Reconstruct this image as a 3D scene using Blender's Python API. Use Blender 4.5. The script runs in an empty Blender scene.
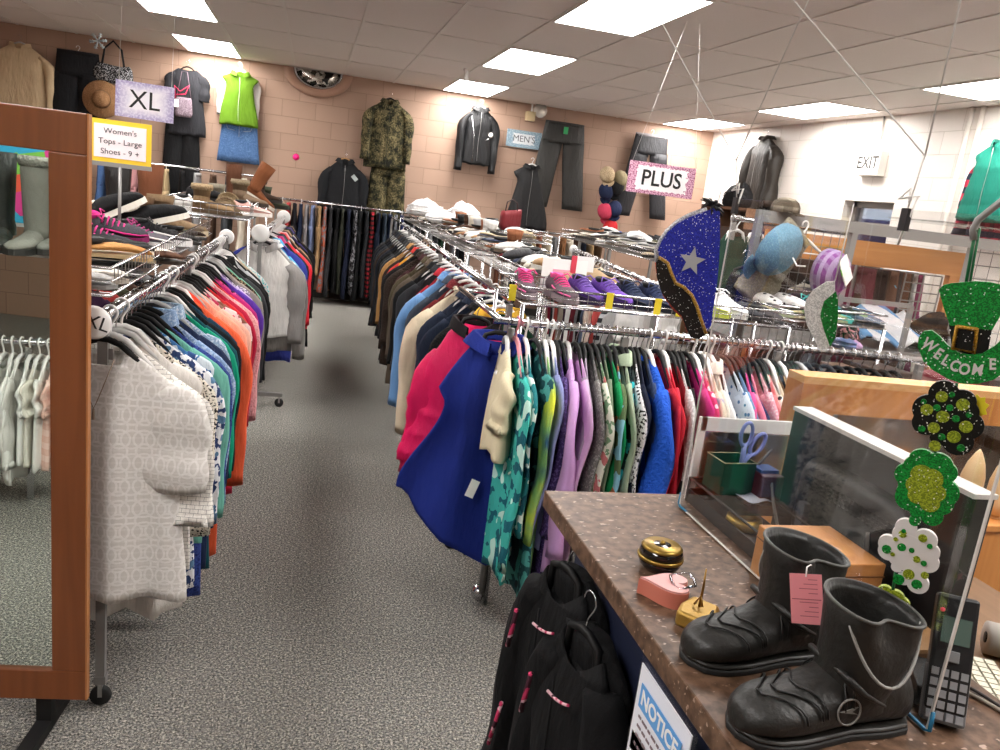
import bpy, math, random
import numpy as np
from mathutils import Vector, Matrix, Euler
random.seed(7)
PI = math.pi
S = bpy.context.scene
COL = S.collection
# ------------------------------------------------------------------ camera
CZ = 1.62
F = 787.48
yaw, pit, rol = 0.2566, 0.2245, 0.12365
cy, sy, cp, sp = math.cos(yaw), math.sin(yaw), math.cos(pit), math.sin(pit)
FW = Vector((sy*cp, cy*cp, -sp)); RT = Vector((cy, -sy, 0)); UP = RT.cross(FW)
R2 = math.cos(rol)*RT + math.sin(rol)*UP
U2 = -math.sin(rol)*RT + math.cos(rol)*UP
cd = bpy.data.cameras.new('camera'); cam = bpy.data.objects.new('camera', cd); COL.objects.link(cam)
cd.sensor_width = 36; cd.lens = F*36/1000; cd.clip_start = 0.02
m = Matrix((( R2.x, U2.x, -FW.x, 0), (R2.y, U2.y, -FW.y, 0), (R2.z, U2.z, -FW.z, CZ), (0, 0, 0, 1)))
cam.matrix_world = m
S.camera = cam
S.view_settings.view_transform = 'Standard'
S.view_settings.look = 'None'
S.view_settings.gamma = 1
S.view_settings.use_curve_mapping = False
S.view_settings.exposure = 0.28
S.cycles.use_denoising = True
S.cycles.max_bounces = 6; S.cycles.diffuse_bounces = 5; S.cycles.glossy_bounces = 3
S.cycles.transparent_max_bounces = 8; S.cycles.transmission_bounces = 4
S.cycles.caustics_reflective = False; S.cycles.caustics_refractive = False


def at(px, py, ax, val):
    """where the sight line through a measured photo point meets the plane ax = val"""
    d = FW + R2*((px-500)/F) + U2*((375-py)/F)
    i = 'xyz'.index(ax); o = Vector((0, 0, CZ))
    return o + d*((val-o[i])/d[i])


# ------------------------------------------------------------------ materials
def lin(h):
    if not isinstance(h, str):
        return tuple(h)[:3] + (1,)
    h = h.lstrip('#'); c = [int(h[i:i+2], 16)/255 for i in (0, 2, 4)]
    return tuple((x/12.92 if x <= .04045 else ((x+.055)/1.055)**2.4) for x in c) + (1,)


MC = {}
class NT:
    def __init__(s, name):
        s.m = bpy.data.materials.new(name); s.m.use_nodes = True
        s.t = s.m.node_tree; s.b = s.t.nodes['Principled BSDF']; s.out = s.t.nodes['Material Output']
    def n(s, typ, **kw):
        o = s.t.nodes.new(typ)
        for k, v in kw.items():
            if k.startswith('i_'):
                o.inputs[k[2:].replace('_', ' ')].default_value = v
            else:
                setattr(o, k, v)
        return o
    def l(s, a, b): s.t.links.new(a, b)
    def coord(s, kind='Object', sc=(1, 1, 1)):
        c = s.n('ShaderNodeTexCoord'); mp = s.n('ShaderNodeMapping'); mp.inputs['Scale'].default_value = sc
        s.l(c.outputs[kind], mp.inputs['Vector']); return mp.outputs['Vector']
    def ramp(s, fac, stops, interp='CONSTANT'):
        r = s.n('ShaderNodeValToRGB'); e = r.color_ramp; e.interpolation = interp
        while len(e.elements) > 1: e.elements.remove(e.elements[-1])
        for i, (p, c) in enumerate(stops):
            el = e.elements[0] if i == 0 else e.elements.new(p)
            el.position = p; el.color = lin(c)
        s.l(fac, r.inputs['Fac']); return r.outputs['Color']
    def mix(s, f, a, b, mode='MIX'):
        x = s.n('ShaderNodeMix', data_type='RGBA', blend_type=mode)
        for sock, v in ((x.inputs[0], f), (x.inputs[6], a), (x.inputs[7], b)):
            if hasattr(v, 'is_linked'): s.l(v, sock)
            else: sock.default_value = v
        return x.outputs[2]
    def math(s, op, a, b=0.0):
        x = s.n('ShaderNodeMath', operation=op)
        for i, v in enumerate((a, b)):
            if hasattr(v, 'is_linked'): s.l(v, x.inputs[i])
            else: x.inputs[i].default_value = v
        return x.outputs[0]
    def bump(s, h, st=.3, d=.01):
        b = s.n('ShaderNodeBump'); b.inputs['Strength'].default_value = st; b.inputs['Distance'].default_value = d
        s.l(h, b.inputs['Height']); s.l(b.outputs['Normal'], s.b.inputs['Normal'])


def solid(name, c, rough=.5, metal=0, spec=None, noise=0, nscale=20, bump=0, coat=0):
    key = ('solid', name, c, rough, metal)
    if key in MC: return MC[key]
    k = NT(name); k.b.inputs['Base Color'].default_value = lin(c)
    k.b.inputs['Roughness'].default_value = rough; k.b.inputs['Metallic'].default_value = metal
    if spec is not None: k.b.inputs['Specular IOR Level'].default_value = spec
    if coat: k.b.inputs['Coat Weight'].default_value = coat
    nz = k.n('ShaderNodeTexNoise'); nz.inputs['Scale'].default_value = nscale; nz.inputs['Detail'].default_value = 4
    k.l(k.coord(), nz.inputs['Vector'])
    if noise:
        a = tuple(max(0, x*(1-noise)) for x in lin(c)[:3]) + (1,); b = tuple(min(1, x*(1+noise)) for x in lin(c)[:3]) + (1,)
        k.l(k.mix(nz.outputs[0], a, b), k.b.inputs['Base Color'])
    if bump: k.bump(nz.outputs[0], bump, .005)
    MC[key] = k.m; return k.m


def fabric(c, kind='plain', c2='#ffffff', c3=None, sc=1.0):
    """procedural cloth: a base colour and an optional print, woven bump"""
    key = ('fab', c, kind, c2, c3, sc)
    if key in MC: return MC[key]
    k = NT('cloth_' + kind); b = k.b
    b.inputs['Roughness'].default_value = .85; b.inputs['Specular IOR Level'].default_value = .25
    v = k.coord()
    oi = k.n('ShaderNodeObjectInfo')
    base = lin(c); c3 = c3 or c2
    nz = k.n('ShaderNodeTexNoise'); nz.inputs['Scale'].default_value = 9; nz.inputs['Detail'].default_value = 3; k.l(v, nz.inputs['Vector'])
    dark = tuple(x*.86 for x in base[:3]) + (1,); lite = tuple(min(1, x*1.12) for x in base[:3]) + (1,)
    col = k.mix(nz.outputs[0], dark, lite)
    if kind == 'floral':
        n1 = k.n('ShaderNodeTexNoise', i_Scale=34*sc, i_Detail=2.0); k.l(v, n1.inputs['Vector'])
        n2 = k.n('ShaderNodeTexNoise', i_Scale=22*sc, i_Detail=1.0); k.l(k.coord('Object', (1, 1.3, .8)), n2.inputs['Vector'])
        f1 = k.ramp(n1.outputs[0], [(0, '#000000'), (.54, '#ffffff')])
        f2 = k.ramp(n2.outputs[0], [(0, '#000000'), (.60, '#ffffff')])
        col = k.mix(f1, col, lin(c2)); col = k.mix(f2, col, lin(c3))
    elif kind == 'dots':
        w = k.n('ShaderNodeTexVoronoi', i_Scale=45*sc, i_Randomness=.6); k.l(v, w.inputs['Vector'])
        col = k.mix(k.ramp(w.outputs['Distance'], [(0, '#ffffff'), (.3, '#000000')]), col, lin(c2))
    elif kind in ('stripes', 'vstripes', 'plaid'):
        sx = k.n('ShaderNodeSeparateXYZ'); k.l(v, sx.inputs[0])
        def band(o, f, th):
            return k.math('GREATER_THAN', k.math('SINE', k.math('MULTIPLY', o, f)), th)
        if kind != 'vstripes': col = k.mix(band(sx.outputs[2], 110*sc, .1), col, lin(c2))
        if kind != 'stripes':
            bb = band(sx.outputs[0], 110*sc, .1)
            col = k.mix(k.math('MULTIPLY', bb, .55 if kind == 'plaid' else 1), col, lin(c3))
    elif kind == 'camo':
        sn = k.n('ShaderNodeVectorMath', operation='SNAP'); sn.inputs[1].default_value = (.012, .012, .012); k.l(v, sn.inputs[0])
        n1 = k.n('ShaderNodeTexNoise', i_Scale=11*sc, i_Detail=6.0, i_Roughness=.8); k.l(sn.outputs[0], n1.inputs['Vector'])
        col = k.ramp(n1.outputs[0], [(0, '#16160f'), (.43, '#33321f'), (.5, '#5a5238'), (.58, '#7b7152'), (.64, '#33321f')])
    elif kind == 'speck':
        w = k.n('ShaderNodeTexNoise', i_Scale=120*sc, i_Detail=1.0); k.l(v, w.inputs['Vector'])
        col = k.mix(k.ramp(w.outputs[0], [(0, '#000000'), (.56, '#ffffff')]), col, lin(c2))
    elif kind == 'dash':
        br = k.n('ShaderNodeTexBrick', i_Scale=22*sc, i_Mortar_Size=.012); br.offset = .5
        br.inputs['Color1'].default_value = (0, 0, 0, 1); br.inputs['Color2'].default_value = (0, 0, 0, 1); br.inputs['Mortar'].default_value = (1, 1, 1, 1)
        mp = k.coord('Object', (1, 1, 1)); sx = k.n('ShaderNodeSeparateXYZ'); k.l(mp, sx.inputs[0]); cx = k.n('ShaderNodeCombineXYZ')
        k.l(sx.outputs[0], cx.inputs[0]); k.l(sx.outputs[2], cx.inputs[1]); k.l(cx.outputs[0], br.inputs['Vector'])
        col = k.mix(k.math('MULTIPLY', br.outputs['Color'], .8), col, lin(c2))
    elif kind == 'tiedye':
        n1 = k.n('ShaderNodeTexNoise', i_Scale=5*sc, i_Detail=6.0); k.l(v, n1.inputs['Vector'])
        col = k.ramp(n1.outputs[0], [(.35, c), (.5, c2), (.65, c3)], 'LINEAR')
    k.l(col, b.inputs['Base Color'])
    fine = k.n('ShaderNodeTexNoise', i_Scale=420.0, i_Detail=1.0); k.l(v, fine.inputs['Vector'])
    wr = k.n('ShaderNodeTexNoise', i_Scale=14.0, i_Detail=3.0); k.l(k.coord('Object', (2.4, 1, .7)), wr.inputs['Vector'])
    h = k.math('ADD', k.math('MULTIPLY', fine.outputs[0], .12), wr.outputs[0])
    if kind == 'lace':
        # rows of interlocking rings pressed into the knit
        sx = k.n('ShaderNodeSeparateXYZ'); k.l(v, sx.inputs[0])
        def ring(ox, oz, px_, pz_, r0):
            a = k.math('SUBTRACT', k.math('PINGPONG', k.math('ADD', sx.outputs[0], ox), px_), px_/2 if False else 0)
            c_ = k.math('SUBTRACT', k.math('PINGPONG', k.math('ADD', sx.outputs[2], oz), pz_), 0)
            rr = k.math('SQRT', k.math('ADD', k.math('POWER', a, 2), k.math('POWER', c_, 2)))
            return k.math('LESS_THAN', k.math('ABSOLUTE', k.math('SUBTRACT', rr, r0)), .0028)
        rows = [ring(0, 0, .03, .034, .026), ring(.03, 0, .03, .034, .026), ring(0, .034, .03, .034, .02)]
        tot = k.math('MAXIMUM', rows[0], k.math('MAXIMUM', rows[1], rows[2]))
        ln = k.math('GREATER_THAN', k.math('SINE', k.math('MULTIPLY', sx.outputs[2], 350)), .6)
        tot = k.math('ADD', tot, k.math('MULTIPLY', ln, .3))
        h = k.math('ADD', k.math('MULTIPLY', tot, .9), k.math('MULTIPLY', wr.outputs[0], .8))
        k.l(k.mix(k.math('MULTIPLY', tot, .8), lin('#cfcbc6'), lin('#e2dfdc')), b.inputs['Base Color'])
        k.bump(h, .45, .006)
    else:
        k.bump(h, .6, .02)
    if kind == 'fleece' or kind == 'fur':
        n1 = k.n('ShaderNodeTexNoise', i_Scale=90*sc, i_Detail=4.0); k.l(v, n1.inputs['Vector']); k.bump(n1.outputs[0], 1.0, .012)
    if kind == 'leather':
        b.inputs['Roughness'].default_value = .5; b.inputs['Specular IOR Level'].default_value = .35
    if kind == 'nylon':
        b.inputs['Roughness'].default_value = .5
    MC[key] = k.m; return k.m


def glitter(c, c2):
    key = ('glit', c, c2)
    if key in MC: return MC[key]
    k = NT('glitter'); v = k.coord()
    w = k.n('ShaderNodeTexVoronoi', i_Scale=700.0); k.l(v, w.inputs['Vector'])
    sx = k.n('ShaderNodeSeparateColor'); k.l(w.outputs['Color'], sx.inputs[0])
    k.l(k.ramp(sx.outputs[0], [(0, c), (.5, c2), (.975, '#ffffff')]), k.b.inputs['Base Color'])
    k.b.inputs['Metallic'].default_value = .2; k.b.inputs['Roughness'].default_value = .4
    k.bump(sx.outputs[1], .8, .003)
    MC[key] = k.m; return k.m


CHROME = solid('chrome', '#c9c9cc', .16, 1.0)
STEEL = solid('brushed_steel', '#a4a3a2', .35, .9)
WIRE = solid('zinc_wire', '#8f8d8b', .3, .9)
GREYMET = solid('grey_painted_metal', '#8c8a88', .45, .3)
BLACKP = solid('black_plastic', '#0a0a0b', .55, spec=.25)
BLACKM = solid('black_matt', '#0c0c0d', .6)
WHITEP = solid('white_plastic', '#e6e4e2', .35)
CLEARP = solid('pale_grey_plastic', '#b9b9b8', .25)
DARKRUB = solid('dark_rubber', '#161616', .7)
GOLD = solid('gold_paint', '#a8853c', .45, .55, noise=.35, nscale=60, bump=.5)
WHITE = solid('white_card', '#efece9', .7)
BLACKINK = solid('black_ink', '#151515', .7)
TAN = solid('tan_leather', '#a87c4c', .6, noise=.2)


def wood(c1, c2, name='wood', axis=2, rough=.42):
    key = ('wood', c1, c2, axis)
    if key in MC: return MC[key]
    k = NT(name); sc = [26, 26, 26]; sc[axis] = 1.4
    n1 = k.n('ShaderNodeTexNoise', i_Scale=1.0, i_Detail=5.0, i_Distortion=.6); k.l(k.coord('Object', tuple(sc)), n1.inputs['Vector'])
    k.l(k.ramp(n1.outputs[0], [(.3, c1), (.7, c2)], 'LINEAR'), k.b.inputs['Base Color'])
    k.b.inputs['Roughness'].default_value = rough; k.bump(n1.outputs[0], .06, .003)
    MC[key] = k.m; return k.m


def glassy(name, tint=(1, 1, 1), amount=.8, rough=.03, shade=.02):
    key = ('glass', name)
    if key in MC: return MC[key]
    k = NT(name); t = k.n('ShaderNodeBsdfTransparent'); t.inputs[0].default_value = tuple(tint) + (1,)
    g = k.n('ShaderNodeBsdfGlossy'); g.inputs['Roughness'].default_value = rough
    fr = k.n('ShaderNodeFresnel'); fr.inputs[0].default_value = 1.45
    fc = k.math('ADD', k.math('MULTIPLY', fr.outputs[0], amount), shade)
    mx = k.n('ShaderNodeMixShader'); k.l(fc, mx.inputs[0]); k.l(t.outputs[0], mx.inputs[1]); k.l(g.outputs[0], mx.inputs[2])
    k.l(mx.outputs[0], k.out.inputs['Surface']); MC[key] = k.m; return k.m


# ------------------------------------------------------------------ mesh builder
class MB:
    def __init__(s): s.v = []; s.f = []; s.mi = []; s.cur = 0
    def add(s, vs, fs):
        o = len(s.v); s.v += [tuple(v) for v in vs]; s.f += [tuple(i+o for i in f) for f in fs]; s.mi += [s.cur]*len(fs); return s
    def box(s, x0, x1, y0, y1, z0, z1):
        return s.add([(x0, y0, z0), (x1, y0, z0), (x1, y1, z0), (x0, y1, z0), (x0, y0, z1), (x1, y0, z1), (x1, y1, z1), (x0, y1, z1)],
                     [(0, 3, 2, 1), (4, 5, 6, 7), (0, 1, 5, 4), (1, 2, 6, 5), (2, 3, 7, 6), (3, 0, 4, 7)])
    def tube(s, path, r, n=8, cap=True, ry=None):
        P = [Vector(p) for p in path]; rs = r if isinstance(r, (list, tuple)) else [r]*len(P)
        rings = []; up0 = None
        for i, p in enumerate(P):
            t = (P[min(i+1, len(P)-1)] - P[max(i-1, 0)])
            t = t.normalized() if t.length > 1e-9 else Vector((0, 0, 1))
            if up0 is None:
                a = Vector((0, 0, 1)) if abs(t.z) < .9 else Vector((0, 1, 0)); up0 = (a - t*a.dot(t)).normalized()
            else:
                up0 = (up0 - t*up0.dot(t))
                up0 = up0.normalized() if up0.length > 1e-6 else t.orthogonal().normalized()
            w = t.cross(up0)
            q = ry if ry else 1
            rings.append([p + (up0*math.cos(2*PI*j/n)*rs[i]*q + w*math.sin(2*PI*j/n)*rs[i]) for j in range(n)])
        return s.loft(rings, cap)
    def loft(s, rings, cap=True, closed=False):
        n = len(rings[0]); vs = [v for r in rings for v in r]; fs = []
        for i in range(len(rings)-1):
            for j in range(n):
                fs.append((i*n+j, i*n+(j+1) % n, (i+1)*n+(j+1) % n, (i+1)*n+j))
        if cap:
            fs.append(tuple(range(n-1, -1, -1))); fs.append(tuple((len(rings)-1)*n+j for j in range(n)))
        return s.add(vs, fs)
    def lathe(s, prof, n=24, c=(0, 0, 0), sx=1, sy=1):
        rings = [[(c[0]+r*sx*math.cos(2*PI*j/n), c[1]+r*sy*math.sin(2*PI*j/n), c[2]+z) for j in range(n)] for r, z in prof]
        return s.loft(rings, True)
    def prism(s, pts, y0, y1):
        """outline in x,z extruded along y"""
        n = len(pts); vs = [(x, y0, z) for x, z in pts] + [(x, y1, z) for x, z in pts]
        fs = [tuple(range(n)), tuple(range(2*n-1, n-1, -1))] + [(i, n+i, n+(i+1) % n, (i+1) % n) for i in range(n)]
        return s.add(vs, fs)
    def xf(s, M):
        s.v = [tuple(M @ Vector(v)) for v in s.v]; return s
    def build(s, name, mat, parent=None, smooth=True, bevel=0, loc=None, rot=None, subsurf=0, solid_=0):
        me = bpy.data.meshes.new(name); me.from_pydata(s.v, [], s.f)
        mats = mat if isinstance(mat, (list, tuple)) else [mat]
        for q in mats: me.materials.append(q)
        if len(mats) > 1: me.polygons.foreach_set('material_index', s.mi)
        if smooth:
            me.polygons.foreach_set('use_smooth', [True]*len(me.polygons))
        me.update()
        o = bpy.data.objects.new(name, me); COL.objects.link(o)
        if parent: o.parent = parent
        if loc is not None: o.location = loc
        if rot is not None: o.rotation_euler = rot
        if bevel:
            b = o.modifiers.new('b', 'BEVEL'); b.width = bevel; b.segments = 2; b.limit_method = 'ANGLE'
        if solid_:
            b = o.modifiers.new('s', 'SOLIDIFY'); b.thickness = solid_
        if subsurf:
            b = o.modifiers.new('u', 'SUBSURF'); b.levels = subsurf; b.render_levels = subsurf
        if smooth and (bevel or smooth == 'auto'):
            try:
                me.set_sharp_from_angle(angle=.7)
            except Exception: pass
        return o


USED = {}
def tag(o, label=None, cat=None, group=None, kind=None):
    if label:
        if label in USED and not group: print('DUPLICATE LABEL', label)
        USED[label] = 1; n = len(label.split())
        if n > 16 or n < 4: print('LABEL LENGTH', n, label)
        o['label'] = label
    if cat: o['category'] = cat
    if group: o['group'] = group
    if kind: o['kind'] = kind
    return o
def thing(name, label, cat, loc=(0, 0, 0), rz=0, group=None, rot=None):
    o = bpy.data.objects.new(name, None); COL.objects.link(o); o.empty_display_size = .05
    o.location = loc; o.rotation_euler = rot if rot else (0, 0, rz)
    return tag(o, label, cat, group)
def struct(o): o['kind'] = 'structure'; return o
def rc(pts, r=.01): return pts


def text_mesh(txt, size, name, mat, parent, loc, rot=(PI/2, 0, 0), depth=.0006, align='CENTER', bold=0, sx=1):
    cu = bpy.data.curves.new('t', 'FONT'); cu.body = txt; cu.size = size; cu.extrude = depth; cu.align_x = align; cu.align_y = 'CENTER'
    cu.resolution_u = 3; cu.offset = bold
    t = bpy.data.objects.new('t', cu); COL.objects.link(t)
    dg = bpy.context.evaluated_depsgraph_get(); me = bpy.data.meshes.new_from_object(t.evaluated_get(dg))
    bpy.data.objects.remove(t)
    me.materials.clear(); me.materials.append(mat)
    o = bpy.data.objects.new(name, me); COL.objects.link(o); o.parent = parent; o.location = loc; o.rotation_euler = rot; o.scale = (sx, 1, 1)
    return o


# ------------------------------------------------------------------ room shell
CH = 2.825; BY = 10.65; RX = 5.46; LX = -4.6; FY = -3.2
GX, GY = .323, 5.66   # ceiling grid origin


def block_wall(c1, c2, cm, name, ax):
    k = NT(name); c = k.n('ShaderNodeTexCoord'); sx = k.n('ShaderNodeSeparateXYZ'); k.l(c.outputs['Object'], sx.inputs[0])
    cx = k.n('ShaderNodeCombineXYZ'); k.l(sx.outputs[ax], cx.inputs[0]); k.l(sx.outputs[2], cx.inputs[1])
    br = k.n('ShaderNodeTexBrick', i_Scale=1.0, i_Mortar_Size=.004, i_Brick_Width=.406, i_Row_Height=.203, i_Mortar_Smooth=.3, i_Bias=0.0)
    br.offset = .5; k.l(cx.outputs[0], br.inputs['Vector'])
    br.inputs['Color1'].default_value = lin(c1); br.inputs['Color2'].default_value = lin(c2); br.inputs['Mortar'].default_value = lin(cm)
    nz = k.n('ShaderNodeTexNoise', i_Scale=30.0, i_Detail=5.0); k.l(c.outputs['Object'], nz.inputs['Vector'])
    k.l(br.outputs['Color'], k.b.inputs['Base Color']); k.b.inputs['Roughness'].default_value = .6
    h = k.math('ADD', k.math('MULTIPLY', br.outputs['Fac'], -1), k.math('MULTIPLY', nz.outputs[0], .25))
    k.bump(h, .7, .006); return k.m


WALLTAN = block_wall('#af907d', '#a98b78', '#957866', 'painted_block_tan', 0)
WALLWHITE = block_wall('#e6dfd8', '#e2dbd4', '#cfc7be', 'painted_block_white', 1)
WALLSIDE = block_wall('#b08c7a', '#ab8877', '#9c7968', 'painted_block_side', 1)


def carpet():
    k = NT('carpet'); v = k.coord()
    n1 = k.n('ShaderNodeTexNoise', i_Scale=135.0, i_Detail=4.0, i_Roughness=.95); k.l(v, n1.inputs['Vector'])
    n2 = k.n('ShaderNodeTexNoise', i_Scale=1.3, i_Detail=4.0); k.l(v, n2.inputs['Vector'])
    n3 = k.n('ShaderNodeTexNoise', i_Scale=70.0, i_Detail=2.0); k.l(v, n3.inputs['Vector'])
    c = k.ramp(n1.outputs[0], [(.40, '#1b1c1e'), (.47, '#66645f'), (.52, '#9a958c'), (.58, '#f4efe4')], 'LINEAR')
    c = k.mix(k.math('MULTIPLY', k.ramp(n3.outputs[0], [(.42, '#ffffff'), (.58, '#000000')], 'LINEAR'), .45), c, lin('#6b6e72'))
    # worn grey traffic patches
    c = k.mix(k.math('MULTIPLY', k.ramp(n2.outputs[0], [(.3, '#ffffff'), (.7, '#000000')], 'LINEAR'), .12), c, lin('#6b6864'))
    k.l(c, k.b.inputs['Base Color']); k.b.inputs['Roughness'].default_value = .95; k.b.inputs['Specular IOR Level'].default_value = .1
    k.bump(n1.outputs[0], .8, .012); return k.m


struct(MB().box(LX, RX, FY, BY, -.05, 0).build('floor', carpet(), smooth=False))
CEIL = solid('ceiling_tile', '#dcd3ce', .9, noise=.05, nscale=140, bump=.3)
struct(MB().box(LX, RX, FY, BY, CH, CH+.05).build('ceiling', CEIL, smooth=False))
struct(MB().box(LX, RX, BY, BY+.1, 0, CH).build('wall_back', WALLTAN, smooth=False))
struct(MB().box(LX-.1, LX, FY, BY, 0, CH).build('wall_left', WALLSIDE, smooth=False))
struct(MB().box(LX, RX, FY-.1, FY, 0, CH).build('wall_front', WALLTAN, smooth=False))
# right wall with its window opening
WY0, WY1, WZ0, WZ1 = 6.72, 7.47, 1.0, 1.995
w = MB().box(RX, RX+.25, FY, WY0, 0, CH).box(RX, RX+.25, WY1, BY, 0, CH).box(RX, RX+.25, WY0, WY1, 0, WZ0).box(RX, RX+.25, WY0, WY1, WZ1, CH)
struct(w.build('wall_right', WALLWHITE, smooth=False))
TBAR = solid('white_grid_bar', '#d8d0ca', .5)
g = MB()
for c in range(-9, 10):
    x = GX+.61*c
    if LX < x < RX: g.box(x-.012, x+.012, FY, BY, CH-.006, CH)
for r in range(-8, 6):
    y = GY+1.22*r
    if FY < y < BY: g.box(LX, RX, y-.006, y+.006, CH-.004, CH)
struct(g.build('trim_1', TBAR, smooth=False))
struct(MB().box(RX-.012, RX, FY, BY, 0, .1).build('baseboard_right', solid('baseboard', '#3a3532', .6), smooth=False))
struct(MB().box(LX, RX-.012, BY-.012, BY, 0, .1).build('baseboard_back', solid('baseboard', '#3a3532', .6), smooth=False))
# window: white frame, pane, and what is seen outside
wf = MB()
wf.box(RX+.12, RX+.18, WY0, WY0+.05, WZ0, WZ1).box(RX+.12, RX+.18, WY1-.05, WY1, WZ0, WZ1).box(RX+.12, RX+.18, WY0, WY1, WZ1-.06, WZ1).box(RX+.12, RX+.18, WY0, WY1, WZ0, WZ0+.05).box(RX+.12, RX+.18, WY0, WY1, 1.76, 1.79)
wo = struct(wf.build('window_1', solid('window_frame', '#8f8a86', .5), smooth=False))
p = struct(MB().box(RX+.145, RX+.15, WY0+.05, WY1-.05, WZ0+.05, WZ1-.06).build('window_pane', glassy('window_glass', (.95, .97, 1)), wo, smooth=False))
t = thing('parked_van', 'deep blue vehicle side seen outside through the small window', 'van', (RX+1.6, 7.5, .0))
MB().prism([(-1.4, .45), (-1.45, 1.2), (-1.2, 1.85), (1.5, 1.85), (1.6, 1.2), (1.6, .45)], -.0, .9).build('body', solid('blue_enamel', '#2a3f9c', .4), t, smooth=False, rot=(0, 0, PI/2), bevel=.05)
for sgn in (-.9, 1.0):
    MB().lathe([(.01, -.1), (.33, -.1), (.33, .1), (.01, .1)], 20).build('wheel', DARKRUB, t, loc=(-.02, sgn, .33), rot=(0, PI/2, 0))
struct(MB().box(RX+.25, RX+8, 0, 14, -.05, 0).build('ground', solid('asphalt', '#6d6a68', .9, noise=.2), smooth=False))

# ceiling light panels (the room's only lamps)
k = NT('light_diffuser'); e = k.n('ShaderNodeEmission'); e.inputs[0].default_value = (1.0, .965, .93, 1); e.inputs[1].default_value = 23
k.l(e.outputs[0], k.out.inputs['Surface']); DIFF = k.m
rowname = {3: 'beside the back wall', 1: 'second from the back wall', -1: 'third from the back wall', -3: 'overhead behind the viewer', -5: 'near the front wall', -7: 'at the front'}
for c, cn in ((-3, 'left'), (2, 'middle'), (7, 'right hand')):
    for r in (3, 1, -1, -3, -5):
        x0 = GX+.61*c; y0 = GY+1.22*r
        t = thing('ceiling_light', 'glowing rectangular ceiling light panel, %s row, %s' % (cn, rowname[r]), 'light', (x0+.305, y0+.61, CH-.002))
        MB().box(-.29, .29, -.595, .595, -.006, -.002).build('diffuser', DIFF, t, smooth=False)
        f = MB().box(-.305, .305, -.61, -.595, -.01, 0).box(-.305, .305, .595, .61, -.01, 0).box(-.305, -.29, -.595, .595, -.01, 0).box(.29, .305, -.595, .595, -.01, 0)
        f.build('frame', solid('light_frame', '#d8d4d0', .5), t, smooth=False)
wd = bpy.data.worlds.new('world'); S.world = wd; wd.use_nodes = True
wd.node_tree.nodes['Background'].inputs[0].default_value = (.8, .88, 1, 1); wd.node_tree.nodes['Background'].inputs[1].default_value = 2.0

# ------------------------------------------------------------------ garments
def smooth01(x): x = max(0, min(1, x)); return x*x*(3-2*x)


def body_mb(L, sw, hem, th, fold, nf, seed, neckw=.065, sd=.1, z0=-.103, vneck=.05, quilt=0, tank=False, M=26, N=30, lean=0, opening=0, skew=0):
    """closed, draped torso of a hanging garment; local x = width, y = thickness, z = up, origin on the rail"""
    rnd = random.Random(seed); ph = rnd.uniform(0, 6); ph2 = rnd.uniform(0, 6); k2 = rnd.uniform(1.6, 2.6); sway = rnd.uniform(-.3, .3)*th
    rings = []
    ds = [0] + [sd*(i/5)**1.0 for i in range(1, 6)] + [sd + (L-sd)*(i/(M-6))**.95 for i in range(1, M-5)]
    for ri, d in enumerate(ds):
        if d <= sd: hw = neckw + (sw-neckw)*(d/sd)**.85
        else:
            t = (d-sd)/(L-sd); a = sw*(.86 if not tank else .72)
            hw = sw + (a-sw)*smooth01(t/.15); hw += (hem-a)*smooth01((t-.1)/.9)
        rp = smooth01((d-.03)/.35)
        ht = th*(.45+.75*smooth01(d/.22))
        ring = []
        for j in range(N):
            a = 2*PI*j/N; ca, sa = math.cos(a), math.sin(a)
            x = hw*math.copysign(abs(ca)**.75, ca); y = ht*math.copysign(abs(sa)**.8, sa)
            u = x/max(hw, 1e-4)
            y += rp*fold*(math.sin(u*nf+ph+d*1.2)+.45*math.sin(u*nf*k2+ph2)) + sway*d
            x *= 1 + .03*rp*math.sin(7*d+ph2+a)
            if quilt: y += math.copysign(quilt*abs(math.sin(PI*d/.085))-quilt*.5, sa); x += math.copysign(quilt*.5*abs(math.sin(PI*d/.085)), ca)
            z = z0-d*(1-skew*max(0, -u)**1.5) + lean*x
            if d <= sd*.21 or ri == 0:
                if sa < 0: z -= vneck*max(0, 1-abs(u)**1.6)*(1-d/(sd*.25))
                else: z -= .012*max(0, 1-u*u)
            if ri >= len(ds)-2: z += .012*math.sin(u*nf*1.5+ph)
            if opening and sa < 0 and abs(u) < .09: y += .012*rp
            ring.append((x, y, z))
        rings.append(ring)
    # inner neck: fold inwards and down so the collar reads as an opening
    inner = [(v[0]*.86, v[1]*.45, v[2]-.035) for v in rings[0]]
    m = MB(); m.loft([inner]+rings, True)
    return m


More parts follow.
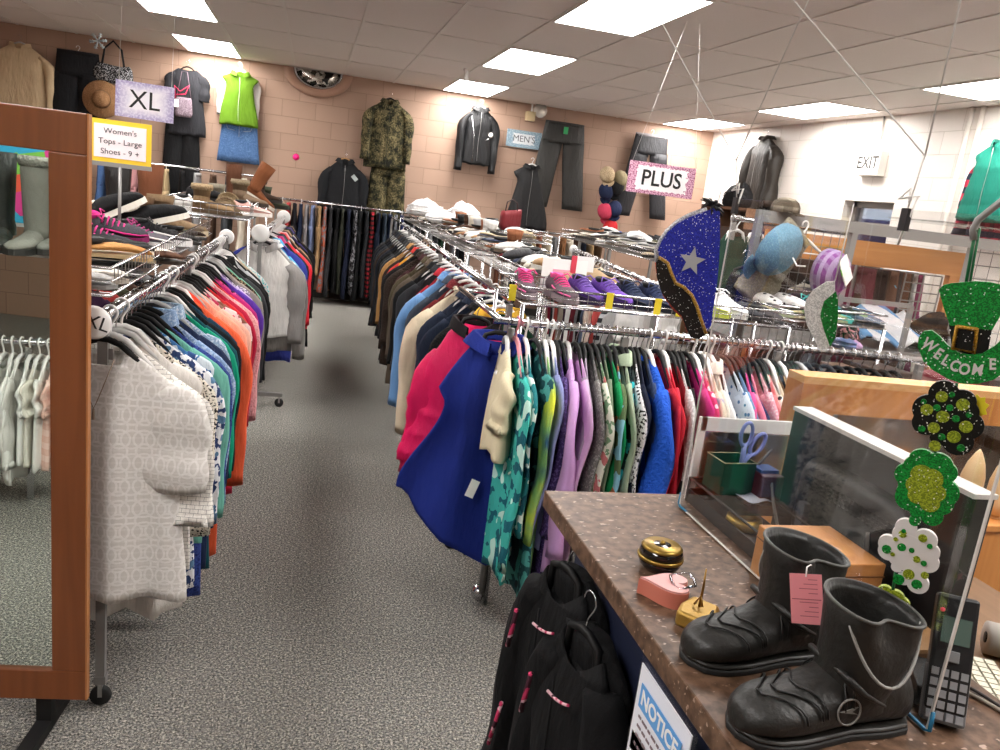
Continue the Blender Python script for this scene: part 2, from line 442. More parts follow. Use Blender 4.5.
def sleeve_mb(side, Ls, sw, th, seed, sd=.1, z0=-.103, r0=.075, r1=.05, out=.05, fwd=0, quilt=0, N=12, M=16, ryk=1.0):
    rnd = random.Random(seed*3+side+5); ph = rnd.uniform(0, 6)
    rings = []
    for i in range(M):
        t = i/(M-1)
        a0 = math.atan2(sd, sw-.065); ang = a0+(1.5-a0)*smooth01(t*2.6)  # starts along the shoulder slope, then hangs
        if i == 0: px, pz, py = sw-.075, z0-sd*(sw-.14)/(sw-.065)-r0*.42, 0
        else:
            st = Ls/(M-1); px += st*math.cos(ang)*(1 if t < .35 else out*3); pz -= st*math.sin(ang); py += st*fwd*t
        r = (r0 + (r1-r0)*smooth01(t*1.1))*(1+.07*math.sin(t*17+ph)*(t > .15))*(.62+.38*smooth01(t*4.5))
        if quilt: r *= 1+.16*abs(math.sin(PI*t*Ls/.085))
        ry = max(.013, th*ryk*(.8+.5*t))*(1+.15*math.sin(t*11+ph)) if not quilt else r*.6
        dx, dz = math.sin(ang), math.cos(ang)
        ring = []
        for j in range(N):
            a = 2*PI*j/N; e = math.cos(a)*r
            ring.append((side*(px+e*dx), py+math.sin(a)*ry*(1+.22*math.sin(3*a+t*5+ph))+.006*math.sin(t*13+ph), pz+e*dz*.6))
        rings.append(ring)
    inner = [((v[0]-side*px)*.8+side*px, (v[1]-py)*.7+py, v[2]+.03) for v in rings[-1]]
    m = MB(); m.loft(rings+[inner], True); return m


def collar_mb(kind, neckw, th, z0=-.103):
    m = MB()
    if kind == 'hood':
        rings = []
        for i in range(9):
            t = i/8; r = .1*math.sin(PI*(.12+.8*t))+.01
            rings.append([(r*1.05*math.cos(2*PI*j/14), .02+.028*math.sin(2*PI*j/14)+.03*t, z0+.015-t*.17) for j in range(14)])
        return m.loft(rings)
    if kind == 'fur':
        rnd = random.Random(5)
        for i in range(150):
            a = PI*(1.05+.9*rnd.random())*1.0; q = rnd.random()
            c = Vector((.105*math.cos(a), -.02-.03*q, z0+.02+.1*math.sin(a)*.9+rnd.uniform(-.02, .02)))
            d = Vector((math.cos(a)+rnd.uniform(-.5, .5), rnd.uniform(-1, .1), math.sin(a)+rnd.uniform(-.5, .8))).normalized()*rnd.uniform(.02, .045)
            m.tube([c, c+d*.6, c+d+Vector((0, 0, -.008))], [.006, .005, .001], 4)
        return m
    # turned-down collar: a banked strip round the neck
    n = 22; rows = []
    for (dr, dz) in ((0, -.012), (.004, .022), (.018, .024), (.03 if kind != 'lapel' else .05, -.02)):
        ring = []
        for j in range(n):
            a = -PI/2+.28 + (2*PI-.56)*j/(n-1); fr = max(0, -math.sin(a))
            ring.append(((neckw+dr)*math.cos(a), (th*1.0+.008+dr*.7)*math.sin(a), z0+dz-.035*fr**3))
        rows.append(ring)
    vs = [v for r in rows for v in r]; fs = []
    for i in range(3):
        for j in range(n-1): fs.append((i*n+j, i*n+j+1, (i+1)*n+j+1, (i+1)*n+j))
    return m.add(vs, fs)


def pants_mb(L, wst, hem, th, seed, z0=-.06, spread=.02, rise=.27, fold=.008):
    rnd = random.Random(seed); ph = rnd.uniform(0, 6); m = MB(); N = 24
    top = []
    for i in range(7):
        t = i/6; hw = wst*(1+.12*t); ring = []
        for j in range(N):
            a = 2*PI*j/N; x = hw*math.cos(a); y = th*(.6+.5*t)*math.copysign(abs(math.sin(a))**.8, math.sin(a))+fold*t*math.sin(x*40+ph)
            ring.append((x, y, z0-rise*t))
        top.append(ring)
    m.loft([[(v[0]*.9, v[1]*.6, v[2]-.02) for v in top[0]]]+top)
    for s in (-1, 1):
        rings = []
        for i in range(12):
            t = i/11; cx = s*(wst*.56+spread*t*1.5); hw = wst*.56*(1-t)+hem*t; ring = []
            for j in range(16):
                a = 2*PI*j/16; x = cx+hw*math.cos(a)*1.0; y = th*1.05*math.sin(a)+fold*math.sin(a*2+t*7+ph+s)+fold*math.sin(t*6+ph*s)
                ring.append((x, y, z0-rise*.9-(L-rise*.9)*t))
            rings.append(ring)
        m.loft(rings)
    return m


HANG = {'black': BLACKP, 'white': WHITEP, 'clear': CLEARP, 'pink': solid('pink_plastic', '#d98a94', .4), 'wood': wood('#a87848', '#c79a63', 'hanger_wood', 0)}
HMESH = {}
def hanger(color, desc, loc, rz, where, sw=.2, sd=.1, nk=.065, group=None):
    root = thing('clothes_hanger', '%s hanger holding the %s' % (color if color != 'wood' else 'wooden', desc), 'hanger', loc, rz)
    sw = round(sw, 2); sd = round(sd, 2); key = (color, sw, sd); w = nk+(sw-nk)*.72; zt_ = -.103-sd*.72-.012
    if key not in HMESH:
        h = MB(); pts = [(.0+.019*math.cos(a), 0, -.0165+.019*math.sin(a)) for a in [PI*1.05-i*PI*1.25/12 for i in range(13)]]
        pts = [(x, y, z) for x, y, z in pts] + [(.002, 0, -.05), (0, 0, -.062), (0, 0, -.09)]
        metal = color in ('black', 'clear', 'wood')
        h.tube(pts, .0021 if metal else .0042, 6)
        ho = h.build('hook', CHROME if metal else HANG[color], root)
        a = MB(); zm_ = -.107-sd*.34; pts = [(-w, 0, zt_-.01), (-w*.96, 0, zt_), (-w*.62, 0, zm_), (-.045, 0, -.09), (-.012, 0, -.078), (.012, 0, -.078), (.045, 0, -.09), (w*.62, 0, zm_), (w*.96, 0, zt_), (w, 0, zt_-.01)]
        a.tube(pts, [.003, .006, .008, .009, .009, .009, .009, .008, .006, .003], 8)
        a.tube([(-w*.9, 0, zt_-.004), (w*.9, 0, zt_-.004)], .0035, 6)
        ao = a.build('shoulder_bar', HANG[color], root)
        HMESH[key] = (ho, ao)
    else:
        for src in HMESH[key]:
            c = src.copy(); COL.objects.link(c); c.parent = root
    return root


SEED = [100]
LONGER = set()
def garment(desc, label, typ, mat, loc, rz, kw=None, hcol='black', group=None, where=''):
    """typ: top, long, tank, coat, puffer, hoodie, pants, dress, skirt"""
    kw = dict(kw or {}); SEED[0] += 1; sd_ = SEED[0]
    if desc in LONGER: kw['L'] = kw.get('L', .66)*1.12
    rnd = random.Random(sd_)
    sc = kw.pop('sc', 1); th = kw.pop('th', .017); L = kw.pop('L', None); sw = kw.pop('sw', .205)
    fwd = kw.pop('fwd', rnd.uniform(-.18, .1)); tagc = kw.pop('tag', None); mat2 = kw.pop('mat2', mat); nohang = kw.pop('nohang', False)
    col = kw.pop('collar', None); cat = kw.pop('cat', None); Ls = kw.pop('Ls', None); fold = kw.pop('fold', None)
    nm = {'top': 'shirt', 'long': 'long_sleeve_shirt', 'tank': 'sleeveless_top', 'coat': 'coat', 'puffer': 'puffer_jacket', 'hoodie': 'hooded_sweatshirt', 'pants': 'trousers', 'dress': 'dress', 'jacket': 'jacket', 'vest': 'vest', 'cape': 'cape'}[typ]
    root = thing(nm, label, cat or {'top': 'shirt', 'long': 'shirt', 'tank': 'top', 'coat': 'coat', 'puffer': 'jacket', 'hoodie': 'sweatshirt', 'pants': 'trousers', 'dress': 'dress', 'jacket': 'jacket', 'vest': 'vest', 'cape': 'cape'}[typ], loc, rz, group)
    par = dict(top=(.62, .2, 12), long=(.66, .58, 11), tank=(.6, 0, 12), coat=(.85, .6, 8), jacket=(.66, .58, 8), puffer=(.62, .56, 6), hoodie=(.64, .56, 8), dress=(1.05, .2, 13), vest=(.6, 0, 8), cape=(.85, .0, 9), pants=(1.0, 0, 8))[typ]
    L = L or par[0]; Ls = par[1] if Ls is None else Ls
    L *= rnd.uniform(.95, 1.05) if 'fix' not in kw else 1; kw.pop('fix', 0)
    if typ == 'pants':
        pants_mb(L, kw.get('wst', .19), kw.get('hem', .12), th, sd_, spread=kw.get('spread', .01)).build('legs', mat, root)
        MB().loft([[(.19*kw.get('wst', .19)/.19*math.cos(2*PI*j/20)*1.01, th*.75*math.sin(2*PI*j/20), z) for j in range(20)] for z in (-.1, -.058)]).build('waistband', mat2, root)
    else:
        q = kw.get('quilt', .011 if typ == 'puffer' else 0)
        sdr = kw.get('sd', .17 if typ in ('coat', 'jacket', 'puffer', 'hoodie') else .115)
        hem = kw.get('hem', sw*(1.25 if typ in ('dress', 'cape') else 1.18 if typ in ('coat', 'jacket') else .97))
        f = fold if fold is not None else (.012 if typ in ('top', 'long', 'tank', 'dress') else .007)
        body_mb(L, sw, hem, th, f, kw.get('nf', par[2]*.55), sd_, quilt=q, tank=typ in ('tank', 'vest'), vneck=kw.get('vneck', .05), opening=typ in ('coat', 'jacket', 'puffer', 'vest', 'hoodie'), neckw=kw.get('neckw', .065), sd=sdr, skew=kw.get('skew', 0)).build('body', mat, root)
        if Ls:
            for s in (-1, 1):
                if kw.get('one') and s != kw['one']: continue
                sleeve_mb(s, Ls, sw, th, sd_, r0=kw.get('r0', .07 if Ls > .3 else .08), r1=kw.get('r1', .045 if Ls > .3 else .07), fwd=fwd, quilt=q, out=kw.get('out', rnd.uniform(.0, .1)+(.16 if typ in ('coat', 'jacket', 'hoodie') else .03)), sd=sdr, ryk=1.15 if typ in ('coat', 'jacket', 'hoodie', 'puffer') else .8).build('sleeve', mat2, root)
        if col is None and typ in ('coat', 'jacket', 'vest'): col = 'lapel'
        if typ == 'hoodie': col = 'hood'
        if typ == 'puffer': col = 'stand'
        if col: collar_mb(col, kw.get('neckw', .07)+.008, th).build('fur_trim' if col == 'fur' else 'hood' if col == 'hood' else 'collar', kw.get('cmat', mat2), root)
        if typ in ('coat', 'jacket', 'hoodie', 'vest', 'puffer'):
            MB().tube([(.004*math.sin(i), -th*1.35-.006, -.16-i*(L-.1)/7) for i in range(8)], .0025, 5).build('zipper', kw.get('zmat', STEEL), root)
    if tagc:
        MB().box(-.018, .018, -.001, .001, -.055, 0).build('price_tag', solid('tag_'+tagc, tagc, .6), root, smooth=False, loc=(sw*.8, -th*1.5-.008, -L-.02 if rnd.random() < .6 else -.4), rot=(0, .2, .2))
    if not nohang: hanger(hcol, desc, loc, rz, where, kw.get('hsw', sw) if typ != 'pants' else .2, kw.get('sd', .17 if typ in ('coat', 'jacket', 'puffer', 'hoodie') else .115) if typ != 'pants' else .04)
    return root


def row(items, p0, p1, side, where, z, jit=.1, hcols=('black',), zoff=0, tilt=0, pos=None):
    """hang a row of garments along the rail p0 -> p1; side = heading that the garment's local +x points to"""
    n = len(items); dx, dy = p1[0]-p0[0], p1[1]-p0[1]
    names = [i[0] for i in items]
    for i, it in enumerate(items):
        desc, typ, mat = it[:3]; kw = it[3] if len(it) > 3 else {}
        t = (i+.5)/n if pos is None else pos[i]
        rnd = random.Random(i*7+n)
        loc = (p0[0]+dx*t, p0[1]+dy*t, z(t) if callable(z) else z)
        kw = dict(kw); rz = side+rnd.uniform(-jit, jit)+kw.pop('rz', 0)
        hc = kw.pop('h', None) or rnd.choice(hcols)
        label = '%s hanging %s' % (desc, where)
        garment(desc, label, typ, mat, loc, rz, kw, hc, where=where)


def rail_rack(name, label, p0, p1, z, posts=True, capr=0, r=.0145, group=None, foot=.25, caps=None, npost=2, inset=.02):
    """straight chrome clothes rail on posts with cross feet and casters"""
    L = math.hypot(p1[0]-p0[0], p1[1]-p0[1]); a = math.atan2(p1[1]-p0[1], p1[0]-p0[0])
    root = thing(name, label, 'clothes rack', (p0[0], p0[1], 0), a)
    MB().tube([(0, 0, z), (L, 0, z)], r, 14).build('rail', CHROME, root)
    if capr:
        for x in (caps or (0, L)):
            MB().lathe([(.002, -.006), (capr*.85, -.006), (capr, 0), (capr*.85, .006), (.002, .006)], 24).build('end_cap', WHITEP, root, loc=(x, 0, z), rot=(0, PI/2, 0))
    if posts:
        xs = [inset+(L-.02-inset)*i/(npost-1) for i in range(npost)]
        for x in xs:
            MB().box(-.0125, .0125, -.0125, .0125, .09, z-.02).build('post', GREYMET, root, loc=(x, 0, 0), smooth=False)
            MB().box(-.015, .015, -max(foot, .016), max(foot, .016), .075, .1).build('foot_bar', GREYMET, root, loc=(x, 0, 0), smooth=False)
            for s in ((-1, 1) if foot else (0,)):
                c = MB().box(-.012, .012, -.006, .006, .03, .078).build('caster', STEEL, root, loc=(x, s*(foot-.02), 0), smooth=False)
                MB().lathe([(.004, -.011), (.027, -.011), (.03, -.006), (.03, .006), (.027, .011), (.004, .011)], 20).build('wheel', DARKRUB, c, loc=(0, 0, .031), rot=(0, PI/2, 0))
    return root


def basket(label, x0, x1, y0, y1, z, h=.07, step=.045, ang=0, name='wire_basket', posts=True, sides='fblr'):
    root = thing(name, label, 'wire shelf', (x0, y0, z), ang); W, D = x1-x0, y1-y0
    m = MB()
    for zz, r in ((h, .0045), (0, .0045), (h*.5, .0018)):
        for a, b in (((0, 0), (W, 0)), ((W, 0), (W, D)), ((W, D), (0, D)), ((0, D), (0, 0))):
            m.tube([(a[0], a[1], zz), (b[0], b[1], zz)], r, 6)
    m.build('rim', CHROME, root)
    g = MB()
    for i in range(1, int(W/step)):
        x = i*step
        g.tube([(x, 0, h), (x, 0, 0), (x, D, 0), (x, D, h)], .0016, 4)
    for i in range(1, int(D/step)):
        y = i*step
        g.tube([(0, y, h), (0, y, 0), (W, y, 0), (W, y, h)], .0016, 4)
    g.build('wire_grid', WIRE, root, smooth=False)
    if posts:
        for x in (.0, W):
            for y in (0, D):
                MB().tube([(x, y, -z), (x, y, 0)], .0085, 8).build('post', CHROME, root)
    return root


# ------------------------------------------------------------------ shoes
def foot_rings(L, w, hs, zb=.018, N=16, flat=.9):
    """hs = list of (t along foot, half-width factor, top height)"""
    rings = []
    for t, wf_, h in hs:
        ring = []
        for j in range(N):
            a = 2*PI*j/N; y = w*wf_*math.copysign(abs(math.cos(a))**.8, math.cos(a)); zz = math.sin(a)
            z = zb + (h-zb)*(.5+.5*math.copysign(abs(zz)**.75, zz)) if True else 0
            ring.append((t*L, y*(1-.35*max(0, zz)), z))
        rings.append(ring)
    return rings


def shoe(desc, label, kind, mat, loc, rot, sole='#e8e4de', lace=None, L=.26, mat2=None, H=.3, group=None):
    soleM = solid('sole_'+sole, sole, .6)
    cat = 'boot' if kind in ('boot', 'tallboot') else 'shoe'
    root = thing({'sneaker': 'sneaker', 'flat': 'flat_shoe', 'boot': 'ankle_boot', 'tallboot': 'tall_boot', 'heel': 'heeled_shoe', 'slipper': 'slipper'}[kind], label, cat, loc, 0, group, rot=rot if isinstance(rot, tuple) else (0, 0, rot))
    w = .043
    if kind in ('flat', 'heel'):
        hs = [(0, .3, .05), (.03, .62, .055), (.15, .72, .05), (.3, .7, .04), (.5, .8, .032), (.62, .95, .036), (.75, 1, .04), (.88, .8, .036), (.96, .5, .03), (1, .2, .024)]
    elif kind == 'slipper':
        hs = [(0, .4, .05), (.03, .8, .075), (.2, 1, .08), (.45, 1.05, .085), (.7, 1.1, .075), (.88, .95, .06), (.97, .6, .045), (1, .2, .03)]
    else:
        hs = [(0, .35, .06), (.02, .66, .088), (.12, .78, .092), (.25, .8, .088), (.38, .82, .086), (.5, .88, .074), (.62, .98, .062), (.75, 1.03, .054), (.87, .9, .048), (.95, .62, .04), (1, .22, .03)]
    up = MB().loft(foot_rings(L, w, hs)); up.build('upper', mat, root)
    # sole outline
    o = []; n = 12
    for i in range(n+1): t = i/n; o.append((t*L*1.03-.004, w*(np.interp(t, [0, .05, .2, .4, .7, .88, .97, 1], [.3, .72, .82, .75, 1.08, .98, .62, .2]))))
    pts = o + [(x, -y) for x, y in reversed(o)]
    hh = .024 if kind in ('sneaker', 'boot', 'tallboot', 'slipper') else .01
    sm = MB(); nn = len(pts); vs = [(x, y, 0) for x, y in pts] + [(x, y, hh) for x, y in pts]
    sm.add(vs, [tuple(range(nn-1, -1, -1)), tuple(range(nn, 2*nn))] + [(i, (i+1) % nn, nn+(i+1) % nn, nn+i) for i in range(nn)])
    sm.build('sole', soleM, root, smooth=False)
    if kind == 'heel': MB().loft([[(.0+.02+.018*math.cos(2*PI*j/8)*q, .018*math.sin(2*PI*j/8)*q, z) for j in range(8)] for z, q in ((-.05, .4), (-.02, .5), (.012, 1.2))]).build('heel', soleM, root)
    if kind in ('sneaker', 'flat', 'heel', 'slipper'):
        zt = {'sneaker': .09, 'slipper': .08}.get(kind, .047); xl = {'sneaker': .22, 'slipper': .2}.get(kind, .36)
        MB().loft([[(L*xl+L*(xl-.06)*q*math.cos(2*PI*j/16), w*.66*q*math.sin(2*PI*j/16), z) for j in range(16)] for z, q in ((zt-.016, .85), (zt+.003, 1.0), (zt+.006, .86), (zt-.006, .7))]).build('lining', mat2 or BLACKM, root)
    if kind == 'sneaker':
        lm = MB(); LM = solid('lace_'+(lace or '#eeeeee'), lace or '#eeeeee', .8)
        for i in range(5):
            x = L*(.42+.065*i); z = .086-.007*i*1.1
            lm.tube([(x-.004, -.03, z-.016), (x, -.015, z), (x+.003, 0, z+.003), (x, .015, z), (x-.004, .03, z-.016)], .0032, 5)
        lm.tube([(L*.4, 0, .09), (L*.37, .03, .1), (L*.42, .045, .085)], .0028, 5).tube([(L*.4, 0, .09), (L*.36, -.03, .1), (L*.43, -.045, .083)], .0028, 5)
        lm.build('laces', LM, root)
        MB().tube([(L*1.0, -.012, .028), (L*.9, -.037, .034), (L*.7, -.044, .04), (L*.45, -.038, .05)], .0035, 5).build('side_stripe', mat2 or soleM, root)
    if kind in ('boot', 'tallboot'):
        h = .17 if kind == 'boot' else H; sh = MB(); rings = []
        lev = [(.05, 1.0), (.085, .92), (.11, .9), (h*.6+.04, 1.02), (h, 1.12)]
        for z, q in lev: rings.append([(L*.2+.055*q*math.cos(2*PI*j/18), .045*q*math.sin(2*PI*j/18)+.003*math.sin(z*60), z) for j in range(18)])
        rings.append([(L*.2+.056*math.cos(2*PI*j/18), .046*math.sin(2*PI*j/18), h-.002) for j in range(18)])
        rings.append([(L*.2+.05*math.cos(2*PI*j/18), .04*math.sin(2*PI*j/18), h*.55) for j in range(18)])
        sh.loft(rings); sh.build('shaft', mat, root)
        if mat2: MB().loft([[(L*.2+.064*q*math.cos(2*PI*j/18), .053*q*math.sin(2*PI*j/18), z) for j in range(18)] for z, q in ((h-.03, 1), (h-.01, 1.1), (h+.008, 1.0), (h-.006, .85))]).build('cuff', mat2, root)
    return root

# ------------------------------------------------------------------ palette shortcuts
fb = fabric
RZ = .0165
# ------------------------------------------------------------------ left rack
rail_rack('clothes_rack', 'chrome rolling rack left of the aisle with round white size caps', (-.512, 2.15), (-.462, 4.95), 1.18, capr=.044, foot=.0, npost=3, inset=.1)
text_mesh('XL', .05, 'size_marker_text', BLACKINK, bpy.data.objects['end_cap'], (0, -.01, -.0068), (PI, 0, -PI/2+.3))
W_ = 'on the near left rack'
left = [
 ('white lace short-sleeved blouse', 'top', fb('#e9e4df', 'lace'), dict(L=.72, sw=.225, hem=.235, th=.03, vneck=.1, Ls=.3, r0=.1, r1=.088, fix=1, rz=-.22, out=.1, fold=.016, nf=5, h='black', cmat=WHITE)),
 ('sheer white blouse with black dashes', 'top', fb('#e6e2dc', 'dash', '#222222'), dict(L=.64, sw=.235, Ls=.42, r1=.07, out=.3, h='white', rz=-.15)),
 ('plain off-white tunic with ragged hem', 'top', fb('#ddd8d2'), dict(L=.86, sw=.2, fold=.03, h='clear')),
 ('cream top with black leopard specks', 'long', fb('#ddd6c8', 'speck', '#1c1a18', sc=1.2), dict(L=.7, h='white')),
 ('white blouse with navy vine print', 'long', fb('#dfe1e6', 'floral', '#2c3f6b', '#557a9c', 1.3), dict(L=.78, sw=.215, tag='#4fb7d6')),
 ('white and sky blue paisley blouse', 'top', fb('#cfdbe4', 'floral', '#3c6fa5', '#2b4a80', .9), dict(L=.72, sw=.21)),
 ('seafoam green knit cardigan', 'long', fb('#6fb5a4'), dict(L=.66, sw=.22)),
 ('royal blue lace-trimmed shirt', 'long', fb('#34488f', 'speck', '#22306b'), dict(L=.84, sw=.225)),
 ('faded blue chambray shirt', 'long', fb('#7f9bc0', 'speck', '#a9bdd6'), dict(L=.62, sw=.22, collar='c')),
 ('navy blue tunic', 'long', fb('#1f2c4c'), dict(L=.86, sw=.215)),
 ('washed light denim shirt with collar', 'top', fb('#8fa9c4', 'speck', '#c3d0de'), dict(L=.6, sw=.225, collar='c')),
 ('kelly green v-neck sweater', 'long', fb('#0f9a77'), dict(L=.68, sw=.215)),
 ('dark teal long tunic', 'long', fb('#14525c'), dict(L=.9, sw=.21)),
 ('black knit top with thin blue edge', 'long', fb('#14161c'), dict(L=.7, sw=.215)),
 ('deep petrol blue top', 'long', fb('#1c3c50'), dict(L=.86, sw=.2)),
 ('bright coral orange long top', 'long', fb('#f2663f'), dict(L=.95, sw=.22, Ls=.72)),
 ('orange red hooded pullover', 'hoodie', fb('#e5472c'), dict(L=.64, sw=.2)),
 ('apricot pink long shirt', 'long', fb('#f3a58a'), dict(L=.78, sw=.215)),
 ('pale peach open cardigan', 'long', fb('#f1b9a4'), dict(L=.72, sw=.22)),
 ('white and raspberry leaf-print blouse', 'top', fb('#e8c6c4', 'floral', '#c13b5a', '#8c6a5a'), dict(L=.7, sw=.22)),
 ('brown, pink and white block-striped top', 'long', fb('#8a5646', 'stripes', '#e7c6c4', sc=.35), dict(L=.78, sw=.215)),
 ('scarlet red pullover', 'long', fb('#d02a2f'), dict(L=.7, sw=.21)),
 ('deep crimson long-sleeved tunic', 'long', fb('#b81f3f'), dict(L=.92, sw=.22)),
 ('soft pink fuzzy cardigan', 'long', fb('#eda9ad', 'fleece'), dict(L=.66, sw=.235, th=.024)),
 ('bright red knit sweater', 'long', fb('#d8333c'), dict(L=.64, sw=.21)),
 ('magenta jersey top', 'long', fb('#c12a77'), dict(L=.66, sw=.215)),
 ('raspberry floral blouse', 'long', fb('#8e2b55', 'floral', '#d7548a', '#43203a'), dict(L=.68, sw=.21)),
 ('vivid purple sweater', 'long', fb('#5a34a0'), dict(L=.64, sw=.225)),
 ('pale lavender satin shirt', 'long', fb('#b8a2d0'), dict(L=.7, sw=.21)),
 ('purple and grey small-print blouse', 'top', fb('#78688a', 'speck', '#d6cfd8'), dict(L=.76, sw=.205)),
 ('warm grey cardigan', 'long', fb('#8b8480'), dict(L=.7, sw=.22)),
 ('taupe ribbed sweater', 'long', fb('#a3968b'), dict(L=.64, sw=.215)),
 ('black and tan lace top', 'long', fb('#1b1817', 'speck', '#8b7559'), dict(L=.86, sw=.205)),
 ('mint green lined blazer', 'long', fb('#79b79d'), dict(L=.72, sw=.2)),
 ('charcoal jersey top', 'long', fb('#3a3b3e'), dict(L=.7, sw=.22)),
 ('black tunic with one pink stripe', 'long', fb('#131314'), dict(L=.74, sw=.225)),
 ('jet black dress shirt', 'long', fb('#0c0c0d'), dict(L=.7, sw=.225, collar='c')),
 ('black hooded fleece', 'hoodie', fb('#101012', 'fleece'), dict(L=.66, sw=.2)),
 ('silver grey top', 'long', fb('#aeb0b3'), dict(L=.6, sw=.2)),
 ('long black cardigan', 'long', fb('#0e0e10'), dict(L=.7, sw=.2)),
 ('beige lace camisole', 'tank', fb('#c5b59c'), dict(L=.6)),
 ('white and turquoise trimmed top', 'long', fb('#c6c8c8', 'speck', '#35b0b5'), dict(L=.5, sw=.2)),
]
LONGER.update(i_[0] for i_ in left[4:30])
row(left, (-.508, 2.21), (-.466, 4.85), 0, W_, 1.18+RZ, hcols=('black', 'black', 'black', 'white', 'clear'))

# garments under the shoe shelf, on the far side of the same rack line
rail_rack('clothes_rack', 'plain chrome rail running under the left shoe shelf', (-1.02, 2.5), (-1.0, 4.9), 1.1, foot=.14)
und = [('maroon velvet top', 'long', fb('#6b1a2b')), ('wine red blouse', 'long', fb('#8c2036')), ('plum sweater', 'long', fb('#5b2547')), ('scarlet and black print shirt', 'long', fb('#a8262c', 'floral', '#1a1214')),
       ('burgundy cardigan', 'long', fb('#4f1622')), ('rust coloured top', 'long', fb('#93402b')), ('dark aubergine tunic', 'long', fb('#36203a')), ('brick red pullover', 'long', fb('#a03a35')),
       ('dark olive shirt', 'long', fb('#3c3d2c')), ('coffee brown sweater', 'long', fb('#4a3328')), ('black sequinned top', 'long', fb('#17171a', 'speck', '#55555a')), ('smoke grey blouse', 'long', fb('#6e6c6c'))]
row(und, (-1.02, 2.6), (-1.0, 4.8), 0, 'under the left shoe shelf', 1.1+RZ)

# ------------------------------------------------------------------ second left rack
rail_rack('clothes_rack', 'far chrome rack on the left with a white round end cap', (-.30, 5.45), (-.22, 7.55), 1.18, capr=.06, foot=.2)
left2 = [
 ('quilted white and grey colour-block jacket', 'puffer', fb('#d9d6d2'), dict(L=.62, sw=.24, th=.035, quilt=.007, mat2=fb('#8a8684'))),
 ('mid grey sweatshirt', 'hoodie', fb('#85827f'), dict(L=.72, sw=.24, th=.03, Ls=.7)),
 ('pale jacket with blue grey leaf print', 'jacket', fb('#d7dadb', 'floral', '#8b9da6', '#b3bcc0', .5), dict(L=.7, sw=.235, th=.03)),
 ('sky blue light jacket', 'jacket', fb('#4ea8d8'), dict(tag='#e6d22e', L=.5, sw=.21)),
 ('cobalt blue long shirt', 'long', fb('#3a449c'), dict(L=.88, sw=.22)),
 ('magenta windbreaker', 'jacket', fb('#b62468', 'nylon'), dict(L=.62, sw=.23)),
 ('slate blue coat', 'coat', fb('#39424f'), dict(L=.8, sw=.225)),
 ('charcoal fleece jacket', 'jacket', fb('#2a2b2f', 'fleece'), dict(L=.76, sw=.235)),
 ('bright red ski jacket', 'jacket', fb('#dc2436', 'nylon'), dict(L=.72, sw=.25, th=.032)),
 ('pale pink collared jacket', 'jacket', fb('#d9a3a6'), dict(L=.6, sw=.22)),
 ('dark chocolate wool coat', 'coat', fb('#3a2a22'), dict(L=.86, sw=.245)),
 ('tan suede jacket', 'jacket', fb('#a2805c', 'leather'), dict(L=.6, sw=.235)),
 ('black long wool coat', 'coat', fb('#0d0d0e'), dict(L=.92, sw=.25)),
 ('black short cape jacket', 'coat', fb('#101113'), dict(L=.76, sw=.23, th=.03)),
 ('deep violet raincoat', 'coat', fb('#3a2d6b'), dict(L=.7, sw=.22)),
 ('black belted overcoat', 'coat', fb('#111113'), dict(L=.98, sw=.25)),
 ('brown tweed coat', 'coat', fb('#4d3c31', 'speck', '#7c6653'), dict(L=.8, sw=.23)),
]
row(left2, (-.295, 5.55), (-.225, 7.4), 0, 'on the far left rack', 1.18+RZ, hcols=('white', 'black', 'white'))

# ------------------------------------------------------------------ rack along the back wall
rail_rack('clothes_rack', 'long white-hooked rail of trousers against the tan back wall', (-.42, 10.28), (2.1, 10.28), 1.24, foot=.14, npost=3)
cols = [('beige', '#b49a7c'), ('rose red', '#b23a3c'), ('black', '#15151a'), ('navy', '#1e2740'), ('ash grey', '#8b8688'), ('steel blue', '#6a7698'), ('tan', '#a3835f'), ('rust print', '#a5513b'),
        ('charcoal', '#2e2e31'), ('jet black', '#0d0d0f'), ('dark olive', '#2b2d24'), ('ink blue', '#161c30'), ('black lace', '#1a181b'), ('off-black', '#131416'), ('graphite', '#26282c'),
        ('buffalo red plaid', '#a01f2d'), ('midnight blue', '#121a2c'), ('slate', '#35404c'), ('dark denim', '#24304a'), ('silver print', '#5f646b'), ('indigo', '#26305a'), ('soot black', '#101012'),
        ('pinstriped black', '#18181b'), ('dark grey', '#3b3c3f'), ('forest black', '#141a17'), ('pale grey', '#7f8083'), ('washed black', '#222225'), ('deep green', '#15301f'), ('dull brown', '#3c2e28'), ('smoke', '#55555a'), ('inky', '#10131c'), ('raven', '#0f0f12')]
back = []
for i, (n_, c_) in enumerate(cols):
    kd = 'plaid' if 'plaid' in n_ else 'vstripes' if 'pinst' in n_ else 'floral' if 'print' in n_ or 'lace' in n_ else 'plain'
    back.append((n_+' trousers', 'pants', fb(c_, kd, '#0c0c0c' if kd == 'plaid' else '#77777c', None, 1), dict(wst=.17, th=.03, L=1.08 if i > 6 else .8, hem=.1)))
row(back, (-.36, 10.28), (2.0, 10.28), -PI/2, 'on the rail at the back wall', 1.24+RZ, hcols=('white', 'clear', 'black'))
rail_rack('clothes_rack', 'high white rail at the far left of the back wall', (-3.6, 10.25), (-.62, 10.25), 1.47, foot=.14)
bl = []
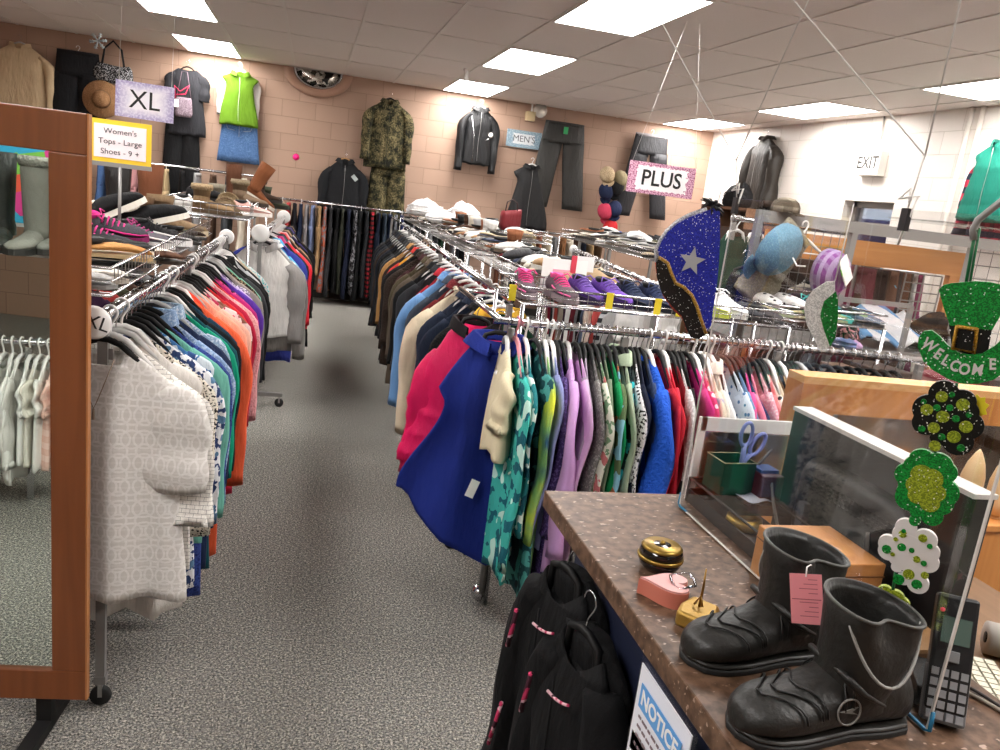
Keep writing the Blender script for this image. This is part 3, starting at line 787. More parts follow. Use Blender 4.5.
for i, (n_, c_) in enumerate([('ivory', '#d8d3ca'), ('ebony', '#131315'), ('camel', '#b68d5c'), ('cherry red', '#c62a3a'), ('soft white', '#e5e3df'), ('charred grey', '#2f2f31'), ('denim blue', '#44608c'), ('coal', '#18181a'), ('dusty pink', '#b98486'),
        ('hunter green', '#20402c'), ('sand', '#a8926f'), ('pitch black', '#0e0e10'), ('cloud grey', '#a3a2a3'), ('mocha', '#5a4334'), ('iron grey', '#414347'), ('bone', '#cfc6b6')]):
    bl.append((n_+' jersey trousers', 'pants', fb(c_), dict(wst=.17, th=.035, L=.9)))
row(bl, (-3.5, 10.25), (-.7, 10.25), -PI/2, 'on the high rail behind the left shoe shelf', 1.47+RZ, hcols=('white', 'black'))

# ------------------------------------------------------------------ coat rack right of the aisle
rail_rack('clothes_rack', 'long chrome coat rack along the right side of the aisle', (.87, 3.28), (1.0, 10.0), 1.18, foot=.16, npost=4)
coats = [
 ('forest green and yellow lined jacket', 'jacket', fb('#1f4a34'), dict(L=.62, sw=.22, cmat=fb('#e2b23c'))),
 ('black boucle coat', 'coat', fb('#151516', 'fleece'), dict(L=.86, sw=.24)),
 ('navy blue parka', 'coat', fb('#1b2436'), dict(L=.84, sw=.25)),
 ('ink navy softshell jacket', 'jacket', fb('#232b3d'), dict(L=.7, sw=.24)),
 ('cream parka with shaggy fur trim', 'coat', fb('#cdbfa6'), dict(L=.84, sw=.29, th=.045, collar='fur', cmat=fb('#d8cbb4', 'fur'), Ls=.7)),
 ('maroon zipped fleece', 'jacket', fb('#6c2226', 'fleece'), dict(L=.66, sw=.22)),
 ('dark slate softshell coat', 'coat', fb('#3a4350'), dict(L=.84, sw=.25)),
 ('light blue ski jacket with white piping', 'jacket', fb('#6590c2', 'nylon'), dict(L=.8, sw=.27, th=.04, zmat=WHITEP, Ls=.72)),
 ('cherry red rain jacket', 'jacket', fb('#a82432'), dict(L=.5, sw=.2)),
 ('charcoal grey winter coat', 'coat', fb('#2b2c30'), dict(L=.86, sw=.255)),
 ('black quilted parka', 'coat', fb('#0f1012'), dict(L=.88, sw=.26)),
 ('taupe brown work coat', 'coat', fb('#50453a'), dict(tag='#e6d22e', L=.84, sw=.265, th=.035)),
 ('olive brown canvas jacket', 'jacket', fb('#48402f'), dict(L=.76, sw=.26)),
 ('crimson edged dark anorak', 'jacket', fb('#3a1d20'), dict(L=.72, sw=.24)),
 ('dark brown shearling coat', 'coat', fb('#2c2019', 'fleece'), dict(tag='#e6d22e', L=.86, sw=.27, th=.04, cmat=fb('#2c2019', 'fleece'))),
 ('black faux fur coat', 'coat', fb('#120f0e', 'fleece'), dict(L=.9, sw=.275, th=.045)),
 ('mustard yellow and red ski jacket', 'jacket', fb('#d99b2b', 'nylon'), dict(L=.66, sw=.255, mat2=fb('#b5322c'))),
 ('umber brown long coat', 'coat', fb('#33261f'), dict(L=.84, sw=.25)),
 ('tan barn coat', 'coat', fb('#a87f4c'), dict(L=.7, sw=.26)),
 ('black leather car coat', 'coat', fb('#101011', 'leather'), dict(L=.82, sw=.26)),
 ('graphite suit jacket', 'jacket', fb('#232427'), dict(L=.74, sw=.25)),
 ('jet black blazer', 'jacket', fb('#0b0b0c'), dict(L=.76, sw=.25)),
 ('midnight pea coat', 'coat', fb('#12151f'), dict(L=.82, sw=.25)),
 ('espresso brown coat', 'coat', fb('#2b2019'), dict(L=.86, sw=.25)),
 ('anthracite raincoat', 'coat', fb('#202226'), dict(L=.88, sw=.25)),
 ('dark navy long overcoat', 'coat', fb('#10131c'), dict(L=.95, sw=.25)),
 ('black trench coat', 'coat', fb('#0e0e0f'), dict(L=.98, sw=.25)),
 ('sooty grey jacket', 'jacket', fb('#2e2e30'), dict(L=.72, sw=.24)),
]
n_c = len(coats)
row(coats, (.885, 3.42), (.98, 8.6), 0, 'on the coat rack right of the aisle', 1.18+RZ, jit=.12, hcols=('white', 'white', 'clear'),
    pos=[((i+.4)/n_c)**1.0 for i in range(n_c)])

# pieces on the corner arm
root = thing('garment_bracket', 'short chrome display arm at the corner of the front right rack', 'bracket', (.66, 2.62, 0), 0)
MB().tube([(0, 0, 1.2), (.0, .75, 1.2)], .011, 10).build('arm', CHROME, root)
MB().tube([(0, .7, 1.2), (.2, .7, 1.2)], .011, 10).build('crossbar', CHROME, root)
garment('hot pink quilted puffer jacket', 'hot pink quilted puffer jacket hanging behind the royal blue cape', 'puffer', fb('#d8185a', 'nylon'), (.665, 3.0, 1.215), -.3,
        dict(L=.6, sw=.2, hem=.27, th=.05, quilt=.016, Ls=.54, out=.3, sd=.24, fix=1, cmat=fb('#1a1416'), r0=.06, r1=.055, ry=1), 'black')
garment('royal blue wool cape', 'royal blue wool cape with wide hem at the aisle corner', 'cape', fb('#1b2c80', 'plain'), (.7, 2.76, 1.205), -.22,
        dict(L=.86, sw=.2, hem=.31, th=.04, fold=.034, nf=9.5, sd=.28, skew=.3, fix=1, collar='lapel', cmat=fb('#1b2c80', 'plain')), 'black')
cape = [o for o in bpy.data.objects if o.get('label', '').startswith('royal blue wool cape')][0]
MB().tube([(.03, -.1, -.26), (.03, -.104, -.22), (.06, -.104, -.24), (.0, -.106, -.2)], .008, 6).build('white_toggle', WHITEP, cape)
MB().box(-.016, .016, -.002, .002, -.07, 0).build('price_tag', WHITE, cape, loc=(-.02, -.1, -.62), rot=(0, .3, 0), smooth=False)

# ------------------------------------------------------------------ front right rack
RP0, RP1 = (.665, 2.72), (2.42, 2.60)
rail_rack('clothes_rack', 'front right chrome rack crowded with tops behind the counter', RP0, RP1, 1.18, foot=.1, capr=0, npost=3, inset=.5)
root = thing('ball_foot_leg', 'slanted grey rack leg ending in a chrome ball on the carpet', 'rack leg', (.77, 2.84, 0))
MB().tube([(.005, -.02, .04), (-.03, -.1, 1.15)], [.014, .014], 8).build('leg', GREYMET, root)
MB().lathe([(.001, 0), (.02, .005), (.031, .02), (.034, .034), (.031, .048), (.02, .063), (.001, .068)], 20).build('ball_foot', CHROME, root)
fr = [
 ('cream knitted wrap', 'long', fb('#ddd0b0'), dict(L=.36, sw=.2, th=.035, h='clear', Ls=.2)),
 ('turquoise palm-leaf blouse', 'long', fb('#3fb0a6', 'floral', '#175c6a', '#bfe3d8', .6), dict(L=.84, sw=.225, Ls=.7, h='pink')),
 ('teal and white tropical tunic', 'long', fb('#2a7f86', 'floral', '#dfe8e4', '#134a5a', .55), dict(L=.8, sw=.21, h='white')),
 ('dark teal leaf-print dress', 'dress', fb('#1c4a4f', 'floral', '#4d9a94', '#0e2a33', .6), dict(L=.92, sw=.2)),
 ('lime and navy tie-dyed tunic', 'long', fb('#c6cf3c', 'tiedye', '#7fb06a', '#1f4a78'), dict(L=.9, sw=.22, Ls=.6, h='white')),
 ('periwinkle sleeve blouse', 'long', fb('#8f96c8'), dict(L=.7, sw=.2, h='white')),
 ('violet black lace tunic', 'long', fb('#3b2a5a', 'speck', '#5f4a86'), dict(L=.94, sw=.21)),
 ('deep indigo skirted top', 'dress', fb('#2a2140'), dict(L=.96, sw=.2)),
 ('lilac satin long blouse', 'long', fb('#c79ad2'), dict(L=.82, sw=.235, th=.03, Ls=.64, h='clear')),
 ('orchid pink shirt', 'long', fb('#cfa8cf'), dict(L=.78, sw=.215)),
 ('mauve grey cardigan', 'long', fb('#9a8fa0'), dict(L=.74, sw=.2)),
 ('charcoal heather sweater', 'long', fb('#6d6b69', 'speck', '#8f8d8b'), dict(L=.74, sw=.21)),
 ('cream and green sprig blouse', 'long', fb('#cfd3c2', 'floral', '#6a8a6a', '#b56a6a'), dict(L=.7, sw=.225)),
 ('sage green long top', 'long', fb('#6f7f68'), dict(L=.8, sw=.2)),
 ('emerald green sweater', 'long', fb('#0f8a50'), dict(L=.7, sw=.215)),
 ('olive shirt with embroidered birds', 'long', fb('#586b48', 'floral', '#7fb4c8', '#b8654a', .35), dict(L=.84, sw=.225, tag='#e8e8e8')),
 ('pale sage collared shirt', 'long', fb('#a3b39a'), dict(L=.72, sw=.215, collar='c')),
 ('teal and black leaf top', 'long', fb('#1a2a2c', 'floral', '#2aa0a6', '#0c1416', .6), dict(L=.66, sw=.2)),
 ('black and white squiggle blouse', 'long', fb('#d9d9dc', 'speck', '#16161a', sc=.8), dict(L=.72, sw=.22)),
 ('midnight navy cardigan', 'long', fb('#151c30'), dict(L=.76, sw=.215)),
 ('slate blue shirt', 'long', fb('#3a4a6e'), dict(L=.66, sw=.2)),
 ('cobalt blue fleece pullover', 'long', fb('#1f57c4', 'fleece'), dict(L=.7, sw=.24, th=.045, Ls=.56, r1=.065, out=.2, h='white')),
 ('cardinal red turtleneck', 'long', fb('#b3202f'), dict(L=.78, sw=.225)),
 ('ruby red jersey', 'long', fb('#c4273a'), dict(L=.8, sw=.22, h='white')),
 ('dark garnet top', 'long', fb('#7a1a26'), dict(L=.8, sw=.205)),
 ('light heather grey tee', 'long', fb('#b9b7b7', 'speck', '#d3d1d1'), dict(L=.84, sw=.225)),
 ('plain black crew-neck top', 'long', fb('#101012'), dict(L=.7, sw=.215)),
 ('fuchsia scarf-hem top', 'long', fb('#d8358c'), dict(L=.72, sw=.215)),
 ('rose pink blouse with white daisies', 'long', fb('#d83a72', 'dots', '#f5dfe6', sc=.6), dict(L=.82, sw=.23, h='white')),
 ('rosy red small-check shirt', 'long', fb('#c94a5c', 'plaid', '#e9c4c6', sc=1.6), dict(L=.76, sw=.205)),
 ('cream blouse with faded flowers', 'long', fb('#e3d3bf', 'floral', '#a9a8bd', '#c6926a', .5), dict(L=.8, sw=.23, h='white')),
 ('ivory collared blouse', 'long', fb('#e5dfd4'), dict(L=.76, sw=.21, collar='c', h='white')),
 ('crisp white shirt', 'long', fb('#e9e9ec'), dict(L=.78, sw=.225)),
 ('white top with blue spots', 'long', fb('#cdd8e6', 'dots', '#4a6d9c'), dict(L=.7, sw=.215)),
 ('faded denim blue shirt', 'long', fb('#6f8cb3'), dict(L=.74, sw=.21)),
 ('navy blue polo', 'long', fb('#27345f'), dict(L=.7, sw=.215)),
 ('bright pink ruffled top', 'long', fb('#df4f93'), dict(L=.72, sw=.21)),
 ('candy pink jersey', 'long', fb('#e8839f'), dict(L=.74, sw=.22)),
 ('light pink speckled tee', 'long', fb('#e7a5b4', 'speck', '#f2d2da'), dict(L=.7, sw=.2)),
 ('white blouse with leopard spots', 'long', fb('#e6ddd2', 'dots', '#2c2320', sc=.8), dict(L=.72, sw=.215)),
 ('salmon pink linen shirt', 'long', fb('#df7d7d'), dict(L=.72, sw=.215)),
 ('beige gauze shirt', 'long', fb('#dccdb5'), dict(L=.74, sw=.225, h='white')),
 ('tan blouse with tiny blossoms', 'long', fb('#c9a77c', 'speck', '#8a6a4a'), dict(L=.72, sw=.215)),
 ('red and white lattice print blouse', 'long', fb('#d23a3c', 'dots', '#f1e4df', sc=1.0), dict(L=.74, sw=.22, h='white')),
 ('poppy red and cream tunic', 'long', fb('#cf4440', 'floral', '#f0ddd2', '#b32b2c'), dict(L=.74, sw=.215)),
 ('tomato red speckled top', 'long', fb('#c8373a', 'speck', '#e7a39b'), dict(L=.72, sw=.21)),
 ('wine red striped shirt', 'long', fb('#a33a44', 'vstripes', '#d9a2a2', sc=1.2), dict(L=.72, sw=.22)),
 ('coral, gold and white swirl top', 'long', fb('#d95a44', 'tiedye', '#efd9b8', '#c22f32'), dict(L=.78, sw=.235, h='clear')),
 ('watermelon red camp shirt', 'long', fb('#dc5a5a', 'floral', '#f4e6dc', '#e8a13c'), dict(L=.74, sw=.225)),
 ('brick print blouse', 'long', fb('#8d3b36', 'speck', '#c98a7c'), dict(L=.7, sw=.2)),
 ('burgundy lace tunic', 'long', fb('#59202b', 'speck', '#7d3a46'), dict(L=.72, sw=.205)),
 ('raisin brown knit top', 'long', fb('#4d2f30'), dict(L=.72, sw=.205)),
 ('mahogany satin blouse', 'long', fb('#6b2b26'), dict(L=.7, sw=.205)),
 ('oxblood jersey', 'long', fb('#581c22'), dict(L=.72, sw=.205)),
 ('cocoa brown cardigan', 'long', fb('#4b3630'), dict(L=.7, sw=.205)),
 ('dusky rose blouse', 'long', fb('#a2686c'), dict(L=.7, sw=.205)),
 ('dark umber tunic', 'long', fb('#3a2825'), dict(L=.7, sw=.205)),
]
n_f = len(fr)
FX = [500, 509, 518, 528, 537, 543, 548, 552, 560, 568, 575, 580, 586, 592, 598, 606, 613, 618, 624, 629, 634, 641, 651, 657, 663, 669, 675, 681, 688, 694, 700, 707, 713, 720, 726, 732, 738, 744, 750, 756, 762, 768, 774, 780, 786, 792, 797, 804, 813, 823, 836, 849, 861, 874, 887, 901, 914]
for i_ in fr:
    if len(i_) > 3: i_[3].setdefault('th', .014)
row(fr, (.70, 2.716), (2.38, 2.605), -PI/2, 'on the front right rack', 1.18+RZ, jit=.14, hcols=('black',), pos=[(q_-495)/440 for q_ in FX])

# ------------------------------------------------------------------ mirror and what it reflects
MOX, MOY = -.516, 2.10; MA = math.atan2(-.1077, .9942)      # mirror's width heads left and slightly away
root = thing('framed_mirror', 'tall wood-framed mirror at the end of the left rack', 'mirror', (MOX, MOY, .1), MA)
WOODM = wood('#6e3b1c', '#824a26', 'mirror_wood', 2, .35); WOODE = wood('#a86a3c', '#b97a48', 'mirror_wood_edge', 2, .4)
MW, MZ0, MZ1 = .62, .02, 1.585; fwid = .086
m_ = MB().box(-MW, 0, 0, .022, MZ0, MZ0+.09).box(-MW, 0, 0, .022, MZ1-.095, MZ1).box(-MW, -MW+fwid, 0, .022, MZ0+.09, MZ1-.095).box(-fwid, 0, 0, .022, MZ0+.09, MZ1-.095)
m_.build('frame', WOODM, root, smooth=False, bevel=.003)
m_ = MB().box(-.0, .004, .001, .021, MZ0, MZ1); m_.build('frame_edge', WOODE, root, smooth=False)
kk = NT('mirror_glass'); kk.b.inputs['Metallic'].default_value = 1; kk.b.inputs['Roughness'].default_value = .0; kk.b.inputs['Base Color'].default_value = (.78, .86, .8, 1)
MB().box(-MW+fwid, -fwid, .012, .018, MZ0+.09, MZ1-.095).build('mirror_glass', kk.m, root, smooth=False)
MB().box(-MW+.1, -MW+.14, .03, .06, -.1, 1.2).box(-.14, -.1, .03, .06, -.1, 1.2).box(-.14, -.1, -.1, .16, -.1, -.07).box(-MW+.1, -MW+.14, -.1, .16, -.1, -.07).build('stand', BLACKM, root, smooth=False)


def refl(x, y):
    nx, ny = -.1077, -.9942; d = (x-MOX)*nx + (y-MOY)*ny
    return x-2*d*nx, y-2*d*ny


ra = math.atan2(-.2147, .977)
a0, a1 = refl(-2.3, 3.75), refl(-.85, 3.75)
rail_rack('clothes_rack', 'low chrome rail of white and pink tops seen in the mirror', a0, a1, .74, foot=.12, inset=.0, npost=2)
b0 = refl(-1.16, 3.72)
MB().box(-.012, .012, -.012, .012, 0, .72).build('centre_post', CHROME, [o for o in bpy.data.objects if o.get('label', '').startswith('low chrome rail')][0], loc=(1.14, 0, 0), smooth=False)
mit = [('pale blue camisole', 'top', fb('#bcd3e0')), ('blush pink blouse', 'long', fb('#e6c3bd')), ('soft pink shirt', 'long', fb('#e2b7b3')), ('milk white blouse', 'long', fb('#ebe9e4')), ('cotton white shirt', 'long', fb('#e4e3df')),
       ('bright white tunic', 'long', fb('#efeeea')), ('chalk white cardigan', 'long', fb('#dcdad5')), ('snow white tee', 'top', fb('#eeedea')), ('eggshell blouse', 'top', fb('#e2ddd2')), ('white vest top', 'top', fb('#e8e6e2')),
       ('shell pink striped top', 'top', fb('#e3b9ab', 'stripes', '#eccbc0')), ('rose beige blouse', 'top', fb('#d9b3a6')), ('pearl white top', 'top', fb('#dddbd6')), ('frosted white shirt', 'top', fb('#e9e8e4'))]
mit = [(a, b, c, dict(L=.5 if b == 'long' else .44, sw=.17, h='white', Ls=.4 if b == 'long' else .15)) for a, b, c in mit]
c0, c1 = refl(-1.42, 3.75), refl(-.92, 3.75)
row(mit, c0, c1, ra+PI/2, 'on the low rail reflected in the mirror', .74+RZ)
s0 = refl(-1.6, 3.8)
root = thing('shoe_shelf', 'white shelf of tall boots seen in the mirror', 'shelf', (s0[0], s0[1], 1.13), ra)
MB().box(-.9, .9, -.16, .16, -.0, .022).build('board', WHITEP, root, smooth=False)
MB().box(-.88, -.84, -.02, .02, -1.13, 0).box(.84, .88, -.02, .02, -1.13, 0).build('shelf_post', GREYMET, root, smooth=False)
for i, (vx, vy, cname, cc, hh, r_) in enumerate([(-1.42, 3.8, 'wrinkled black leather', '#1b1c1a', .40, .3), (-1.26, 3.78, 'slouched black leather', '#20211e', .37, -.2), (-1.1, 3.76, 'grey suede', '#77766f', .36, .1), (-.99, 3.84, 'dusky grey suede', '#6a6a64', .38, .2), (-1.58, 3.8, 'dark brown leather', '#2f251d', .38, 0)]):
    p_ = refl(vx, vy)
    shoe(cname+' boot', cname+' tall boot on the white shelf in the mirror', 'tallboot', fb(cc, 'leather') if 'leather' in cname else fb(cc), (p_[0], p_[1], 1.152), ra+PI/2+r_, sole='#2a2826', mat2=fb('#85847c', 'fur') if 'grey' in cname else None, L=.25, H=hh).scale = (1.2, 1.2, 1.05)
root = thing('notice_board', 'colourful paper-covered board high on the wall in the mirror', 'board', (*refl(-1.5, 4.12), 1.52), ra)
kk = NT('patchwork_paper'); wv = kk.n('ShaderNodeTexVoronoi', i_Scale=9.0); kk.l(kk.coord(), wv.inputs['Vector'])
sc_ = kk.n('ShaderNodeSeparateColor'); kk.l(wv.outputs['Color'], sc_.inputs[0])
kk.l(kk.ramp(sc_.outputs[0], [(0, '#2fa6cf'), (.3, '#7cc04a'), (.5, '#e2563c'), (.62, '#5cc7d8'), (.72, '#e6c63a'), (.82, '#d83a8e'), (.92, '#f0efe9')]), kk.b.inputs['Base Color'])
MB().box(-1, 1, -.01, .01, -.3, .4).build('paper', kk.m, root, smooth=False)
MB().box(-1.02, 1.02, -.015, -.011, -.32, .42).build('backing', WHITE, root, smooth=False)
MB().box(-.98, -.94, -.05, -.02, -1.52, .4).box(.94, .98, -.05, -.02, -1.52, .4).build('upright', GREYMET, root, smooth=False)

# ------------------------------------------------------------------ shoe shelves
basket('long wire shoe basket over the near left rack', -.94, -.475, 2.16, 4.28, 1.25, .07, .042, posts=False)
basket('far wire shoe basket on the left heaped with boots', -.9, -.36, 5.25, 7.25, 1.27, .08, .05)
# cardboard-like liners are not in the photo: shoes lie straight on the wires
NAMES = {}
def S_(desc, kind, col, x, y, z, rz, sole='#2b2724', lace=None, where='', tilt=(0, 0), mat=None, mat2=None, L=.26, H=.3):
    lab = '%s %s %s' % (desc, {'sneaker': 'sneaker', 'flat': 'flat shoe', 'boot': 'ankle boot', 'tallboot': 'tall boot', 'heel': 'heeled shoe', 'slipper': 'slipper'}[kind], where)
    shoe(desc, lab, kind, mat or fb(col), (x, y, z), (tilt[0], tilt[1], rz), sole, lace, L, mat2, H)


wl = 'in the near left basket'; z = 1.256
PINKL = '#c22a78'
S_('black and magenta running', 'sneaker', '#27262b', -.86, 2.92, z, .25, '#c22a78', PINKL, wl, mat2=fb(PINKL))
S_('second black and magenta running', 'sneaker', '#2b2a30', -.85, 3.06, z, .2, '#c22a78', PINKL, wl, mat2=fb(PINKL))
S_('dark grey magenta-lined', 'sneaker', '#3a383f', -.84, 3.2, z+.03, .15, '#8e2a66', PINKL, wl, mat2=fb(PINKL), tilt=(.3, 0))
S_('tan wedge', 'heel', '#b8864f', -.72, 2.42, z+.055, .35, '#d8bf94', None, wl)
S_('honey brown strapped', 'heel', '#b07a42', -.7, 2.55, z+.055, .5, '#c9a877', None, wl, tilt=(.1, .1))
S_('black patent', 'flat', '#121214', -.74, 2.68, z, .15, '#222222', None, wl, mat=fb('#121214', 'leather'))
S_('cream open', 'flat', '#d6c6ac', -.72, 2.8, z, .3, '#bfae90', None, wl)
S_('silver grey', 'flat', '#a7a5a3', -.74, 2.22, z, .1, '#8a8886', None, wl)
S_('off-white strappy', 'flat', '#dcd6cb', -.73, 2.31, z, .2, '#b9b0a3', None, wl)
S_('rose metallic', 'flat', '#b98578', -.86, 2.4, z+.01, .4, '#9a8e84', None, wl)
S_('plum trimmed grey', 'sneaker', '#58545b', -.76, 3.34, z, -.1, '#e0dedb', '#9b2d6c', wl)
S_('white-soled black', 'sneaker', '#1d1d20', -.72, 3.46, z, .1, '#efefef', '#333333', wl)
S_('black mule with white rim', 'slipper', '#141416', -.9, 3.62, z+.02, .3, '#eae6dc', None, wl, mat2=fb('#e9e4d8', 'fur'), tilt=(0, -.5), L=.27)
S_('second black mule with white rim', 'slipper', '#161618', -.76, 3.68, z+.02, .2, '#eae6dc', None, wl, mat2=fb('#e9e4d8', 'fur'), tilt=(0, -.3), L=.27)
S_('brown hiking', 'boot', '#6d553e', -.8, 3.86, z, .1, '#2b241e', '#d8c9a2', wl, tilt=(0, .1))
S_('taupe laced hiking', 'boot', '#8a7358', -.72, 3.99, z, .1, '#cbbd9d', '#d8c9a2', wl)
S_('black harness', 'tallboot', '#232120', -.93, 4.12, z, .05, '#171514', None, wl, mat=fb('#232120', 'leather'), H=.29)
S_('russet brown suede', 'tallboot', '#7a4b33', -.8, 4.18, z, .05, '#3b2618', None, wl, H=.3)
S_('dark loafer style', 'flat', '#33231b', -.7, 3.76, z, .2, '#1b1512', None, wl)
S_('charcoal ballet', 'flat', '#3c3a3a', -.7, 3.58, z, 0, '#1b1512', None, wl)
S_('ivory lace', 'flat', '#e4ddd0', -.7, 2.98, z+.0, -.1, '#cfc6b5', None, wl)
S_('coffee brown', 'flat', '#54392a', -.66, 2.86, z, .1, '#2b1d14', None, wl)
wl2 = 'heaped in the far left basket'; z = 1.276
S_('white canvas', 'sneaker', '#e3e1dd', -.85, 5.5, z, .1, '#f0efec', '#ffffff', wl2)
S_('black suede clog', 'slipper', '#161516', -.8, 5.7, z+.06, .1, '#1f1d1c', None, wl2)
S_('fringed tan moccasin', 'boot', '#8d7355', -.72, 5.45, z, -.1, '#5d4a36', None, wl2, mat2=fb('#a18a6b', 'fur'))
S_('grey brown shearling', 'boot', '#75624d', -.62, 5.6, z, .3, '#4d3f30', None, wl2, mat2=fb('#8d7a60', 'fur'), tilt=(1.2, 0))
S_('khaki rolled', 'boot', '#7c6a50', -.6, 5.8, z+.05, .1, '#4d3f30', None, wl2, mat2=fb('#8b795c', 'fur'), tilt=(1.3, .2))
S_('pale pink', 'sneaker', '#d9a9a0', -.5, 5.62, z, .2, '#efe7e0', '#ffffff', wl2)
S_('yellow tagged brown', 'flat', '#6b5038', -.55, 5.95, z, .4, '#e0c52e', None, wl2)
S_('stone grey', 'boot', '#8f8878', -.7, 6.1, z, .1, '#55503f', None, wl2)
S_('fold-over taupe', 'boot', '#7a6653', -.55, 6.2, z+.04, -.2, '#3a2f25', None, wl2, mat2=fb('#94836a', 'fur'))
S_('tall chestnut', 'tallboot', '#5c3a28', -.62, 6.45, z, .1, '#2c1c12', None, wl2, H=.32)
S_('tipped-over cognac', 'tallboot', '#7c4a2c', -.5, 6.5, z+.12, .2, '#d8cfc0', None, wl2, tilt=(0, .5), H=.28)
S_('laced olive', 'boot', '#55523d', -.62, 6.75, z, .2, '#2c2a20', '#a09a7c', wl2)
S_('dark brown slouch', 'boot', '#3c2d23', -.45, 6.72, z+.05, .5, '#241a13', None, wl2, mat2=fb('#5a4a3c', 'fur'))
S_('mossy green', 'boot', '#4b5040', -.42, 6.95, z, .1, '#2a2c22', None, wl2)
S_('ash brown chukka', 'boot', '#6c5a48', -.6, 7.05, z+.02, -.2, '#2a211a', '#d0c09a', wl2)

# shelves right of the aisle
basket('front wire shoe basket above the front right rack', .79, 1.92, 2.80, 3.24, 1.235, .062, .05)
basket('second front wire basket with spotted flats', 1.95, 2.62, 3.1, 3.6, 1.225, .062, .05)
wf_ = 'in the front right basket'; z = 1.241; h_ = -PI/2
S_('black running with hot pink laces', 'sneaker', '#55474f', .87, 3.15, z, h_-.15, '#8d7f84', '#e23a86', wf_, mat2=fb('#e86aa2'))
S_('second black running with hot pink laces', 'sneaker', '#5b4c54', .99, 3.13, z, h_+.05, '#8d7f84', '#e23a86', wf_, mat2=fb('#e86aa2'))
S_('purple suede', 'sneaker', '#5d3c8e', 1.09, 3.15, z, h_+.1, '#33244f', '#7b5fb0', wf_)
S_('second purple suede', 'sneaker', '#6a46a0', 1.18, 3.13, z, h_+.25, '#33244f', '#7b5fb0', wf_)
S_('beige fleece-lined', 'slipper', '#9a8263', 1.1, 3.42, z+.02, h_, '#5d4a36', None, wf_, mat2=fb('#b59f7e', 'fur'), L=.2)
S_('second beige fleece-lined', 'slipper', '#a08868', 1.24, 3.4, z+.02, h_+.1, '#5d4a36', None, wf_, mat2=fb('#b59f7e', 'fur'), L=.2)
S_('navy blue', 'sneaker', '#222a41', 1.29, 3.12, z, h_+.1, '#141a2a', '#2d3858', wf_)
S_('second navy blue', 'sneaker', '#263050', 1.38, 3.1, z, h_+.2, '#141a2a', '#2d3858', wf_)
S_('white and grey walking', 'sneaker', '#dfdedb', 1.49, 3.14, z, h_+.2, '#cfe04a', '#f3f3f3', wf_)
S_('second white walking', 'sneaker', '#e4e3e0', 1.58, 3.1, z, h_+.35, '#cfe04a', '#f3f3f3', wf_)
S_('white mesh training', 'sneaker', '#d8d8d8', 1.68, 3.12, z, h_+.3, '#ededed', '#f3f3f3', wf_)
S_('charcoal slip-on', 'flat', '#2d2d31', 1.76, 3.1, z, h_+.2, '#17171a', None, wf_)
S_('dark grey slip-on', 'flat', '#3c3c40', 1.84, 3.08, z, h_+.2, '#17171a', None, wf_)
w3 = 'in the second front basket'; z = 1.231
S_('white and black spotted', 'slipper', '#e5e2de', 2.04, 3.46, z+.01, h_+.4, '#16161a', None, w3, mat=fb('#e5e2de', 'dots', '#141416', sc=.7), L=.27)
S_('second white and black spotted', 'slipper', '#e5e2de', 2.16, 3.44, z+.01, h_+.5, '#16161a', None, w3, mat=fb('#e8e5e2', 'dots', '#141416', sc=.75), L=.27)
S_('berry red bow', 'flat', '#a62a52', 2.2, 3.66, z+.04, h_+.2, '#2c1c20', None, w3)
S_('mint and navy', 'sneaker', '#2c4b57', 2.3, 3.42, z, h_+.3, '#58c2bb', '#59c9c0', w3)
S_('second mint and navy', 'sneaker', '#2f4f5a', 2.4, 3.4, z, h_+.3, '#58c2bb', '#59c9c0', w3)
S_('stonewash blue', 'flat', '#46566b', 2.46, 3.36, z, h_+.3, '#2b3440', None, w3)
S_('faded denim', 'flat', '#5a6a80', 2.54, 3.36, z, h_+.3, '#2b3440', None, w3)
S_('moss green woven', 'flat', '#7f9a68', 2.3, 3.22, z-.0, PI+.1, '#a7b58c', None, w3)
S_('lime edged canvas', 'flat', '#8fa878', 2.58, 3.2, z-.0, PI+.1, '#a7b58c', None, w3)
S_('straw coloured', 'flat', '#c9bd94', 2.02, 3.2, z, .1, '#b3a67f', None, w3)
# yellow size tags clipped to the front baskets, pink tag
for i, (x, y, zz, c, nm) in enumerate([(1.125, 2.796, 1.305, '#e6d22e', 'first yellow size tag on the front basket rim'), (1.325, 2.796, 1.3, '#e6d22e', 'second yellow size tag on the front basket rim'), (1.42, 2.796, 1.3, '#e6d22e', 'third yellow size tag on the front basket rim'),
                                       (2.27, 3.095, 1.3, '#d9a9cf', 'lilac paper tag on the spotted flats basket'), (.77, 2.9, 1.29, '#e6d22e', 'yellow tag at the corner of the front basket')]):
    t = thing('size_tag', nm, 'tag', (x, y, zz))
    MB().box(-.014, .014, -.0008, .0008, -.06, 0).build('card', solid('tagc'+c, c, .6), t, smooth=False)
    MB().box(-.015, .015, -.002, .002, -.008, .002).build('clip', solid('tagc2'+c, c, .4), t, smooth=False)
# white cardboard price sign standing behind the pink-laced pair
root = thing('price_sign', 'white and pink card sign propped behind the pink-laced sneakers', 'sign', (1.08, 3.26, 1.25), .08)
MB().box(-.1, .11, 0, .004, 0, .13).build('card', WHITE, root, smooth=False)
MB().box(-.05, .04, -.003, -.001, .02, .085).build('pink_panel', solid('pink_panel', '#e9a3b4', .7), root, smooth=False)
MB().box(.05, .14, .002, .006, .085, .15).build('white_flap', WHITEP, root, smooth=False)
MB().box(.03, .055, -.004, -.001, .07, .15).build('red_tab', solid('red_tab', '#c9374a', .6), root, smooth=False)

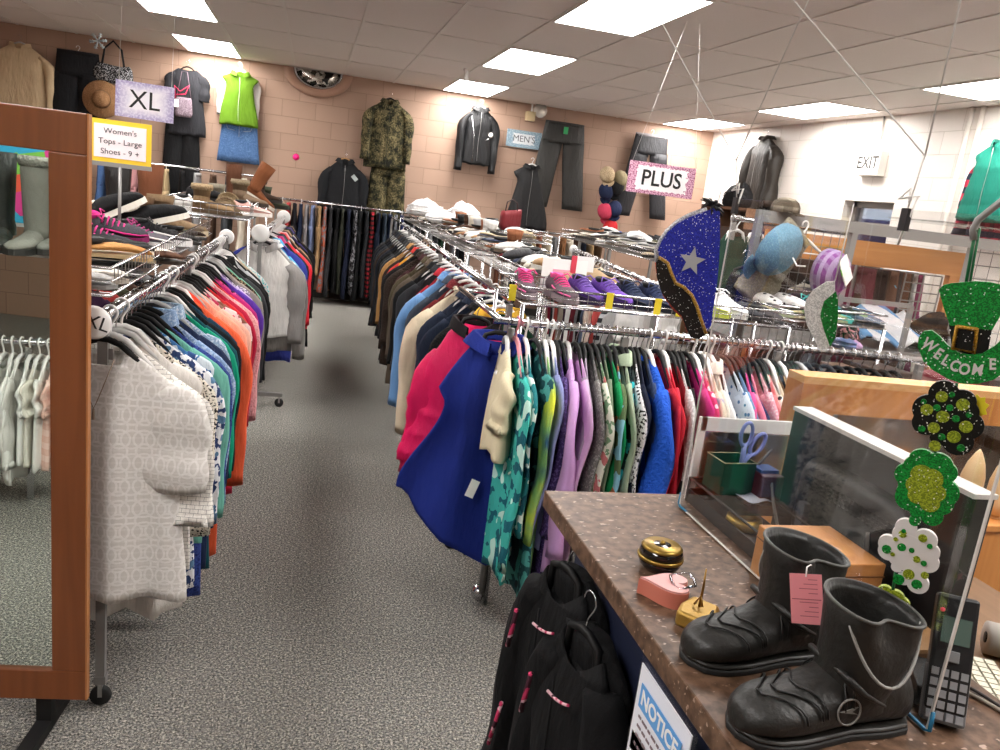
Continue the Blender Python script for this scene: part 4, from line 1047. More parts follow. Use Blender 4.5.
# aisle-side baskets with heaps of shoes
for i, (y0, y1, nm) in enumerate([(3.4, 5.3, 'nearest'), (5.35, 7.3, 'middle'), (7.35, 9.6, 'farthest')]):
    basket('%s wire shoe basket beside the coat rack' % nm, 1.06, 1.62, y0, y1, 1.2, .075, .06)
adjs = ['black', 'white', 'brown', 'tan', 'grey', 'navy', 'beige', 'silver', 'dark red', 'cream', 'charcoal', 'olive', 'taupe', 'copper', 'pewter']
acol = ['#19191b', '#dcdad6', '#4b3325', '#a3805a', '#828182', '#222a40', '#b9a88c', '#b3b3b5', '#6f1f25', '#ded6c6', '#333336', '#4f4e38', '#7d6c5d', '#8f5a3d', '#6f7072']
fin = ['matt', 'scuffed', 'shiny', 'strapped', 'pointed', 'round-toed', 'stitched', 'quilted', 'plain', 'worn', 'polished', 'canvas']
rnd = random.Random(3); used_ = set(); ci = 0
def heap(x0, x1, y0, y1, z, n, where, kinds=('flat', 'sneaker', 'flat', 'heel', 'slipper'), rzb=PI, white=.35, layers=1):
    cols_ = max(1, int((x1-x0)/.27)); rows_ = math.ceil(n/cols_)
    for i in range(n):
        r_, c_ = divmod(i, cols_); x = x0+(c_+.5)*(x1-x0)/cols_; y = y0+(r_+.5)*(y1-y0)/rows_
        for _ in range(99):
            a = rnd.randrange(len(adjs)); a = rnd.choice([1, 6, 7, 9, 4]) if rnd.random() < white else a
            f = rnd.choice(fin); kd = rnd.choice(kinds)
            if (a, f, kd, where) not in used_: break
        used_.add((a, f, kd, where))
        hd = rzb+rnd.uniform(-.5, .5); dz = .055 if kd == 'heel' else 0
        x += -.13*math.cos(hd); y += -.13*math.sin(hd)*.3
        S_('%s %s' % (f, adjs[a]), kd, acol[a], x, y, z+dz+rnd.uniform(0, .03), hd, rnd.choice(['#2a2624', '#d8d4cc', '#6b5d4d']), rnd.choice(['#f0f0f0', '#777777']), where, tilt=(rnd.uniform(-.15, .15), rnd.uniform(-.1, .1)), L=rnd.uniform(.22, .27),
           mat=fb(acol[a], rnd.choice(['plain', 'leather', 'plain', 'leather'])))
heap(1.08, 1.6, 3.5, 5.25, 1.206, 22, 'in the nearest coat-side basket')
heap(1.08, 1.6, 5.4, 7.25, 1.206, 22, 'in the middle coat-side basket', kinds=('flat', 'sneaker', 'heel', 'boot'))
heap(1.08, 1.6, 7.45, 9.4, 1.206, 22, 'in the farthest coat-side basket', kinds=('flat', 'boot', 'heel', 'sneaker'))
# white bundles and a red bag on the far end of the shoe shelves
def bundle(label, cat, mat, loc, s, seed, name='folded_garment', rz=0):
    rn = random.Random(seed); t = thing(name, label, cat, loc, rz); m = MB()
    rings = []; N = 22
    p1, p2 = rn.uniform(0, 6), rn.uniform(0, 6)
    for zq, rq in ((0, .82), (.12, 1), (.4, 1.03), (.7, .95), (.9, .72), (1, .3)):
        rings.append([(s[0]*rq*math.copysign(abs(math.cos(a))**.6, math.cos(a))*(1+.12*math.sin(3*a+p1+zq*2)), s[1]*rq*math.copysign(abs(math.sin(a))**.6, math.sin(a))*(1+.12*math.sin(2*a+p2)), s[2]*zq*(1+.22*math.sin(2*a+p2)+.1*math.sin(5*a+p1)) ) for a in [2*PI*j/N for j in range(N)]])
    m.loft(rings).build('folded_cloth', mat, t)
    q = MB(); 
    for zz in (.3, .62): q.tube([(s[0]*1.03*math.copysign(abs(math.cos(a))**.6, math.cos(a))*(1+.12*math.sin(3*a+p1+zz*2)), s[1]*1.03*math.copysign(abs(math.sin(a))**.6, math.sin(a))*(1+.12*math.sin(2*a+p2)), s[2]*zz*(1+.22*math.sin(2*a+p2)+.1*math.sin(5*a+p1))) for a in [2*PI*j/24 for j in range(19)]], .006, 5)
    q.build('fold_edge', mat, t); return t
bundle('white fleece bundle at the far end of the shoe shelves', 'cloth', fb('#e9e8e8', 'fleece'), (1.22, 8.7, 1.29), (.2, .2, .15), 1)
bundle('second white bundle beside the fleece bundle', 'cloth', fb('#f0efef'), (1.6, 8.5, 1.28), (.17, .15, .17), 2)
bundle('white scarf flopped on the farthest shoe basket', 'scarf', fb('#e3e1e0'), (1.3, 8.0, 1.27), (.17, .1, .09), 3, 'folded_scarf')
root = thing('tote_bag', 'small dark red bag standing on the far shoe shelf', 'bag', (1.98, 7.9, 1.27), .3)
MB().loft([[(.11*q*math.copysign(abs(math.cos(a))**.4, math.cos(a)), .05*q*math.copysign(abs(math.sin(a))**.4, math.sin(a)), z+.02*math.cos(a)*(z > .1)) for a in [2*PI*j/20 for j in range(20)]] for z, q in ((0, .9), (.05, 1), (.15, 1), (.2, .95), (.19, .8))]).build('bag_body', fb('#6b141c', 'leather'), root)
MB().tube([(-.07, 0, .19), (-.06, 0, .28), (0, 0, .31), (.06, 0, .28), (.07, 0, .19)], .006, 6).build('handle', fb('#2c0c0f', 'leather'), root)

# middle racks beyond
rail_rack('clothes_rack', 'middle chrome rack with white hangers behind the sneakers', (2.03, 4.3), (2.42, 7.1), 1.2, foot=.16, capr=.04)
mid = []
for i, (n_, c_, ty) in enumerate([('white', '#e6e4e2', 'top'), ('pale grey', '#b2b1b1', 'long'), ('striped charcoal', '#3a3a3e', 'long'), ('coral red', '#c5504c', 'long'), ('salmon', '#d98b7c', 'top'), ('ivory', '#dcd6ca', 'long'), ('blue grey', '#56627a', 'long'), ('black', '#161618', 'long'),
        ('silver', '#9b9b9e', 'long'), ('maroon', '#6e2430', 'long'), ('slate', '#4a5058', 'top'), ('cloud white', '#ecebe9', 'long'), ('dark plum', '#3b2436', 'long'), ('mushroom', '#938579', 'long'), ('ink', '#1a2030', 'long'), ('rusty red', '#9c3f36', 'long'),
        ('chalky', '#cfcdca', 'long'), ('deep grey', '#2e2e32', 'long'), ('cranberry', '#8c2436', 'long'), ('putty', '#a89c8e', 'long'), ('dove grey', '#a7a6a8', 'long'), ('soft black', '#202022', 'long')]):
    mid.append((n_+' knit top', ty, fb(c_, 'stripes' if 'striped' in n_ else 'plain', '#c9c9cc'), dict(L=.62, sw=.21)))
row(mid, (2.05, 4.4), (2.4, 7.0), .1, 'on the middle rack behind the sneakers', 1.2+RZ, hcols=('white', 'white', 'black'))
rail_rack('clothes_rack', 'short rail of brown trousers near the back wall', (2.35, 10.2), (3.9, 10.05), 1.2, foot=.14)
br_ = []
for i, (n_, c_) in enumerate([('chestnut', '#6b3f2a'), ('white', '#dad6d0'), ('black', '#19191b'), ('cocoa', '#4f3426'), ('khaki', '#9a8865'), ('terracotta', '#95553a'), ('stone', '#b0a48e'), ('pewter grey', '#6c6c6e'), ('tobacco', '#7b5335'), ('bone', '#cdc4b3'), ('dark walnut', '#38251b'), ('blue black', '#1c2230'), ('fawn', '#a98b66'), ('sepia', '#5b4532')]):
    br_.append((n_+' cords', 'pants', fb(c_), dict(wst=.17, th=.03, L=.85)))
row(br_, (2.42, 10.19), (3.8, 10.06), -PI/2, 'on the short rail near the back wall', 1.2+RZ, hcols=('white', 'black'))
basket('wire basket of pale shoes far behind the middle rack', 1.72, 2.3, 7.4, 9.4, 1.2, .075, .06)
heap(1.74, 2.28, 7.5, 9.3, 1.206, 16, 'in the basket behind the middle rack', white=.7)
basket('wire basket near the back right corner heaped with sandals', 2.75, 3.35, 5.6, 8.6, 1.24, .08, .06)
heap(2.78, 3.32, 5.7, 8.5, 1.246, 30, 'in the back right corner basket', white=.55, kinds=('flat', 'heel', 'sneaker'))
heap(2.9, 3.4, 4.4, 5.4, 1.2, 8, 'on the low shelf behind the star hat', white=.1, kinds=('flat', 'boot', 'sneaker'))
basket('low wire shelf behind the hanging star hat', 2.88, 3.42, 4.3, 5.45, 1.194, .07, .06)
for i, (x, y, c, n_) in enumerate([(3.5, 8.95, '#1d55b8', 'bright blue folded sweatshirt'), (3.75, 8.9, '#16203c', 'dark navy folded jeans'), (3.95, 8.8, '#15151a', 'black folded trousers'), (3.35, 8.7, '#e2e2e2', 'white folded towel'), (3.6, 8.4, '#d9dadb', 'pale grey folded blanket')]):
    bundle(n_+' stacked by the far right baskets', 'clothes', fb(c), (x, y, 1.27), (.17, .13, .08 if i < 3 else .11), 20+i)
root = thing('shelf_table', 'grey table carrying folded clothes near the back right corner', 'table', (3.65, 8.7, 0))
MB().box(-.5, .55, -.6, .5, 1.24, 1.27).build('tabletop', WIRE, root, smooth=False)
for sx_ in (-.46, .5):
    for sy_ in (-.56, .46): MB().box(-.015, .015, -.015, .015, 0, 1.24).build('leg', GREYMET, root, loc=(sx_, sy_, 0), smooth=False)

# ------------------------------------------------------------------ hanging signs
def sign_mat(name, inner, edge, edge2, hx, hz, lo=.55, hi=.8, sc=30):
    k = NT(name); v = k.coord(); sx = k.n('ShaderNodeSeparateXYZ'); k.l(v, sx.inputs[0])
    a = k.math('DIVIDE', k.math('ABSOLUTE', sx.outputs[0]), hx); b = k.math('DIVIDE', k.math('ABSOLUTE', sx.outputs[2]), hz)
    nz = k.n('ShaderNodeTexNoise', i_Scale=float(sc), i_Detail=3.0); k.l(v, nz.inputs['Vector'])
    f = k.math('ADD', k.math('MAXIMUM', a, b), k.math('MULTIPLY', k.math('SUBTRACT', nz.outputs[0], .5), .35))
    fr = k.ramp(f, [(lo, '#000000'), (hi, '#ffffff')], 'LINEAR' if hi-lo > .05 else 'CONSTANT')
    n2 = k.n('ShaderNodeTexNoise', i_Scale=sc*3.0, i_Detail=2.0); k.l(v, n2.inputs['Vector'])
    ec = k.mix(k.ramp(n2.outputs[0], [(0, '#000000'), (.52, '#ffffff')]), lin(edge), lin(edge2))
    k.l(k.mix(fr, lin(inner), ec), k.b.inputs['Base Color']); k.b.inputs['Roughness'].default_value = .6; return k.m


STR = solid('white_string', '#dcd8d4', .6)
def string(label, pts, r=.0011, name='string', mat=None, cat='string'):
    t = tag(MB().tube(pts, r, 5).build(name, mat or STR), label, cat); return t


root = thing('hanging_sign', 'purple-edged XL size sign hanging by strings from the ceiling', 'sign', (-.802, 4.3, 1.845), .0)
root.rotation_euler = (0, math.radians(1), -.08)
MB().box(-.134, .134, 0, .003, -.084, .084).build('card', sign_mat('lilac_wash', '#eeeaf2', '#a59ac4', '#c9c2dc', .134, .084, .45, .95), root, smooth=False)
text_mesh('XL', .12, 'lettering', BLACKINK, root, (0, -.001, 0), bold=0)
MB().tube([(-.12, 0, .08), (-.11, 0, .98)], .0009, 5).tube([(.12, 0, .08), (.12, 0, .98)], .0009, 5).build('strings', STR, root)
root = thing('standing_sign', 'yellow-bordered card reading Womens Tops Large on a metal stand', 'sign', (-.697, 3.3, 1.257), -.02)
MB().box(-.108, .108, 0, .003, .30, .455).build('yellow_card', solid('yellow_card', '#e8c32e', .6), root, smooth=False)
MB().box(-.09, .09, -.002, 0, .318, .438).build('white_card', solid('pink_white_card', '#ecdfe2', .6), root, smooth=False)
for i, tx in enumerate(("Women's", 'Tops - Large', 'Shoes - 9 +')):
    text_mesh(tx, .028, 'lettering', solid('dark_grey_ink', '#3a3a40', .6), root, (0, -.0025, .414-.037*i), sx=1.05)
MB().box(-.11, .11, -.004, .006, .286, .302).build('channel', GREYMET, root, smooth=False)
MB().tube([(0, .001, 0), (0, .001, .29)], .006, 8).build('stand_post', GREYMET, root)
MB().box(-.05, .05, -.04, .04, 0, .006).build('stand_base', GREYMET, root, smooth=False)

root = thing('hanging_sign', 'PLUS size sign with pink patterned border hanging from the ceiling', 'sign', (2.245, 5.0, 1.838), 0)
root.rotation_euler = (0, 0, -.03)
MB().box(-.235, .235, 0, .004, -.1, .1).build('card', sign_mat('pink_vine', '#f2eef0', '#d9a9c0', '#8a3f66', .235, .1, .72, .76, 40), root, smooth=False)
text_mesh('PLUS', .14, 'lettering', BLACKINK, root, (0, -.001, -.002), sx=.95, bold=.002)
MB().tube([(-.22, 0, .1), (-.0, 0, .985)], .0009, 5).tube([(.225, 0, .1), (.09, 0, .985)], .0009, 5).build('strings', STR, root)
root = thing('wall_sign', "small blue flowered sign reading MEN'S on the tan wall", 'sign', (2.71, 10.6, 2.36), 0)
MB().box(-.24, .24, 0, .01, -.11, .11).build('card', sign_mat('blue_flowers', '#d8dde0', '#6f8fa3', '#b7c9d2', .24, .11, .55, .6, 30), root, smooth=False)
text_mesh("MEN'S", .115, 'lettering', solid('grey_ink', '#555a60', .6), root, (0, -.002, 0))

# ------------------------------------------------------------------ things on the back wall
def wallgarb(px, ptop, typ, desc, where, mat, kw, h='white', y=10.52, rz=0, hook=True):
    p_ = at(px, ptop, 'y', y); kw = dict(kw); kw.setdefault('fix', 1); kw.setdefault('fwd', 0)
    return garment(desc, desc+' '+where, typ, mat, (p_.x, y, p_.z), rz, kw, h)


wallgarb(20, 35, 'jacket', 'beige button-up jacket', 'hung high on the tan wall above the mirror', fb('#c8b08e'), dict(L=.82, sw=.27, hem=.29, th=.05, sd=.13, Ls=.68, out=.12, neckw=.08, collar='c', zmat=fb('#b39b79')), 'clear')
wallgarb(78, 46, 'pants', 'black wide skirt-like trousers', 'hung on the wall beside the straw hat', fb('#1c1d20'), dict(L=.9, wst=.22, hem=.17, th=.05, spread=.02), 'white')
# straw hat
root = thing('sun_hat', 'brown floppy sun hat hung flat on the tan wall', 'hat', (at(101, 99, 'y', 10.4).x, 10.44, at(101, 99, 'y', 10.4).z), 0)
HATM = fb('#8a6444', 'speck', '#9f7a56'); MB().lathe([(.001, .02), (.2, .015), (.21, 0), (.2, -.008), (.09, .01), (.001, .01)], 28).build('brim', HATM, root, rot=(PI/2, 0, 0))
MB().lathe([(.1, .012), (.095, .06), (.075, .1), (.03, .115), (.001, .115)], 24).build('crown', HATM, root, rot=(PI/2, 0, 0))
MB().lathe([(.101, .012), (.102, .03), (.099, .03), (.098, .012)], 24).build('band', fb('#3a2a20'), root, rot=(PI/2, 0, 0))
p_ = at(113, 72, 'y', 10.5)
root = thing('handbag', 'black and silver handbag hanging above the brown hat', 'bag', (p_.x, 10.5, p_.z), 0)
MB().loft([[(.22*q*math.copysign(abs(math.cos(a))**.5, math.cos(a)), .06*q*math.sin(a), z+.015*math.cos(3*a)) for a in [2*PI*j/20 for j in range(20)]] for z, q in ((-.12, .8), (-.08, 1), (.02, .95), (.07, .8), (.06, .6))]).build('bag_body', fb('#2a2a2c', 'speck', '#b5b5b8', sc=.7), root)
MB().tube([(-.12, 0, .06), (-.09, 0, .25), (0, 0, .34), (.09, 0, .25), (.12, 0, .06)], .012, 8).build('handle', fb('#17161a', 'leather'), root)
wallgarb(188, 60, 'top', 'charcoal short-sleeved tunic', 'hung high on the wall left of the green vest', fb('#2b2b2f'), dict(L=.75, sw=.2, hem=.22, th=.04, Ls=.3, sd=.08, r1=.085, neckw=.1, out=.02), 'black')
wallgarb(183, 102, 'pants', 'straight black trousers', 'hung below the charcoal tunic on the wall', fb('#161618'), dict(L=1.05, wst=.17, hem=.14, th=.05, spread=.0), 'black', y=10.55)
p_ = at(184, 103, 'y', 10.4)
root = thing('shoulder_bag', 'small mauve bag with pink cord over the charcoal tunic', 'bag', (p_.x, 10.38, p_.z), 0)
MB().loft([[(.1*q*math.copysign(abs(math.cos(a))**.5, math.cos(a)), .03*q*math.sin(a), z) for a in [2*PI*j/18 for j in range(18)]] for z, q in ((-.16, .85), (-.12, 1), (.03, .9), (.06, .8))]).build('bag_body', fb('#75656f', 'speck', '#a08f9a'), root)
MB().tube([(-.09, -.02, .04), (-.1, -.03, .18), (-.04, -.03, .12), (.06, -.03, .2), (.02, -.03, .1), (-.08, -.03, .08)], .008, 6).build('pink_cord', solid('pink_cord', '#d42a5a', .6), root)
MB().box(-.11, -.05, -.05, -.047, -.06, .03).build('price_tag', WHITE, root, smooth=False)
MB().tube([(-.08, 0, .05), (-.03, 0, .35), (.03, 0, .35), (.08, 0, .05)], .004, 5).build('strap', fb('#75656f'), root)
wallgarb(240, 62, 'long', 'white long-sleeved shirt', 'hung on the wall under the lime green vest', fb('#dcd6d2'), dict(L=.6, sw=.19, th=.03, Ls=.5, sd=.08, r1=.05, out=.05), 'white', y=10.56)
wallgarb(241, 64, 'vest', 'lime green zipped vest', 'hung on the wall above the denim skirt', fb('#5c821b'), dict(L=.6, sw=.215, hem=.225, th=.055, sd=.06, zmat=solid('pale_zip', '#dfe8c8', .5)), 'white', y=10.46)
p_ = at(240, 120, 'y', 10.5)
root = thing('denim_skirt', 'blue denim skirt hung under the lime green vest', 'skirt', (p_.x, 10.5, p_.z), 0)
DEN = fb('#41608c', 'speck', '#5f80ab')
MB().loft([[((.2+.05*t)*math.copysign(abs(math.cos(a))**.7, math.cos(a)), .04*math.sin(a)+.01*t*math.sin(8*a), -.5*t-.008*math.sin(6*a)*t) for a in [2*PI*j/32 for j in range(32)]] for t in (0, .1, .3, .5, .7, .85, 1)]).build('panels', DEN, root)
MB().loft([[(.205*math.copysign(abs(math.cos(a))**.7, math.cos(a)), .043*math.sin(a), z) for a in [2*PI*j/32 for j in range(32)]] for z in (-.05, .0)]).build('waistband', fb('#35507a'), root)
MB().tube([(-.16, -.045, -.05), (-.13, -.05, -.12), (-.05, -.055, -.13)], .004, 5).tube([(.16, -.045, -.05), (.13, -.05, -.12), (.05, -.055, -.13)], .004, 5).tube([(0, -.05, 0), (0, -.057, -.2)], .004, 5).build('seams', fb('#8a93a0'), root)
p_ = at(296, 157, 'y', 10.64)
tag(MB().lathe([(.001, 0), (.04, 0), (.04, .004), (.001, .004)], 24).build('round_sticker', solid('neon_pink', '#ff1f86', .6), loc=(p_.x, 10.648, p_.z), rot=(PI/2, 0, 0)), 'neon pink round sticker on the tan block wall', 'sticker')
# round mirror-mosaic ornament cut off by the ceiling
p_ = at(319, 64, 'y', 10.6)
root = thing('round_wall_ornament', 'round silvery mosaic in a tan rim tucked under the ceiling', 'ornament', (p_.x, 10.6, CH-.01), 0)
def halfdisc(r0, r1, y0, y1, n=28):
    m = MB(); vs = []; 
    for i in range(n+1):
        a = PI+PI*i/n
        for r in (r0, r1):
            for y in (y0, y1): vs.append((r*math.cos(a), y, r*math.sin(a)*.72))
    fs = []
    for i in range(n):
        b = 4*i; c = b+4
        fs += [(b, b+2, c+2, c), (b+1, c+1, c+3, b+3), (b+2, b+3, c+3, c+2), (b, c, c+1, b+1)]
    return m.add(vs, fs)
halfdisc(.30, .42, -.06, .05).build('rim', solid('tan_rim', '#a07c68', .6), root)
k = NT('mirror_mosaic'); wv = k.n('ShaderNodeTexVoronoi', i_Scale=22.0); k.l(k.coord(), wv.inputs['Vector']); sc_ = k.n('ShaderNodeSeparateColor'); k.l(wv.outputs['Color'], sc_.inputs[0])
k.l(k.ramp(sc_.outputs[0], [(0, '#2c2a28'), (.35, '#b9b2a8'), (.6, '#5f5a52'), (.8, '#e8e4dc')]), k.b.inputs['Base Color']); k.b.inputs['Metallic'].default_value = .8; k.b.inputs['Roughness'].default_value = .25; k.bump(sc_.outputs[1], 1, .02)
halfdisc(.0, .27, -.03, .0).build('mosaic', k.m, root)
halfdisc(.27, .30, -.05, .0).build('silver_ring', CHROME, root)
wallgarb(346, 152, 'jacket', 'black snap-front work jacket', 'hung on a wooden hanger left of the camouflage suit', fb('#1c1d20'), dict(L=.95, sw=.23, hem=.27, th=.05, Ls=.7, sd=.15, out=.14, r0=.075), 'wood', y=10.45)
MB().box(-.04, .04, -.004, .0, -.03, .02).build('chest_emblem', solid('grey_emblem', '#aab4b4', .6), [o for o in bpy.data.objects if o.get('label', '').startswith('black snap-front')][0], loc=(.13, -.075, -.3), rot=(0, .78, 0), smooth=False)
CAM_ = fb('#555', 'camo') if False else fb('#55563c', 'camo')
wallgarb(391, 92, 'jacket', 'digital camouflage army jacket', 'hung high on the tan wall', CAM_, dict(L=.82, sw=.23, hem=.27, th=.055, Ls=.68, sd=.12, out=.03, r0=.075, r1=.06, zmat=fb('#35352a')), 'black', y=10.42)
wallgarb(390, 150, 'pants', 'digital camouflage army trousers', 'hung beneath the camouflage jacket', CAM_, dict(L=.92, wst=.2, hem=.14, th=.06, spread=.01), 'black', y=10.5)
LE = fb('#131315', 'leather')
wallgarb(482, 100, 'jacket', 'black leather motorcycle jacket', 'hung on a white hanger high on the wall', LE, dict(L=.7, sw=.2, hem=.2, th=.055, Ls=.74, sd=.13, out=.04, r0=.07, r1=.05), 'white', y=10.45)
lj = [o for o in bpy.data.objects if o.get('label', '').startswith('black leather motorcycle')][0]
MB().tube([(-.12, -.075, -.22), (-.07, -.085, -.45), (-.06, -.085, -.78)], .005, 5).tube([(.08, -.085, -.5), (.16, -.08, -.45)], .005, 5).build('side_zips', CHROME, lj)
MB().lathe([(.001, 0), (.03, 0), (.03, .006), (.001, .006)], 16).build('white_patch', WHITE, lj, loc=(.15, -.085, -.42), rot=(PI/2, 0, 0))
wallgarb(533, 158, 'vest', 'black leather vest', 'hung on the wall below the blue sign', LE, dict(L=.82, sw=.24, hem=.3, th=.05, sd=.1), 'white', y=10.48)
wallgarb(566, 118, 'pants', 'dark grey leather trousers', 'clipped to a hanger high on the wall', fb('#2a2927', 'leather'), dict(L=1.12, wst=.27, hem=.15, th=.06, spread=.07), 'black', y=10.5)
MB().box(-.03, .03, -.004, 0, -.09, 0).build('green_tag', solid('green_tag', '#2c9a5a', .6), [o for o in bpy.data.objects if o.get('label', '').startswith('dark grey leather trousers')][0], loc=(.0, -.07, -.12), smooth=False)
wallgarb(653, 130, 'pants', 'black chaps with open front', 'hung on the wall behind the hanging PLUS sign', fb('#26262a', 'leather'), dict(L=1.12, wst=.24, hem=.12, th=.05, spread=.09, mat2=fb('#8d8a8c')), 'white', y=10.5)

# emergency light and hooks
p_ = at(533, 112, 'y', 10.6)
root = thing('emergency_light', 'cream emergency light with round lamp above the blue sign', 'light', (p_.x, 10.6, p_.z), 0)
MB().box(-.09, .03, -.05, .05, -.12, .0).build('battery_box', solid('cream_box', '#c9b58e', .5), root, smooth=False, bevel=.006)
MB().lathe([(.02, -.06), (.085, -.01), (.095, .0), (.085, .008), (.001, .012)], 20).build('lamp_head', solid('clear_lamp', '#cfcac2', .15, .6), root, loc=(.09, -.03, .03), rot=(PI/2, 0, 0))
MB().box(-.03, -.01, -.01, .01, 0, .2).build('conduit', WHITEP, root, smooth=False)
# hat tree with caps
hx = at(612, 200, 'y', 10.45)
root = thing('hat_tree', 'curly metal hat stand with branching hooks near the wall', 'hat stand', (hx.x, 10.4, 1.25), 0)
m = MB().tube([(0, 0, 0), (0, 0, .85)], .012, 8)
for a in range(5):
    c_, s_ = math.cos(a*1.256+.3), math.sin(a*1.256+.3)
    m.tube([(0, 0, .55), (.1*c_, .06*s_, .68), (.18*c_, .1*s_, .8), (.24*c_, .12*s_, .8), (.24*c_, .12*s_, .76)], .007, 6)
m.build('wire_branches', solid('dark_bronze', '#4a3a2c', .5, .5), root)
MB().lathe([(.001, 0), (.16, 0), (.16, .012), (.02, .02), (.001, .02)], 24).build('base', solid('dark_bronze', '#4a3a2c', .5, .5), root)
def cap(label, mat, loc, rot, s=1.0, brim=None):
    t = thing('cap', label, 'cap', loc, 0, None, rot=rot); n = 18
    MB().loft([[(s*.1*q*math.cos(2*PI*j/n), s*.115*q*math.sin(2*PI*j/n), s*z) for j in range(n)] for z, q in ((0, 1), (.045, 1.0), (.08, .85), (.105, .55), (.115, .15))]).build('crown', mat, t)
    MB().loft([[(s*(.085+.0*q)*math.cos(a)*q, s*(-.09-.075*math.sin(a)*q*1.0), s*(zz-.02*math.sin(a))) for a in [PI*j/12 for j in range(13)]] for zz, q in ((.0, 1), (.005, 1), (.005, .3), (.0, .3))]).build('peak', brim or mat, t)
    return t
for i, (px, py, c, kd, nm, rx) in enumerate([(607, 176, '#bfa98a', 'speck', 'straw-coloured cap topmost on the hat stand', .9), (605, 192, '#1b2440', 'plain', 'navy cap with a white tag on the hat stand', 1.2), (616, 188, '#18181a', 'plain', 'black cap on the right of the hat stand', 1.3), (604, 212, '#b83a54', 'plain', 'raspberry cap low on the hat stand', 1.2),
                                     (614, 210, '#20294a', 'plain', 'dark blue cap low on the hat stand', 1.0), (609, 228, '#c02a30', 'plain', 'red cap at the bottom of the hat stand', 1.3), (620, 180, '#8d8266', 'plain', 'khaki cap behind the black one on the stand', 1.0)]):
    p_ = at(px, py, 'y', 10.2); cap(nm, fb(c, kd, '#8d7a5c'), (p_.x, 10.2, p_.z), (rx, .2*(i % 3-1), .4*(i % 2)-.2), 1.0)
# snowflake ornaments hanging from the ceiling
def flake(label, px, py, y, s, mat):
    p_ = at(px, py, 'y', y); t = thing('snowflake', label, 'ornament', p_, 0); m = MB()
    for i in range(6):
        a = i*PI/3+.2; c_, s_ = math.cos(a), math.sin(a)
        m.tube([(0, 0, 0), (s*c_, 0, s*s_)], s*.1, 6)
        for f in (.45, .72):
            for d in (.7, -.7): m.tube([(s*f*c_, 0, s*f*s_), (s*f*c_+s*.28*math.cos(a+d), 0, s*f*s_+s*.28*math.sin(a+d))], s*.07, 5)
    m.build('arms', mat, t); MB().tube([(0, 0, s*.9), (0, 0, CH-p_.z)], .0015, 5).build('thread', STR, t)
flake('pale snowflake hanging near the left end of the wall', 98, 41, 9.6, .085, solid('pale_blue_glit', '#b9c7cd', .3, .3))
flake('white snowflake seen edge-on under the far ceiling light', 467, 69, 8.6, .13, WHITEP)
bpy.data.objects['snowflake.001'].rotation_euler = (0, 0, 1.2)

# ------------------------------------------------------------------ right wall
root = thing('exit_sign', 'white box EXIT sign with a cable on the white wall', 'sign', (RX-.0, 7.12, 2.36), -PI/2)
MB().box(-.17, .17, -.09, -.0, -.12, .12).build('housing', solid('exit_white', '#efece6', .5), root, smooth=False, bevel=.006)
text_mesh('EXIT', .17, 'lettering', solid('exit_grey', '#3d3936', .5), root, (0, -.0925, 0), sx=.9, bold=.003)
MB().tube([(.02, -.02, .12), (.03, -.02, .25), (.0, -.015, .46)], .009, 6).build('cable', solid('cable_grey', '#a5a09a', .6), root)
for i, (px, zb) in enumerate([(972, .0), (983, .0)]):
    p_ = at(px, 112, 'x', RX-.02)
    tag(MB().tube([(0, 0, 0), (0, 0, CH)], .02, 10).build('conduit_pipe', solid('conduit_paint', '#dfd8d0', .5), loc=(RX-.02, p_.y, 0)), 'white painted pipe on the wall, %s the teal vest' % ('farther from' if i == 0 else 'closer to'), 'pipe')
def rw(py_, zt, typ, desc, where, mat, kw, h='black', x=RX-.09):
    kw = dict(kw); kw.setdefault('fix', 1); kw.setdefault('fwd', 0)
    return garment(desc, desc+' '+where, typ, mat, (x, py_, zt), -PI/2, kw, h)
rw(9.08, 2.78, 'jacket', 'brown-black leather jacket with silver zips', 'hung high on the white wall', fb('#29241f', 'leather'), dict(L=.95, sw=.26, hem=.27, th=.07, Ls=.75, sd=.13, out=.05, r0=.09, r1=.07))
rw(5.42, 2.55, 'long', 'navy and red plaid shirt', 'hung on the white wall beneath the teal vest', fb('#c0304a', 'plaid', '#1d2438', '#1d2438', .5), dict(L=.75, sw=.3, th=.05, Ls=.66, sd=.1, out=.22, r1=.06), x=RX-.07)
rw(5.42, 2.6, 'puffer', 'teal quilted puffer vest', 'hung over the plaid shirt on the white wall', fb('#14705f', 'plain'), dict(L=.62, sw=.25, hem=.27, th=.08, sd=.1, Ls=0, cmat=fb('#125c50')), x=RX-.16)
p_ = at(729, 197, 'x', 5.3)
bundle('black knitted gloves heaped beside the leather jacket on the wall shelf', 'gloves', fb('#131315'), (4.95, 8.75, 1.80), (.16, .12, .24), 31, 'gloves')


def yp(px, py, Y):
    p = at(px, py, 'y', Y); return p.x, p.z
def barxz(m, a, b, Y, w=.03, d=.03):
    """flat bar between two x,z points in the vertical plane y = Y"""
    A, B = Vector((a[0], Y, a[1])), Vector((b[0], Y, b[1])); t = (B-A).normalized(); n = Vector((-t.z, 0, t.x))*w/2; q = Vector((0, d/2, 0))
    vs = [A-n-q, A+n-q, A+n+q, A-n+q, B-n-q, B+n-q, B+n+q, B-n+q]
    return m.add(vs, [(0, 3, 2, 1), (4, 5, 6, 7), (0, 1, 5, 4), (1, 2, 6, 5), (2, 3, 7, 6), (3, 0, 4, 7)])


